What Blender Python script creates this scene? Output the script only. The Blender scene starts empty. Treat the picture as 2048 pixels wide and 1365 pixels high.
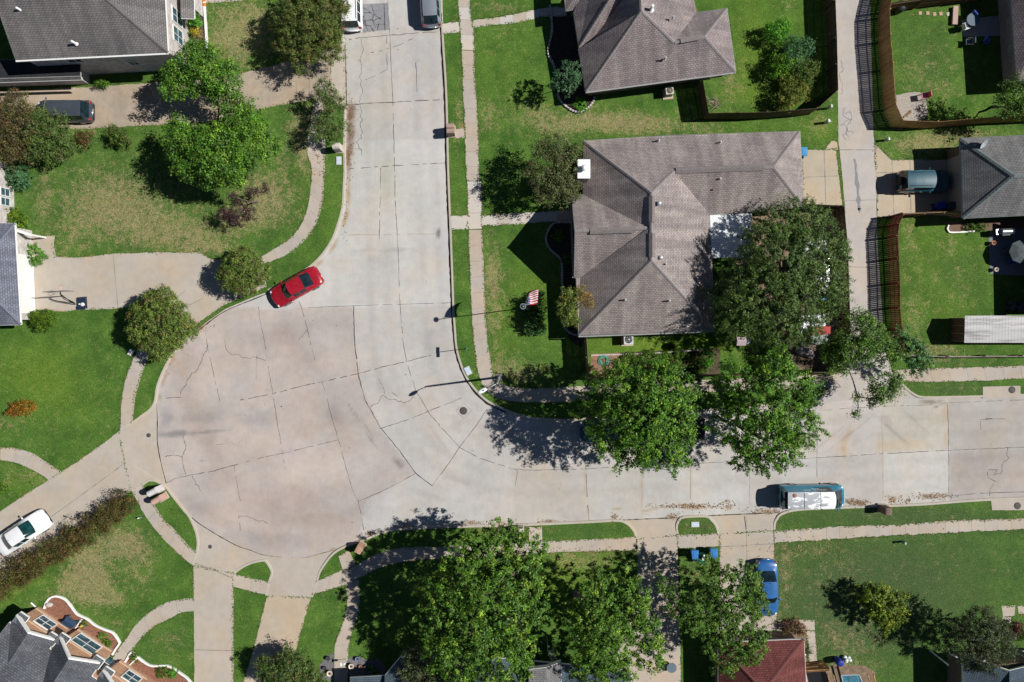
import bpy, bmesh, math, random
import numpy as np
from mathutils import Vector, Matrix
from mathutils.geometry import delaunay_2d_cdt, tessellate_polygon

# ---------------------------------------------------------------- camera, sky, sun
# photo pixel (2048 x 1365) <-> ground: S pixels per metre on the ground, camera H metres up, nadir at (NX, NY)
S, H, NX, NY = 23.5, 64.0, 1032.0, 645.0
SC = bpy.context.scene
COL = SC.collection
cam = bpy.data.cameras.new('camera')
cam.sensor_width = 36.0
cam.lens = 36.0 * S * H / 2048.0
cam.shift_x = (1024.0 - NX) / 2048.0
cam.shift_y = (NY - 682.5) / 2048.0
cam.clip_end = 3000
camo = bpy.data.objects.new('camera', cam)
camo.location = (0, 0, H)
COL.objects.link(camo)
SC.camera = camo

SUN_EL, SUN_AZ = math.radians(46.5), math.radians(7.5)     # azimuth measured from +X (photo right) towards +Y (photo up)
SKY, SUN, EXPO = 0.05, 5.0, 0.05
w = bpy.data.worlds.new('World')
SC.world = w
w.use_nodes = True
nt = w.node_tree
bg = nt.nodes['Background']
sky = nt.nodes.new('ShaderNodeTexSky')
sky.sky_type = 'NISHITA'
sky.sun_disc = False
sky.air_density = 0.6
sky.dust_density = 0.0
sky.ozone_density = 2.0
sky.sun_elevation = SUN_EL
sky.sun_rotation = math.pi / 2 - SUN_AZ
nt.links.new(sky.outputs[0], bg.inputs[0])
bg.inputs[1].default_value = SKY
sl = bpy.data.lights.new('sun', 'SUN')
sl.energy = SUN
sl.angle = math.radians(0.5)
sl.color = (1.0, 0.965, 0.91)
so = bpy.data.objects.new('sun', sl)
sd = Vector((math.cos(SUN_EL) * math.cos(SUN_AZ), math.cos(SUN_EL) * math.sin(SUN_AZ), math.sin(SUN_EL)))
so.rotation_euler = (-sd).to_track_quat('-Z', 'Y').to_euler()
so.location = (60, 10, 60)
COL.objects.link(so)
SC.view_settings.view_transform = 'Standard'
SC.view_settings.look = 'None'
SC.view_settings.exposure = EXPO
SC.view_settings.gamma = 1.0
SC.cycles.max_bounces = 6
SC.cycles.transparent_max_bounces = 6

R = math.radians
def P(px, py, z=0.0):
    k = (H - z) / H / S
    return Vector(((px - NX) * k, (NY - py) * k, z))
def PX(X, Y):            # ground metres -> photo pixels (z = 0)
    return X * S + NX, NY - Y * S

# ---------------------------------------------------------------- materials
def nodes_of(name):
    m = bpy.data.materials.new(name)
    m.use_nodes = True
    t = m.node_tree
    b = t.nodes['Principled BSDF']
    return m, t, b
def N(t, typ, **kw):
    n = t.nodes.new(typ)
    for k, v in kw.items():
        if k.startswith('i_'):
            k = k[2:]
            n.inputs[int(k) if k.isdigit() else k].default_value = v
        else:
            setattr(n, k, v)
    return n
def L(t, a, b): t.links.new(a, b)
def c4(c): return (c[0], c[1], c[2], 1.0)
def noise(t, vec, scale, detail=4, rough=.6):
    n = N(t, 'ShaderNodeTexNoise', i_Scale=scale, i_Detail=detail, i_Roughness=rough)
    L(t, vec, n.inputs['Vector'])
    return n.outputs['Fac']
def ramp(t, fac, a, b):
    n = N(t, 'ShaderNodeMapRange', interpolation_type='SMOOTHSTEP')
    n.inputs['From Min'].default_value = a
    n.inputs['From Max'].default_value = b
    L(t, fac, n.inputs['Value'])
    return n.outputs[0]
def math_(t, op, a, b=None, clamp=False):
    n = N(t, 'ShaderNodeMath', operation=op, use_clamp=clamp)
    for i, x in enumerate((a, b)):
        if x is None: continue
        if isinstance(x, (int, float)): n.inputs[i].default_value = x
        else: L(t, x, n.inputs[i])
    return n.outputs[0]
def mix(t, fac, a, b, mode='MIX'):
    n = N(t, 'ShaderNodeMix', data_type='RGBA', blend_type=mode)
    for s, x in ((0, fac), (6, a), (7, b)):
        if isinstance(x, (int, float)): n.inputs[s].default_value = x
        elif isinstance(x, tuple): n.inputs[s].default_value = c4(x)
        else: L(t, x, n.inputs[s])
    return n.outputs[2]
def bump(t, b, h, strength, dist=.02):
    n = N(t, 'ShaderNodeBump', i_Strength=strength, i_Distance=dist)
    L(t, h, n.inputs['Height'])
    L(t, n.outputs[0], b.inputs['Normal'])
def mul(c, f): return tuple(min(1.0, x * f) for x in c)
MATS = {}
def mat(name, col, rough=.8, var=.12, scale=3., metal=0., bmp=0., coat=0., spec=.3, fine=30.):
    if name in MATS: return MATS[name]
    m, t, b = nodes_of(name)
    tc = N(t, 'ShaderNodeTexCoord')
    n1 = noise(t, tc.outputs['Object'], scale, 5)
    n2 = noise(t, tc.outputs['Object'], fine, 2)
    f = math_(t, 'ADD', math_(t, 'MULTIPLY', n1, .65), math_(t, 'MULTIPLY', n2, .35))
    c = mix(t, ramp(t, f, .3, .7), mul(col, 1 - var), mul(col, 1 + var))
    L(t, c, b.inputs['Base Color'])
    b.inputs['Roughness'].default_value = rough
    b.inputs['Metallic'].default_value = metal
    b.inputs['Specular IOR Level'].default_value = spec
    b.inputs['Coat Weight'].default_value = coat
    b.inputs['Coat Roughness'].default_value = .06
    if bmp: bump(t, b, n2, bmp)
    MATS[name] = m
    return m
def concrete(name, col, var=.1, attr=False, wm=(1.05, .985, .9)):
    m, t, b = nodes_of(name)
    tc = N(t, 'ShaderNodeTexCoord')
    o = tc.outputs['Object']
    big = noise(t, o, .22, 5, .65)
    mid = noise(t, o, 1.6, 5, .6)
    fine = noise(t, o, 14, 3, .7)
    mp = N(t, 'ShaderNodeMapping'); mp.inputs['Scale'].default_value = (9., .5, 1)
    L(t, o, mp.inputs['Vector'])
    st = noise(t, mp.outputs[0], 1.0, 3, .6)          # broom and tyre streaks
    f = math_(t, 'ADD', math_(t, 'ADD', math_(t, 'MULTIPLY', big, .4), math_(t, 'MULTIPLY', mid, .28)),
              math_(t, 'ADD', math_(t, 'MULTIPLY', fine, .22), math_(t, 'MULTIPLY', st, .1)))
    c = mix(t, ramp(t, f, .3, .7), mul(col, 1 - var), mul(col, 1 + var))
    warm = mix(t, ramp(t, noise(t, o, .35, 3), .42, .68), (1., 1., 1.), wm)
    c = mix(t, 1.0, c, warm, 'MULTIPLY')
    sp = ramp(t, noise(t, o, 5., 2, .5), .70, .78)
    c = mix(t, math_(t, 'MULTIPLY', sp, .25), c, mul(col, .45))
    if attr:
        a = N(t, 'ShaderNodeAttribute', attribute_name='tint')
        c = mix(t, 1.0, c, a.outputs['Color'], 'MULTIPLY')
    L(t, c, b.inputs['Base Color'])
    b.inputs['Roughness'].default_value = .92
    b.inputs['Specular IOR Level'].default_value = .15
    bump(t, b, fine, .12, .01)
    MATS[name] = m
    return m
def shingles(name, col, var=.32, row=.165, tab=.27):
    var *= .8
    m, t, b = nodes_of(name)
    uv = N(t, 'ShaderNodeUVMap').outputs[0]
    br = N(t, 'ShaderNodeTexBrick', offset=.5, squash=1.0)
    L(t, uv, br.inputs['Vector'])
    br.inputs['Scale'].default_value = 1.0
    br.inputs['Brick Width'].default_value = tab
    br.inputs['Row Height'].default_value = row
    br.inputs['Mortar Size'].default_value = .028
    br.inputs['Mortar Smooth'].default_value = .5
    br.inputs['Bias'].default_value = -.1
    br.inputs['Color1'].default_value = c4(mul(col, 1 + var))
    br.inputs['Color2'].default_value = c4(mul(col, 1 - var))
    br.inputs['Mortar'].default_value = c4(mul(col, .55))
    o = N(t, 'ShaderNodeTexCoord').outputs['Object']
    c = mix(t, ramp(t, noise(t, o, .35, 4), .3, .7), (.84, .84, .86), (1.14, 1.12, 1.1))
    mpv = N(t, 'ShaderNodeMapping'); mpv.inputs['Scale'].default_value = (1.3, .12, 1)
    L(t, uv, mpv.inputs['Vector'])
    c2 = mix(t, ramp(t, noise(t, mpv.outputs[0], 1.0, 3), .35, .7), (.80, .80, .81), (1.15, 1.15, 1.14))   # runs of weathering down the slope
    c = mix(t, 1.0, c, c2, 'MULTIPLY')
    c = mix(t, 1.0, br.outputs['Color'], c, 'MULTIPLY')
    g = mix(t, ramp(t, noise(t, uv, 22, 2), .25, .75), (.8, .8, .8), (1.2, 1.2, 1.2))
    c = mix(t, 1.0, c, g, 'MULTIPLY')
    L(t, c, b.inputs['Base Color'])
    b.inputs['Roughness'].default_value = .95
    b.inputs['Specular IOR Level'].default_value = .1
    bump(t, b, br.outputs['Fac'], -.5, .02)
    MATS[name] = m
    return m
def brick(name, c1, c2, mortar, bw=.30, rh=.12):
    m, t, b = nodes_of(name)
    uv = N(t, 'ShaderNodeUVMap').outputs[0]
    br = N(t, 'ShaderNodeTexBrick', offset=.5)
    L(t, uv, br.inputs['Vector'])
    br.inputs['Scale'].default_value = 1.0
    br.inputs['Brick Width'].default_value = bw
    br.inputs['Row Height'].default_value = rh
    br.inputs['Mortar Size'].default_value = .016
    br.inputs['Color1'].default_value = c4(c1)
    br.inputs['Color2'].default_value = c4(c2)
    br.inputs['Mortar'].default_value = c4(mortar)
    o = N(t, 'ShaderNodeTexCoord').outputs['Object']
    c = mix(t, ramp(t, noise(t, o, 1.2, 4), .3, .7), (.85, .85, .85), (1.12, 1.1, 1.08))
    c = mix(t, 1.0, br.outputs['Color'], c, 'MULTIPLY')
    L(t, c, b.inputs['Base Color'])
    b.inputs['Roughness'].default_value = .9
    b.inputs['Specular IOR Level'].default_value = .2
    bump(t, b, br.outputs['Fac'], -.4, .01)
    MATS[name] = m
    return m
def foliage_mat(name, transl=.25, gloss=.35):
    m, t, b = nodes_of(name)
    a = N(t, 'ShaderNodeAttribute', attribute_name='tint')
    o = N(t, 'ShaderNodeTexCoord').outputs['Object']
    c = mix(t, 1.0, a.outputs['Color'], mix(t, ramp(t, noise(t, o, 1.1, 3), .3, .7), (.85, .85, .85), (1.15, 1.15, 1.1)), 'MULTIPLY')
    L(t, c, b.inputs['Base Color'])
    b.inputs['Roughness'].default_value = .55
    b.inputs['Specular IOR Level'].default_value = gloss
    tr = N(t, 'ShaderNodeBsdfTranslucent')
    L(t, mix(t, 1.0, c, (1.3, 1.35, .6), 'MULTIPLY'), tr.inputs['Color'])
    mx = N(t, 'ShaderNodeMixShader', i_0=transl)
    L(t, b.outputs[0], mx.inputs[1]); L(t, tr.outputs[0], mx.inputs[2])
    L(t, mx.outputs[0], t.nodes['Material Output'].inputs[0])
    MATS[name] = m
    return m
def glass(name, col=(.012, .02, .026), rough=.06):
    m, t, b = nodes_of(name)
    o = N(t, 'ShaderNodeTexCoord').outputs['Object']
    c = mix(t, ramp(t, noise(t, o, 2.5, 3), .35, .7), mul(col, .6), mul(col, 1.5))
    L(t, c, b.inputs['Base Color'])
    b.inputs['Roughness'].default_value = rough
    b.inputs['Specular IOR Level'].default_value = .5
    MATS[name] = m
    return m
def paint(name, col, flake=.06, rough=.28):
    m, t, b = nodes_of(name)
    o = N(t, 'ShaderNodeTexCoord').outputs['Object']
    c = mix(t, ramp(t, noise(t, o, 1.8, 4), .3, .7), mul(col, 1 - flake), mul(col, 1 + flake))
    dust = mix(t, math_(t, 'MULTIPLY', ramp(t, noise(t, o, 9, 4), .45, .8), .14), c, (.3, .29, .27))
    L(t, dust, b.inputs['Base Color'])
    b.inputs['Roughness'].default_value = rough
    b.inputs['Coat Weight'].default_value = .6
    b.inputs['Coat Roughness'].default_value = .08
    MATS[name] = m
    return m

# ---------------------------------------------------------------- objects
def tag(o, label=None, cat=None, group=None, kind=None):
    if label: o['label'] = label
    if cat: o['category'] = cat
    if group: o['group'] = group
    if kind: o['kind'] = kind
    return o
def thing(name, label, cat, loc=(0, 0, 0), rz=0., group=None):
    o = bpy.data.objects.new(name, None)
    o.empty_display_size = .3
    COL.objects.link(o)
    o.location = loc
    o.rotation_euler = (0, 0, rz)
    return tag(o, label, cat, group)
def copy_tree(o, parent=None):
    c = o.copy()
    COL.objects.link(c)
    c.parent = parent
    for ch in list(o.children): copy_tree(ch, c)
    return c

class MB:
    """collects shapes; build() links them as ONE mesh object"""
    def __init__(s, sub=(0, 0, 0)):
        s.v, s.f, s.m, s.s, s.uv = [], [], [], [], {}
        s.o = Vector(sub)
    def face(s, pts, m=0, smooth=False, uv=None):
        n = len(s.v)
        s.v += [tuple(Vector(p) - s.o) for p in pts]
        if uv: s.uv[len(s.f)] = uv
        s.f.append(tuple(range(n, n + len(pts)))); s.m.append(m); s.s.append(smooth)
    def add(s, verts, faces, m=0, smooth=False):
        n = len(s.v)
        s.v += [tuple(Vector(p) - s.o) for p in verts]
        for f in faces:
            s.f.append(tuple(i + n for i in f)); s.m.append(m); s.s.append(smooth)
    def box(s, c, d, rz=0., m=0, top=1.0, tilt=None):
        x, y, z = d[0] / 2, d[1] / 2, d[2] / 2
        vs = [(-x, -y, -z), (x, -y, -z), (x, y, -z), (-x, y, -z),
              (-x * top, -y * top, z), (x * top, -y * top, z), (x * top, y * top, z), (-x * top, y * top, z)]
        rot = Matrix.Rotation(rz, 3, 'Z')
        if tilt is not None: rot = rot @ tilt
        s.add([rot @ Vector(v) + Vector(c) for v in vs],
              [(3, 2, 1, 0), (4, 5, 6, 7), (0, 1, 5, 4), (1, 2, 6, 5), (2, 3, 7, 6), (3, 0, 4, 7)], m)
    def tube(s, pts, r, n=8, m=0, caps=True):
        pts = [Vector(p) for p in pts]
        rs = r if isinstance(r, (list, tuple)) else [r] * len(pts)
        rings = []
        for i, p in enumerate(pts):
            d = (pts[min(i + 1, len(pts) - 1)] - pts[max(i - 1, 0)]).normalized()
            a = d.cross(Vector((0, 0, 1)))
            if a.length < .05: a = d.cross(Vector((0, 1, 0)))
            a.normalize(); b = d.cross(a)
            rings.append([p + (a * math.cos(k * 2 * math.pi / n) + b * math.sin(k * 2 * math.pi / n)) * rs[i] for k in range(n)])
        vs = [v for q in rings for v in q]
        fs = []
        for i in range(len(pts) - 1):
            for k in range(n):
                fs.append((i * n + k, i * n + (k + 1) % n, (i + 1) * n + (k + 1) % n, (i + 1) * n + k))
        s.add(vs, fs, m, True)
        if caps:
            s.face(rings[0], m); s.face(rings[-1][::-1], m)
    def lathe(s, c, prof, n=14, m=0, smooth=True):
        c = Vector(c)
        vs = [c + Vector((r * math.cos(k * 2 * math.pi / n), r * math.sin(k * 2 * math.pi / n), z)) for r, z in prof for k in range(n)]
        fs = [(i * n + k, i * n + (k + 1) % n, (i + 1) * n + (k + 1) % n, (i + 1) * n + k) for i in range(len(prof) - 1) for k in range(n)]
        s.add(vs, fs, m, smooth)
        if prof[-1][0] > .001: s.face(vs[-n:], m)
    def blob(s, c, r, m=0, n=10, rz=0.):
        c = Vector(c); rx, ry, rz_ = r
        prof = [(math.cos(a), math.sin(a)) for a in [(-.5 + i / 6) * math.pi for i in range(7)]]
        vs = [c + Vector((rx * p * math.cos(k * 2 * math.pi / n), ry * p * math.sin(k * 2 * math.pi / n), rz_ * q)) for p, q in prof for k in range(n)]
        s.add(vs, [(i * n + k, i * n + (k + 1) % n, (i + 1) * n + (k + 1) % n, (i + 1) * n + k) for i in range(6) for k in range(n)], m, True)
    def prism(s, pts, z0, z1, m=0, mside=None):
        """vertical prism from a world-xy outline"""
        pts = [Vector((p[0], p[1], 0)) for p in pts]
        area = sum(pts[i].x * pts[(i + 1) % len(pts)].y - pts[(i + 1) % len(pts)].x * pts[i].y for i in range(len(pts)))
        if area < 0: pts = pts[::-1]
        up = [Vector((p.x, p.y, z1)) for p in pts]
        for tri in tessellate_polygon([up]):
            q = [up[i] for i in tri]
            if (q[1] - q[0]).cross(q[2] - q[0]).z < 0: q = q[::-1]
            s.face(q, m)
        for i in range(len(pts)):
            a, b = pts[i], pts[(i + 1) % len(pts)]
            s.face([(a.x, a.y, z0), (b.x, b.y, z0), (b.x, b.y, z1), (a.x, a.y, z1)], m if mside is None else mside)
    def ribbon(s, pts, width, z=None, m=0, jit=0., rng=None):
        """flat strip along a polyline (pts are world vectors)"""
        pts = [Vector(p) for p in pts]
        prev = None
        for i, p in enumerate(pts):
            d = pts[min(i + 1, len(pts) - 1)] - pts[max(i - 1, 0)]
            if d.length < 1e-6: d = Vector((1, 0, 0))
            d.normalize()
            nn = Vector((-d.y, d.x, 0)) * width * .5
            if rng: nn *= rng.uniform(.45, 1.45)
            q = (p + nn, p - nn)
            if prev: s.face([prev[1], q[1], q[0], prev[0]], m)
            prev = q
    def build(s, name, mats, parent=None, smooth=None):
        me = bpy.data.meshes.new(name)
        me.from_pydata(s.v, [], s.f)
        if not isinstance(mats, (list, tuple)): mats = [mats]
        for k in mats: me.materials.append(k)
        me.polygons.foreach_set('material_index', s.m)
        me.polygons.foreach_set('use_smooth', s.s if smooth is None else [smooth] * len(s.f))
        if s.uv:
            ul = me.uv_layers.new(name='UVMap')
            for i, uvs in s.uv.items():
                for k, li in enumerate(me.polygons[i].loop_indices): ul.data[li].uv = uvs[k]
        me.update()
        o = bpy.data.objects.new(name, me)
        COL.objects.link(o)
        if parent is not None: o.parent = parent
        else: o.location = s.o
        return o

def smooth_line(pts, step=8.):
    """Catmull-Rom through pixel control points, resampled about every `step` pixels"""
    pts = [np.array(p, float) for p in pts]
    out = []
    n = len(pts)
    for i in range(n - 1):
        p0, p1, p2, p3 = pts[max(i - 1, 0)], pts[i], pts[i + 1], pts[min(i + 2, n - 1)]
        k = max(1, int(np.linalg.norm(p2 - p1) / step))
        for j in range(k):
            t = j / k
            out.append(tuple(.5 * (2 * p1 + (p2 - p0) * t + (2 * p0 - 5 * p1 + 4 * p2 - p3) * t * t + (3 * p1 - p0 - 3 * p2 + p3) * t ** 3)))
    out.append(tuple(pts[-1]))
    return out
def dense(pts, step=6.):
    out = []
    for i in range(len(pts)):
        a, b = np.array(pts[i], float), np.array(pts[(i + 1) % len(pts)], float)
        k = max(1, int(np.linalg.norm(b - a) / step))
        for j in range(k): out.append(tuple(a + (b - a) * j / k))
    return out
def fract_noise(x, y, seed=0.):
    """cheap smooth value noise for numpy arrays"""
    xi, yi = np.floor(x), np.floor(y)
    xf, yf = x - xi, y - yi
    u, v = xf * xf * (3 - 2 * xf), yf * yf * (3 - 2 * yf)
    h = lambda a, b: np.modf(np.abs(np.sin(a * 127.1 + b * 311.7 + seed * 74.7) * 43758.5453))[0]
    return (h(xi, yi) * (1 - u) + h(xi + 1, yi) * u) * (1 - v) + (h(xi, yi + 1) * (1 - u) + h(xi + 1, yi + 1) * u) * v
def inside(px, py, poly):
    poly = np.array(poly)
    r = np.zeros(px.shape, bool)
    j = len(poly) - 1
    for i in range(len(poly)):
        xi, yi, xj, yj = poly[i][0], poly[i][1], poly[j][0], poly[j][1]
        if yi != yj:
            c = ((yi > py) != (yj > py)) & (px < (xj - xi) * (py - yi) / (yj - yi) + xi)
            r ^= c
        j = i
    return r
def set_attr(me, name, cols):
    a = me.color_attributes.new(name, 'FLOAT_COLOR', 'POINT')
    a.data.foreach_set('color', np.ascontiguousarray(cols, dtype=np.float32).ravel())

# ================================================================ THE SETTING: ground, street, lawns, walks
def add_obj(name, verts, faces, mats, cols=None, kind=None, attr='tint'):
    me = bpy.data.meshes.new(name)
    me.from_pydata([tuple(v) for v in verts], [], [tuple(f) for f in faces])
    for k in (mats if isinstance(mats, (list, tuple)) else [mats]): me.materials.append(k)
    if cols is not None: set_attr(me, attr, cols)
    me.update()
    o = bpy.data.objects.new(name, me)
    COL.objects.link(o)
    if kind: o['kind'] = kind
    return o

def grass_mat():
    m, t, b = nodes_of('grass')
    a = N(t, 'ShaderNodeAttribute', attribute_name='tint')
    sp = N(t, 'ShaderNodeSeparateColor')
    L(t, a.outputs['Color'], sp.inputs[0])
    dry, yel, dull = sp.outputs[0], sp.outputs[1], sp.outputs[2]
    o = N(t, 'ShaderNodeTexCoord').outputs['Object']
    n1, n2, n3, n4 = noise(t, o, .55, 4, .6), noise(t, o, 3.2, 5, .72), noise(t, o, 11, 3, .7), noise(t, o, 30, 2, .7)
    g = mix(t, ramp(t, n1, .3, .7), (.048, .116, .019), (.088, .178, .029))
    g = mix(t, math_(t, 'MULTIPLY', yel, 1.0, True), g, (.128, .215, .024))
    g = mix(t, math_(t, 'MULTIPLY', dull, .8, True), g, (.064, .110, .036))
    n5 = noise(t, o, 1.5, 5, .7)
    g = mix(t, math_(t, 'MULTIPLY', ramp(t, n5, .5, .68), .55), g, mix(t, 1.0, g, (1.55, 1.22, 1.3), 'MULTIPLY'))
    mott = mix(t, ramp(t, math_(t, 'ADD', math_(t, 'MULTIPLY', n3, .55), math_(t, 'MULTIPLY', n4, .45)), .30, .70), (.42, .46, .44), (1.55, 1.48, 1.6))
    g = mix(t, 1.0, g, mott, 'MULTIPLY')
    mix2 = math_(t, 'ADD', math_(t, 'ADD', math_(t, 'MULTIPLY', n2, .42), math_(t, 'MULTIPLY', n3, .28)), math_(t, 'MULTIPLY', n5, .30))
    thr = math_(t, 'ADD', mix2, math_(t, 'MULTIPLY', dry, .27))
    tan = mix(t, ramp(t, n3, .28, .72), (.22, .165, .08), (.54, .44, .27))
    tan = mix(t, ramp(t, n2, .4, .65), tan, mix(t, 1.0, tan, (.95, .84, .78), 'MULTIPLY'))
    tan = mix(t, ramp(t, n4, .35, .75), mix(t, .45, tan, g), tan)
    brk = ramp(t, math_(t, 'ADD', math_(t, 'MULTIPLY', noise(t, o, 4.6, 4, .75), .6), math_(t, 'MULTIPLY', n4, .4)), .60, .47)
    c = mix(t, math_(t, 'MULTIPLY', math_(t, 'MULTIPLY', ramp(t, thr, .57, .73), .95), math_(t, 'ADD', math_(t, 'MULTIPLY', brk, .60), .40)), g, tan)
    L(t, c, b.inputs['Base Color'])
    b.inputs['Roughness'].default_value = .9
    b.inputs['Specular IOR Level'].default_value = .1
    hh = math_(t, 'ADD', math_(t, 'MULTIPLY', n3, .5), math_(t, 'MULTIPLY', n4, .5))
    bump(t, b, hh, .9, .06)
    return m
GRASS = grass_mat()
M_ST = concrete('street_concrete', (.462, .447, .432), .16, True, (1.035, .99, .94))
M_WALK = [concrete('walk_concrete_tan', (.435, .378, .32), .13), concrete('walk_concrete_grey', (.425, .38, .335), .13), concrete('walk_concrete_pale', (.45, .40, .345), .12)]
M_ALLEY = concrete('alley_concrete', (.45, .42, .395), .14)
M_NEW = concrete('new_concrete', (.52, .49, .455), .07)
M_DRV = concrete('drive_concrete', (.43, .385, .33), .13)
M_DRVT = concrete('drive_concrete_tan', (.45, .39, .305), .13)
M_DRVW = concrete('drive_concrete_warm', (.455, .385, .30), .12)
M_KERB = concrete('kerb_concrete', (.46, .42, .36), .12)
M_TAR = mat('joint_sealer', (.075, .075, .08), .8, .5, 4)
M_JNT = mat('joint_faint', (.24, .225, .21), .9, .35, 4)
M_RUST = mat('rusty_joint', (.36, .27, .18), .9, .2, 4)
M_ASPH = mat('asphalt_patch', (.235, .235, .25), .9, .2, 5)

def sheet(name, px0, z, m):
    pts = [P(*p) for p in px0]
    b = MB(); b.face([(p.x, p.y, z) for p in pts], 0)
    o = b.build(name, m); o['kind'] = 'structure'
    return o
# far ground reaching the horizon
add_obj('ground', [(-1500, -1500, -.08), (1500, -1500, -.08), (1500, 1500, -.08), (-1500, 1500, -.08)], [(0, 1, 2, 3)], GRASS,
        np.tile([.25, .15, .5, 1], (4, 1)), 'structure')

# --- lawn outlines: every kerb, driveway mouth and return, in photo pixels
K_W1 = smooth_line([(684, -160), (686, 40), (687, 84)], 10)
K_W2 = smooth_line([(692, 214), (690.5, 285), (691, 341), (689.5, 371), (687, 413), (678, 448), (667, 478), (649.5, 506), (629.5, 528), (612, 541), (575, 562), (537, 583)])
K_W3 = smooth_line([(383, 672), (351, 703), (336, 727), (323, 755), (316, 775), (313, 795), (310, 808), (300, 822), (284, 834), (266, 847), (241, 861)], 5)
K_W4 = smooth_line([(263, 981), (286, 967), (297, 960), (309, 960), (323, 966), (334, 974), (345.7, 990), (371, 1022), (380, 1033), (391, 1056), (396, 1074), (397.5, 1089), (395, 1105), (387, 1131)], 5)
K_W5 = smooth_line([(467, 1146), (478, 1137), (492, 1129), (508, 1123), (524, 1120), (532, 1121), (539, 1130), (545, 1142), (545, 1150), (540, 1164), (534, 1192)], 4)
K_W6 = smooth_line([(622, 1194), (632, 1164), (637, 1146), (647, 1129), (660, 1112), (673, 1101), (692, 1091.5), (729.5, 1078), (762, 1065), (799.5, 1058), (887, 1053), (1024, 1049.5), (1174, 1043), (1231, 1040), (1249, 1043), (1261.5, 1051.5), (1271.5, 1065), (1274, 1078)], 6)
K_W7 = smooth_line([(1354, 1070), (1351.5, 1056), (1354, 1045), (1360, 1036.5), (1368, 1033), (1411, 1031.5), (1424, 1039), (1434, 1051.5), (1439, 1068)], 5)
K_W8 = smooth_line([(1547, 1061), (1548.5, 1044), (1556, 1032), (1570, 1024), (1600, 1018), (1686, 1014), (1837, 1008), (1982, 998), (2260, 988)], 8)
LAWN_W = K_W1 + [(662, 95), (660, 207)] + K_W2 + [(512, 592), (450, 618), (410, 646)] + K_W3 + [(244, 890), (250.5, 920)] + K_W4 + K_W5 + K_W6 + K_W7 + K_W8 + \
    [(2260, 1520), (-200, 1520), (-200, -160)]
K_E1 = smooth_line([(879, -160), (881, 0), (884, 80), (890.7, 190), (894.5, 341), (899, 454), (903, 560), (905, 615), (908, 660), (909.5, 682), (912.8, 704.5), (922.8, 737), (935, 762), (953, 785),
                    (975.4, 805), (1003, 818.5), (1024, 827.5), (1049, 835), (1079, 840), (1124, 842), (1157, 841), (1300, 831), (1450, 819), (1590, 808), (1628, 803), (1644, 795), (1659, 780), (1671, 762), (1679, 747)])
K_E2 = smooth_line([(1786, 752), (1801, 768), (1819, 785), (1836, 795), (1849, 797), (1962, 795), (2048, 792), (2260, 786)])
LAWN_E = K_E1 + K_E2 + [(2260, -160)]

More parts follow.
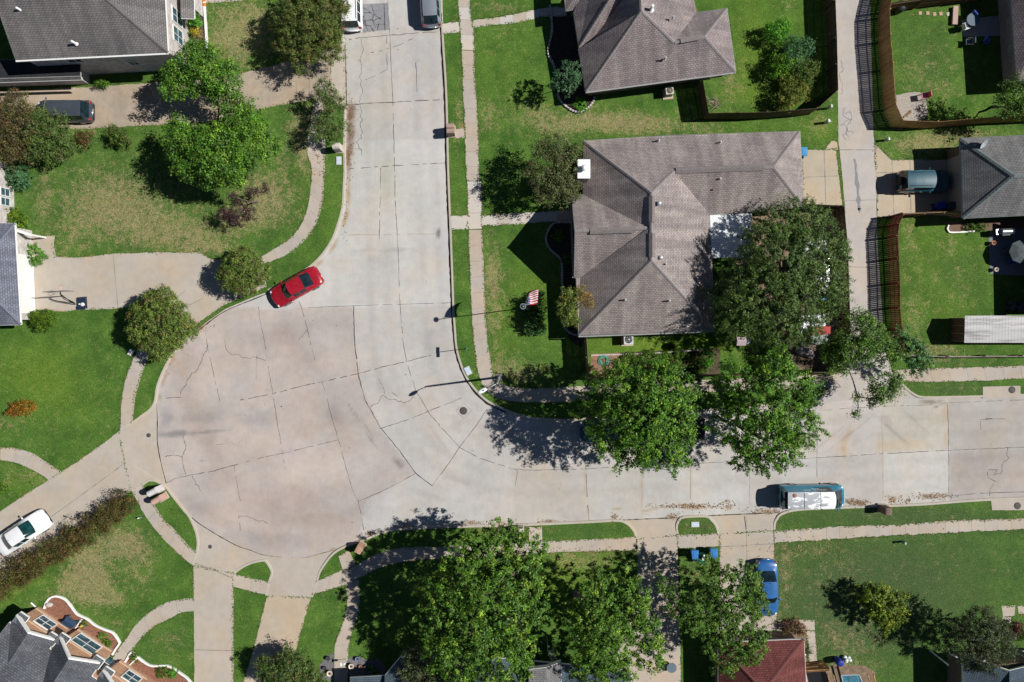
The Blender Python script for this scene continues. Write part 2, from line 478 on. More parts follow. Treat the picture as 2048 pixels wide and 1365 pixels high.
# --- soft fields over the lawns: (x, y, rx, ry, amount)
DRY = [(280, 420, 280, 110, .24), (470, 70, 90, 90, .3), (540, 400, 80, 80, .18), (610, 250, 40, 50, .25), (180, 1140, 140, 90, .22), (1200, 240, 260, 40, .2), (990, 620, 40, 160, .2), (1020, 120, 60, 160, .08), (1180, 1130, 110, 40, .2), (1650, 1150, 160, 130, .1), (1860, 560, 90, 120, .12), (1850, 130, 70, 120, .12), (1900, 280, 120, 30, .25), (1640, 180, 40, 80, .08), (90, 830, 120, 90, .04), (60, 970, 60, 40, .15), (470, 75, 75, 60, .42), (520, 40, 40, 50, .3), (210, 400, 85, 50, .42), (300, 445, 120, 42, .42), (390, 480, 80, 28, .42), (520, 390, 50, 38, .5), (495, 442, 60, 26, .4), (560, 300, 30, 60, .25), (150, 460, 60, 60, .2),
       (600, 260, 25, 60, .4), (612, 300, 14, 40, .5), (440, 500, 60, 14, .35), (20, 850, 28, 26, .4), (85, 400, 14, 40, .5), (90, 350, 15, 22, .4), (170, 262, 40, 10, .4), (70, 950, 40, 26, .35),
       (250, 1085, 40, 30, .75), (175, 1128, 32, 40, .75), (185, 1180, 36, 34, .8), (135, 1172, 26, 26, .55), (222, 1195, 30, 22, .45), (285, 1120, 26, 36, .35), (240, 1245, 30, 12, .3), (330, 1280, 40, 20, .25), (700, 1075, 30, 14, .3),
       (685, 1200, 12, 26, .45), (1000, 1060, 60, 10, .6), (1180, 1120, 80, 22, .35), (1100, 1092, 90, 8, .2), (1390, 1060, 30, 14, .25), (1620, 1098, 70, 16, .28), (1570, 1150, 16, 90, .3), (1700, 1140, 60, 40, .15), (1720, 1290, 60, 40, .3),
       (1660, 1275, 30, 30, .25), (1690, 1340, 70, 16, .7), (1380, 1100, 40, 8, .3), (1400, 1150, 40, 30, .3),
       (921, 165, 7, 75, .35), (921, 255, 9, 16, .45), (945, 290, 8, 22, .3), (975, 240, 22, 50, .42), (1080, 232, 45, 26, .3), (1200, 245, 90, 20, .62), (1290, 250, 70, 22, .6), (1400, 258, 40, 10, .35), (1120, 262, 40, 14, .4), (1090, 40, 60, 10, .2), (1000, 15, 60, 10, .4),
       (985, 540, 16, 80, .55), (1010, 735, 60, 32, .42), (1060, 752, 60, 20, .35), (985, 650, 16, 50, .35), (1060, 480, 20, 20, .15), (1462, 170, 22, 34, .45), (1580, 8, 22, 18, .5), (1445, 60, 12, 40, .2), (1640, 250, 24, 18, .35), (1600, 245, 40, 10, .2),
       (1850, 150, 40, 40, .18), (1900, 185, 20, 14, .3), (1830, 300, 60, 20, .28), (1860, 285, 50, 16, .6), (1930, 268, 60, 8, .55), (1815, 470, 16, 50, .35), (1830, 640, 26, 40, .42), (1900, 490, 16, 14, .4), (1920, 600, 26, 30, .2), (1870, 700, 60, 14, .75),
       (1860, 725, 40, 8, .4), (1950, 725, 90, 6, .3), (1640, 788, 26, 10, .35), (1900, 778, 60, 8, .2), (1620, 470, 60, 60, .45), (1560, 640, 50, 30, .4), (1520, 700, 50, 20, .3), (1700, 735, 20, 10, .4),
       (1240, 735, 60, 14, .3), (75, 490, 14, 30, .2), (430, 560, 40, 14, .3), (990, 795, 30, 10, .1)]
YEL = [(60, 760, 75, 50, .55), (150, 800, 70, 60, .22), (100, 700, 60, 30, .15), (150, 1105, 50, 14, .5), (60, 1160, 60, 14, .5), (20, 1190, 26, 20, .5), (40, 960, 40, 30, .3), (1110, 590, 40, 40, .3), (1060, 570, 30, 60, .35), (1010, 680, 30, 60, .3),
       (1600, 60, 60, 60, .25), (1500, 60, 40, 60, .5), (1500, 150, 40, 60, .5), (1490, 190, 50, 20, .3), (1300, 690, 140, 18, .75), (1430, 690, 40, 30, .4), (1900, 610, 60, 60, .35), (1840, 520, 40, 80, .22), (1920, 470, 40, 40, .25), (1920, 1150, 34, 44, .25),
       (1170, 1140, 80, 40, .5), (1120, 1180, 30, 60, .5), (1640, 260, 30, 26, .4), (1540, 250, 120, 8, .3), (1590, 690, 60, 40, .3), (300, 290, 60, 26, .1), (960, 150, 30, 80, .15), (1040, 140, 40, 100, .18), (1100, 210, 60, 20, .2)]
DULL = [(1800, 1150, 300, 130, 1.0), (1700, 1250, 200, 120, .8), (1780, 1030, 260, 20, .8), (300, 400, 250, 110, .4), (250, 1100, 100, 90, .25), (1160, 1065, 90, 14, .6), (1910, 778, 90, 14, .9), (1920, 550, 60, 50, .35), (1850, 100, 60, 90, .35),
        (1640, 788, 26, 14, .6), (1395, 1050, 40, 20, .6), (1900, 725, 90, 10, .6), (340, 1290, 60, 40, .3)]
def field(px, py, lst):
    r = np.zeros_like(px)
    for x, y, rx, ry, a in lst:
        r += a * np.exp(-(((px - x) / rx) ** 2 + ((py - y) / ry) ** 2))
    return r
def lawn(name, outline, z, step=12):
    out = []
    for p in outline:
        if not out or math.hypot(p[0] - out[-1][0], p[1] - out[-1][1]) > 1.0: out.append(p)
    out = dense(out, 26)
    gx, gy = np.meshgrid(np.arange(-160, 2230, step), np.arange(-130, 1500, step))
    gx = gx.ravel().astype(float); gy = gy.ravel().astype(float)
    rs = np.random.RandomState(3)
    gx += rs.uniform(-3, 3, gx.size); gy += rs.uniform(-3, 3, gy.size)
    ok = inside(gx, gy, out)
    bx = np.array(out)
    idx = np.where(ok)[0]
    d = np.full(idx.size, 1e9)
    for k in range(0, len(bx)):
        d = np.minimum(d, (gx[idx] - bx[k, 0]) ** 2 + (gy[idx] - bx[k, 1]) ** 2)
    idx = idx[d > 36]
    pts = [Vector(p) for p in out] + [Vector((gx[i], gy[i])) for i in idx]
    n = len(out)
    vs, es, fs, _, _, _ = delaunay_2d_cdt(pts, [(i, (i + 1) % n) for i in range(n)], [], 1, 1e-4)
    px = np.array([v[0] for v in vs]); py = np.array([v[1] for v in vs])
    k = (H - z) / H / S
    V = np.stack([(px - NX) * k, (NY - py) * k, np.full(px.size, z)], 1)
    F = [tuple(f) if (V[f[1]][0] - V[f[0]][0]) * (V[f[2]][1] - V[f[0]][1]) - (V[f[1]][1] - V[f[0]][1]) * (V[f[2]][0] - V[f[0]][0]) > 0 else tuple(f[::-1]) for f in fs]
    cols = np.ones((px.size, 4))
    cols[:, 0] = .07 + .20 * (fract_noise(px / 70., py / 70., 3.) - .35) + np.minimum(.74, field(px, py, DRY) * .9); cols[:, 1] = field(px, py, YEL) + .3 * np.maximum(0, fract_noise(px / 110., py / 90., 8.) - .45); cols[:, 2] = field(px, py, DULL)
    # skirt down to the street
    V = list(map(tuple, V)); base = len(V)
    for p in out: V.append(tuple(P(p[0], p[1], z)) )
    for p in out:
        q = P(p[0], p[1], z); V.append((q.x, q.y, -.05))
    for i in range(n):
        j = (i + 1) % n
        F.append((base + i, base + j, base + n + j, base + n + i))
    cols = np.vstack([cols, np.tile([.6, 0, .5, 1], (2 * n, 1))])
    return add_obj(name, V, F, GRASS, cols, 'structure')
ZL = .12
lawn('lawn', LAWN_W, ZL)
lawn('lawn', LAWN_E, ZL)

# --- street sheet with its slabs, repairs and stains
def street():
    step = 4.0
    xs = np.arange(-30, 2262, step); ys = np.arange(-158, 1210, step)
    gx, gy = np.meshgrid(xs, ys)
    inl = inside(gx, gy, LAWN_W) | inside(gx, gy, LAWN_E)
    keep = ~inl
    for _ in range(3):
        k2 = keep.copy()
        k2[1:] |= keep[:-1]; k2[:-1] |= keep[1:]; k2[:, 1:] |= keep[:, :-1]; k2[:, :-1] |= keep[:, 1:]
        keep = k2
    T = np.ones(gx.shape + (3,))
    def slab(poly, c, soft=None):
        T[inside(gx, gy, poly)] *= np.array(c)
    cul = [(300, 600), (540, 620), (707, 612), (709, 690), (725, 775), (765, 865), (831, 947), (731, 1003), (712, 1110), (300, 1200)]
    slab(cul, (.94, .868, .835))
    slab([(540, 612), (705, 612), (709, 690), (725, 775), (765, 865), (831, 947), (717, 1003), (640, 800), (600, 690)], (.97, .985, 1.0))
    slab([(680, 282), (900, 278), (910, 612), (607, 616), (560, 580), (690, 400)], (1.07, 1.09, 1.10))
    slab([(680, 205), (890, 200), (896, 280), (680, 286)], (.99, .985, .975))
    slab([(762, 320), (790, 320), (795, 395), (762, 400)], (.96, .96, .9))
    slab([(905, 612), (707, 612), (709, 690), (725, 775), (765, 865), (831, 947), (980, 820)], (1.0, .995, .985))
    slab([(1632, 790), (1897, 806), (1899, 900), (1634, 917)], (1.0, .985, .955))
    slab([(1897, 780), (2262, 770), (2262, 1002), (1899, 1000)], (.86, .83, .80))
    slab([(1030, 925), (1175, 930), (1180, 1045), (1030, 1050)], (1.01, .98, .93))
    slab([(1175, 935), (1480, 925), (1485, 1030), (1180, 1040)], (1.03, 1.04, 1.05))
    slab([(1766, 905), (1897, 900), (1899, 985), (1768, 990)], (1.04, 1.06, 1.09))
    r0 = random.Random(77)
    ys_ = [-160, 75, 205, 330, 470, 610]; xc = [(774, -160), (780, 75), (787, 205), (789, 330), (794, 470), (800, 610)]
    for i in range(5):
        for xa, xb in (((660, xc[i][0]), (660, xc[i + 1][0])), ((xc[i][0], 915), (xc[i + 1][0], 915))):
            f = r0.uniform(.955, 1.03); slab([(xa[0], ys_[i]), (xa[1], ys_[i]), (xb[1], ys_[i + 1]), (xb[0], ys_[i + 1])], (f, f * r0.uniform(.99, 1.0), f * r0.uniform(.96, 1.0)))
    xs_ = [1030, 1175, 1284, 1381, 1498, 1634, 1766, 1898, 2060, 2262]
    for xa, xb in zip(xs_[:-1], xs_[1:]):
        for top in (0, 1):
            cy = lambda x: 940 - (x - 1030) * .041
            f = r0.uniform(.95, 1.03); slab([(xa, 780 if top else cy(xa)), (xb, 780 if top else cy(xb)), (xb, cy(xb) if top else 1060), (xa, cy(xa) if top else 1060)], (f, f * r0.uniform(.985, 1.0), f * r0.uniform(.95, 1.0)))
    def track(pts, wd, c):
        q = np.array(smooth_line(pts, 20)); d = np.full(gx.shape, 1e9)
        for a_, b_ in zip(q[:-1], q[1:]):
            v = b_ - a_; t = np.clip(((gx - a_[0]) * v[0] + (gy - a_[1]) * v[1]) / max(1e-6, v @ v), 0, 1)
            d = np.minimum(d, (gx - a_[0] - t * v[0]) ** 2 + (gy - a_[1] - t * v[1]) ** 2)
        f = np.exp(-d / (wd * wd)) * (.35 + 1.1 * fract_noise(gx / 40., gy / 40., wd))
        T[:] = T * (1 - f[..., None] * (1 - np.array(c)))
    for off in (0, 34):
        track([(826 + off, -150), (836 + off, 300), (846 + off, 560), (858 + off, 700), (900 + off * .8, 800 - off * .3), (980 + off * .5, 868 - off * .8), (1100, 895 - off), (1400, 885 - off), (2260, 850 - off)], 9, (.93, .93, .935))
        track([(724 + off, -150), (736 + off, 300), (742 + off, 600), (750 + off, 720), (790 + off, 850 - off * .3), (880 + off * .7, 940 - off * .8), (1040, 985 - off), (1400, 970 - off), (2260, 940 - off)], 9, (.93, .925, .92))
    track([(360, 760), (420, 900), (520, 1010), (660, 1040), (760, 990)], 22, (.90, .885, .88)); track([(420, 720), (500, 850), (600, 940), (720, 930)], 26, (1.05, 1.045, 1.04)); track([(380, 1000), (500, 1070), (640, 1080)], 14, (.92, .91, .91))
    track([(560, 660), (640, 760), (690, 880), (700, 980)], 24, (.93, .915, .91)); track([(470, 680), (600, 650), (690, 640)], 18, (.94, .93, .925))
    def stain(x, y, rx, ry, ang, c, wob=.5):
        ca, sa = math.cos(math.radians(ang)), math.sin(math.radians(ang))
        u = ((gx - x) * ca + (gy - y) * sa) / rx; v = (-(gx - x) * sa + (gy - y) * ca) / ry
        r = np.sqrt(u * u + v * v) + wob * (fract_noise(gx / 9., gy / 9., x) - .5)
        f = np.clip(1.25 - r, 0, 1); f = f * f * (3 - 2 * f)
        T[:] = T * (1 - f[..., None]) + T * np.array(c) * f[..., None]
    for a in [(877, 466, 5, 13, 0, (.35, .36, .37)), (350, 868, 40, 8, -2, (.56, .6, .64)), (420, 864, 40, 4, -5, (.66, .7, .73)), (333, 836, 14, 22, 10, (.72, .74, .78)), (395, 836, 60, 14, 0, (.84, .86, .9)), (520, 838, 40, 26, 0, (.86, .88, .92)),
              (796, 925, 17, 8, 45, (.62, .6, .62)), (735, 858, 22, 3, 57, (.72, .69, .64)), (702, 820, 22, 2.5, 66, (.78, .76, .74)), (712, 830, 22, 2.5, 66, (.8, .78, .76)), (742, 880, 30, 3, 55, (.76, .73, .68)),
              (668, 830, 20, 26, 0, (.86, .85, .86)), (620, 860, 50, 20, -12, (.93, .9, .86)), (560, 690, 80, 40, -20, (.93, .92, .92)), (680, 700, 26, 60, 0, (1.06, 1.05, 1.03)), (860, 690, 16, 40, 0, (.87, .88, .9)), (800, 740, 30, 40, 0, (1.03, 1.04, 1.05)),
              (600, 950, 120, 40, -8, (1.07, 1.06, 1.05)), (560, 1000, 120, 26, -6, (.96, .91, .9)), (430, 960, 60, 30, 0, (.95, .93, .92)), (380, 730, 50, 30, 0, (.97, .94, .91)), (520, 1080, 100, 18, 5, (.9, .92, .95)),
              (640, 1040, 80, 22, 0, (1.04, 1.0, .95)), (760, 970, 30, 26, 30, (.93, .93, .95)), (840, 985, 60, 10, 20, (.92, .92, .92)), (790, 500, 40, 4, -4, (.84, .85, .86)), (730, 500, 30, 3, -2, (.88, .88, .9)), (860, 560, 20, 60, 0, (1.03, 1.01, .95)),
              (700, 270, 10, 62, 0, (.56, .42, .36)), (696, 320, 7, 40, 0, (.66, .5, .42)), (703, 225, 12, 22, 0, (.6, .46, .4)), (686, 150, 8, 50, 0, (.88, .74, .55)), (697, 390, 5, 40, 2, (.86, .68, .48)), (690, 440, 5, 22, 20, (.86, .68, .48)), (668, 492, 5, 20, 30, (.86, .7, .52)), (640, 525, 5, 14, 50, (.86, .7, .52)),
              (400, 652, 14, 8, -30, (.8, .6, .5)), (345, 718, 5, 18, 25, (.85, .68, .55)), (328, 760, 4, 18, 20, (.85, .7, .6)), (320, 795, 5, 8, 0, (.7, .7, .5)), (740, 1068, 8, 4, 0, (.72, .5, .36)), (665, 1100, 8, 4, -20, (.75, .6, .42)), (810, 1052, 12, 3, 0, (.8, .55, .4)),
              (945, 1046, 18, 3, 0, (.75, .5, .3)), (1000, 1046, 10, 3, 0, (.75, .52, .34)), (1100, 1042, 10, 3, 0, (.72, .5, .34)), (1230, 1034, 6, 6, 0, (.65, .48, .34)), (1345, 1034, 12, 6, 0, (.72, .52, .36)),
              (1390, 1014, 34, 5, 0, (.72, .54, .36)), (1340, 1013, 30, 3, -6, (.74, .64, .52)), (1455, 1015, 10, 4, 0, (.72, .5, .32)), (1455, 1003, 8, 4, 0, (.76, .6, .44)), (1300, 1020, 20, 3, -10, (.8, .7, .58)), (1235, 1018, 10, 3, 0, (.8, .7, .5)), (1535, 1024, 26, 5, 0, (.78, .58, .42)), (1490, 1040, 20, 6, 0, (.86, .8, .74)),
              (1703, 1004, 18, 4, 0, (.72, .55, .42)), (1722, 1007, 14, 4, 0, (.68, .48, .34)), (1785, 1000, 8, 5, 0, (.7, .52, .36)), (1800, 996, 4, 3, 0, (.7, .55, .4)), (1813, 1003, 5, 3, 0, (.7, .56, .42)), (1870, 993, 32, 5, -3, (.7, .58, .46)), (1851, 990, 10, 3, 0, (.7, .6, .5)),
              (1862, 804, 28, 5, 0, (.56, .5, .44)), (1873, 815, 5, 3, 0, (.45, .45, .48)), (1883, 811, 3, 2.5, 0, (.45, .45, .48)), (1700, 868, 60, 3, -38, (.86, .85, .84)), (1655, 880, 50, 3, -40, (.86, .86, .86)), (1692, 880, 8, 34, 25, (1.0, .9, .78)), (1688, 905, 5, 16, 0, (1.0, .88, .74)),
              (1785, 862, 52, 3, 40, (.74, .73, .74)), (1830, 842, 50, 2.5, 42, (.84, .83, .82)), (1775, 845, 26, 8, 50, (.86, .86, .87)), (1805, 890, 60, 14, -3, (1.02, .95, .84)), (1758, 890, 5, 26, 0, (.98, .88, .74)), (1890, 830, 8, 26, 0, (1.0, .9, .76)), (1892, 880, 6, 20, 0, (1.0, .9, .78)),
              (1660, 800, 40, 6, -20, (.9, .9, .9)), (1740, 790, 50, 8, 0, (.9, .89, .88)), (1284, 980, 2.5, 50, 0, (.93, .83, .7)), (1171, 960, 2.5, 40, 0, (.96, .88, .76)), (1382, 960, 2, 50, 0, (.93, .87, .78)), (1320, 960, 26, 40, 0, (.95, .94, .94)),
              (480, 830, 9, 3, 0, (.9, .9, .9)), (915, 960, 40, 5, 20, (.93, .93, .92)), (960, 930, 20, 4, -40, (.92, .91, .89)), (915, 850, 16, 16, 0, (.9, .89, .89)), (404, 921, 3, 3.5, 0, (.4, .38, .3)), (583, 628, 2, 2.5, 0, (.35, .35, .33)), (850, 1012, 60, 6, 30, (.95, .95, .95)), (1860, 970, 60, 3, 20, (.95, .95, .96)), (1850, 925, 50, 3, 14, (.93, .94, .95))]:
        stain(*a)
    rs = np.random.RandomState(21)
    for k in range(150):
        x, y = rs.uniform(330, 2040), rs.uniform(0, 1110)
        bulb = inside(np.array([x]), np.array([y]), cul)[0]
        f = rs.uniform(.90, 1.06)
        ang = 90 if y < 600 else (rs.uniform(-30, 30) if bulb else (0 if x > 1050 else 50))
        tint = (f, f * rs.uniform(.975, 1.01), f * rs.uniform(.955, 1.03))
        if rs.rand() < .4 and not bulb: stain(x, y, rs.uniform(30, 90), rs.uniform(1.5, 4), ang + rs.uniform(-4, 4), tint, .3)
        else: stain(x, y, rs.uniform(14, 60), rs.uniform(8, 26), ang, tint, .9)
    lo = fract_noise(gx / 70., gy / 55., 5.) * .6 + fract_noise(gx / 22., gy / 20., 9.) * .4
    cm = inside(gx, gy, cul) * .10 + .09
    T *= (1 + cm * (lo - .5))[..., None]
    pk = fract_noise(gx / 60., gy / 80., 2.) - .5
    T[..., 0] *= 1 + .035 * pk; T[..., 2] *= 1 - .04 * pk
    # blotchy litter along the gutters breaks up
    ii = np.cumsum(keep.ravel()).reshape(keep.shape) - 1
    V = np.stack([((gx - NX) / S)[keep], ((NY - gy) / S)[keep], np.zeros(keep.sum())], 1)
    q = keep[:-1, :-1] & keep[1:, :-1] & keep[1:, 1:] & keep[:-1, 1:]
    F = np.stack([ii[1:, :-1][q], ii[1:, 1:][q], ii[:-1, 1:][q], ii[:-1, :-1][q]], 1)
    cols = np.ones((V.shape[0], 4)); cols[:, :3] = T[keep]
    nV = V.shape[0]
    # joints and cracks are faces of the same mesh, 3 mm proud
    J = MB(); rng = random.Random(4)
    def line(pts, wd=2.2, m=1, wig=.8, gaps=0.):
        wd *= .62; gaps = gaps * 1.3; d = []
        if wig >= .9:
            q = [tuple(p) for p in pts]
            for lev in range(4):
                r_ = []
                for p0, p1 in zip(q[:-1], q[1:]):
                    l_ = math.hypot(p1[0] - p0[0], p1[1] - p0[1])
                    r_.append(p0)
                    if l_ > 2.5: r_.append(((p0[0] + p1[0]) / 2 + rng.gauss(0, .11) * l_, (p0[1] + p1[1]) / 2 + rng.gauss(0, .11) * l_))
                r_.append(q[-1]); q = r_
            J.ribbon([P(x, y, .003) for x, y in q], wd * .85 / S, m=m, rng=rng)
            return
        for i in range(len(pts) - 1):
            a, b = pts[i], pts[i + 1]
            k = max(1, int(math.hypot(b[0] - a[0], b[1] - a[1]) / 7))
            for j in range(k): d.append((a[0] + (b[0] - a[0]) * j / k + rng.uniform(-wig, wig), a[1] + (b[1] - a[1]) * j / k + rng.uniform(-wig, wig)))
        d.append(pts[-1])
        seg = []
        for p in d:
            if gaps and rng.random() < gaps:
                if len(seg) > 1: J.ribbon([P(x, y, .003) for x, y in seg], wd / S, m=m, rng=rng)
                seg = []
            seg.append(p)
        if len(seg) > 1: J.ribbon([P(x, y, .003) for x, y in seg], wd / S, m=m, rng=rng)
    j1, j2, j3 = 1, 2, 3
    # main joints
    line([(774, -150), (776, 10), (780, 75), (783, 150), (786, 205), (789, 330), (790, 395), (796, 500), (800, 610), (806, 682), (813, 724), (832, 782), (860, 830), (919, 895), (960, 917), (1024, 938), (1060, 941), (1175, 938), (1280, 932), (1420, 926), (1634, 916), (1766, 908), (1899, 901), (2048, 895), (2250, 886)], 1.5, j1, .4, .10)
    line([(707, 612), (709, 682), (716, 747), (730, 800), (741, 820), (760, 855), (800, 903), (831, 947), (864, 972)], 2.4, j1, .5, .05)
    line([(609, 616), (700, 612), (800, 609), (903, 606)], 1.3, j1, .4, .1)
    line([(697, 79), (740, 74), (780, 71), (830, 67), (875, 64)], 2.0, j1, .8, .12)
    line([(692, 211), (740, 207), (786, 205), (830, 202), (880, 200)], 2.0, j1, .5, .05)
    line([(700, 338), (770, 333), (860, 328), (893, 326)], 1.8, j1, .5, .25)
    line([(680, 470), (760, 470), (800, 469), (880, 468)], 1.4, j3, .4, .1)
    line([(762, 335), (761, 400), (759, 440), (759, 480), (760, 500)], 1.6, j1, .8, .15)
    line([(720, 215), (725, 240), (726, 265), (724, 300), (724, 312)], 1.8, j1, 1.2, .1)
    line([(720, 120), (722, 160), (719, 205)], 1.5, j1, 1.2, .12)
    line([(723, 164), (745, 154), (780, 137)], 1.2, j1, .8, .25)
    line([(740, 106), (765, 102), (800, 90), (825, 78)], 1.4, j1, .8, .25)
    line([(831, 117), (833, 150), (834, 184)], 1.8, j1, .6, .1)
    line([(773, 72), (774, 105), (774, 140)], 1.6, j1, .4, .2); line([(722, 78), (723, 110), (716, 125)], 1.2, j1, 1.4, .2)
    line([(706, 298), (718, 298), (724, 300)], 1.4, j1, .5)
    line([(598, 602), (604, 620), (614, 655), (622, 690), (630, 720)], 1.3, j1, .5, .15)
    line([(516, 606), (520, 640), (526, 670), (532, 700), (535, 725), (546, 790), (551, 820), (558, 865), (565, 905), (571, 940)], 1.3, j1, .7, .18)
    line([(615, 661), (606, 670), (598, 680)], 1.7, j1, 1.0)
    line([(480, 801), (520, 793), (545, 788), (595, 775), (644, 764), (715, 748), (770, 733), (815, 723), (862, 711)], 1.8, j1, .6, .12)
    line([(644, 764), (652, 790), (662, 830), (677, 880), (685, 910), (700, 965), (709, 990), (717, 1003), (722, 1030), (729, 1068)], 1.3, j1, .5, .15)
    line([(514, 918), (566, 907), (620, 894), (677, 880)], 1.4, j1, .6, .12)
    line([(716, 1003), (760, 985), (800, 965), (831, 947)], 1.6, j1, .5)
    line([(760, 858), (810, 842), (860, 822), (922, 797)], 1.5, j1, .6, .1)
    line([(864, 972), (892, 935), (919, 895), (950, 855), (975, 818)], 1.5, j1, .4)
    line([(741, 815), (759, 800), (766, 790), (772, 796), (800, 803), (829, 794)], 1.6, j1, 1.2); line([(769, 788), (764, 770), (757, 758)], 1.4, j1, 1.2); line([(783, 785), (795, 793)], 1.3, j1, .8)
    line([(415, 690), (410, 705), (404, 720), (396, 738), (382, 750), (372, 765), (362, 782), (361, 790)], 2.0, j1, 1.3)
    line([(411, 664), (415, 692), (423, 730), (432, 770), (440, 802), (444, 815)], 1.2, j1, .6, .2)
    line([(331, 797), (362, 795)], 1.6, j1, .5); line([(452, 698), (465, 711), (490, 715), (515, 718)], 1.5, j1, 1.0, .1); line([(512, 714), (532, 722)], 1.2, j1, .5)
    line([(368, 870), (369, 885), (364, 915), (330, 914)], 1.8, j1, .9); line([(364, 915), (367, 935), (372, 950)], 1.3, j1, .8, .1)
    line([(333, 966), (350, 958), (380, 951), (430, 942), (470, 930), (514, 918)], 1.8, j1, .7, .05); line([(385, 952), (393, 970), (403, 982)], 1.6, j1, 1.0)
    line([(432, 890), (449, 888)], 1.3, j1, .6); line([(478, 1035), (510, 1040), (535, 1048)], 1.4, j1, 1.0, .1); line([(477, 1030), (482, 1070)], 1.2, j1, .6, .2); line([(468, 930), (476, 980), (482, 1010)], 1.1, j1, .6, .35)
    line([(445, 645), (447, 665), (452, 700)], 1.2, j1, .6, .2); line([(514, 710), (512, 760)], .9, j2, .5)
    line([(1171, 912), (1173, 970), (1175, 1010), (1178, 1041)], 1.6, j1, .5, .05); line([(1284, 935), (1284, 1030)], 1.2, j3, .4); line([(1381, 905), (1381, 1000)], 1.2, j2, .4); line([(1041, 900), (1036, 935), (1026, 1000)], 1.2, j1, .5, .2)
    line([(1498, 930), (1500, 1010)], 1.2, j2, .3); line([(1634, 850), (1634, 916), (1634, 955)], 1.4, j1, .3, .1); line([(1763, 836), (1766, 908), (1766, 1000)], 1.3, j3, .3); line([(1895, 808), (1897, 870), (1898, 940), (1898, 995)], 1.5, j1, .3)
    line([(1636, 822), (1700, 817), (1800, 812), (1850, 811), (1900, 806), (2048, 800), (2250, 792)], 1.1, j1, .4, .2); line([(1898, 992), (1960, 987), (2048, 984), (2250, 978)], 1.6, j1, .3, .1)
    line([(2015, 895), (2014, 922), (2004, 930), (2002, 948), (1988, 951), (1994, 941)], 1.8, j1, 1.0); line([(1977, 940), (1997, 940)], 1.6, j1, .3); line([(1975, 944), (1976, 956), (1990, 963), (1994, 962)], 1.6, j1, .6); line([(1988, 968), (1980, 980), (1979, 992)], 1.5, j1, .7)
    line([(1960, 840), (1985, 838), (2012, 838)], 1.2, j1, .3, .2); line([(1971, 838), (1984, 837.5)], 2.6, j1, .2); line([(1961, 842), (1961, 860)], 1.5, j1, .2)
    J.ribbon([P(x - 2.2, y + (2.0 if y > 770 else 0), .003) for x, y in K_E1 if y < 826 and x < 1030], 3.0 / S, m=5, rng=random.Random(2))  # gutter dirt line, also painting the kerb's cast shadow wider and darker
    line([(912, 822), (928, 806), (943, 821), (928, 838), (912, 822)], 1.0, j2, .2)
    for s in range(46):       # hairlines
        x, y = rng.uniform(340, 1850), rng.uniform(60, 1060)
        if not (cul and inside(np.array([x]), np.array([y]), LAWN_W)[0]) and not inside(np.array([x]), np.array([y]), LAWN_E)[0]:
            a = rng.uniform(0, 6.28); p = [(x, y)]
            for k in range(rng.randint(1, 4)):
                a += rng.uniform(-.6, .6); p.append((p[-1][0] + 7 * math.cos(a), p[-1][1] + 7 * math.sin(a)))
            line(p, .8, 2, .5)
    # dirty gutter joints at the driveway mouths
    for pts in ([(313, 808), (314.5, 845), (314.5, 880), (319.5, 915), (332, 966)], [(383, 1035), (400, 1049), (437, 1072), (474, 1092), (500, 1101), (524, 1110), (550, 1114), (574, 1117), (612, 1116), (649, 1106), (670, 1102)],
                [(1238, 1041), (1300, 1038), (1358, 1036)], [(1414, 1032), (1480, 1029), (1560, 1026)], [(690, 90), (692, 150), (693, 212)], [(537, 587), (512, 597), (450, 623), (410, 651), (384, 674)]):
        J.ribbon([P(x, y, .009) for x, y in smooth_line(pts, 6)], 1.6 / S, m=5, rng=rng)
    # asphalt patch near the top of the street
    pa = [(724, 9), (776, 6), (779, 60), (757, 62), (726, 66)]
    J.face([P(x, y, .004) for x, y in pa[::-1]], 4)
    J2 = [[(724, 14), (738, 24), (745, 29)], [(727, 27), (740, 25)], [(743, 10), (748, 28), (762, 39)], [(748, 28), (744, 40), (730, 42)], [(744, 40), (752, 55)], [(768, 8), (770, 62)], [(730, 42), (735, 62)], [(752, 50), (770, 48)], [(745, 42), (762, 36)], [(758, 46), (755, 60)], [(726, 50), (740, 52), (748, 64)]]
    for p in J2: J.ribbon([P(x + rng.uniform(-.6, .6), y + rng.uniform(-.6, .6), .007) for q0, q1 in zip(p[:-1], p[1:]) for x, y in [(q0[0] + (q1[0] - q0[0]) * k / 3, q0[1] + (q1[1] - q0[1]) * k / 3) for k in range(4)]], 1.5 / S, m=1, rng=rng)
    # drip stains and gum
    for s in range(60):
        x, y = rng.uniform(330, 1990), rng.uniform(40, 1060); r = rng.uniform(.6, 1.6)
        J.face([P(x + r * math.cos(k), y + r * rng.uniform(.6, 1.1) * math.sin(k), .0025) for k in (6, 5, 4, 3, 2, 1)], 1 if s % 3 else 2)
    me = bpy.data.meshes.new('street')
    me.from_pydata(list(map(tuple, V)) + J.v, [], [tuple(f) for f in F] + [tuple(i + nV for i in f) for f in J.f])
    for k in (M_ST, M_TAR, M_JNT, M_RUST, M_ASPH, mat('gutter_dirt_and_shade', (.022, .02, .018), .9, .4, 6)): me.materials.append(k)
    me.polygons.foreach_set('material_index', [0] * len(F) + J.m)
    set_attr(me, 'tint', np.vstack([cols, np.ones((len(J.v), 4))]))
    me.update()
    o = bpy.data.objects.new('street', me); COL.objects.link(o); o['kind'] = 'structure'
street()

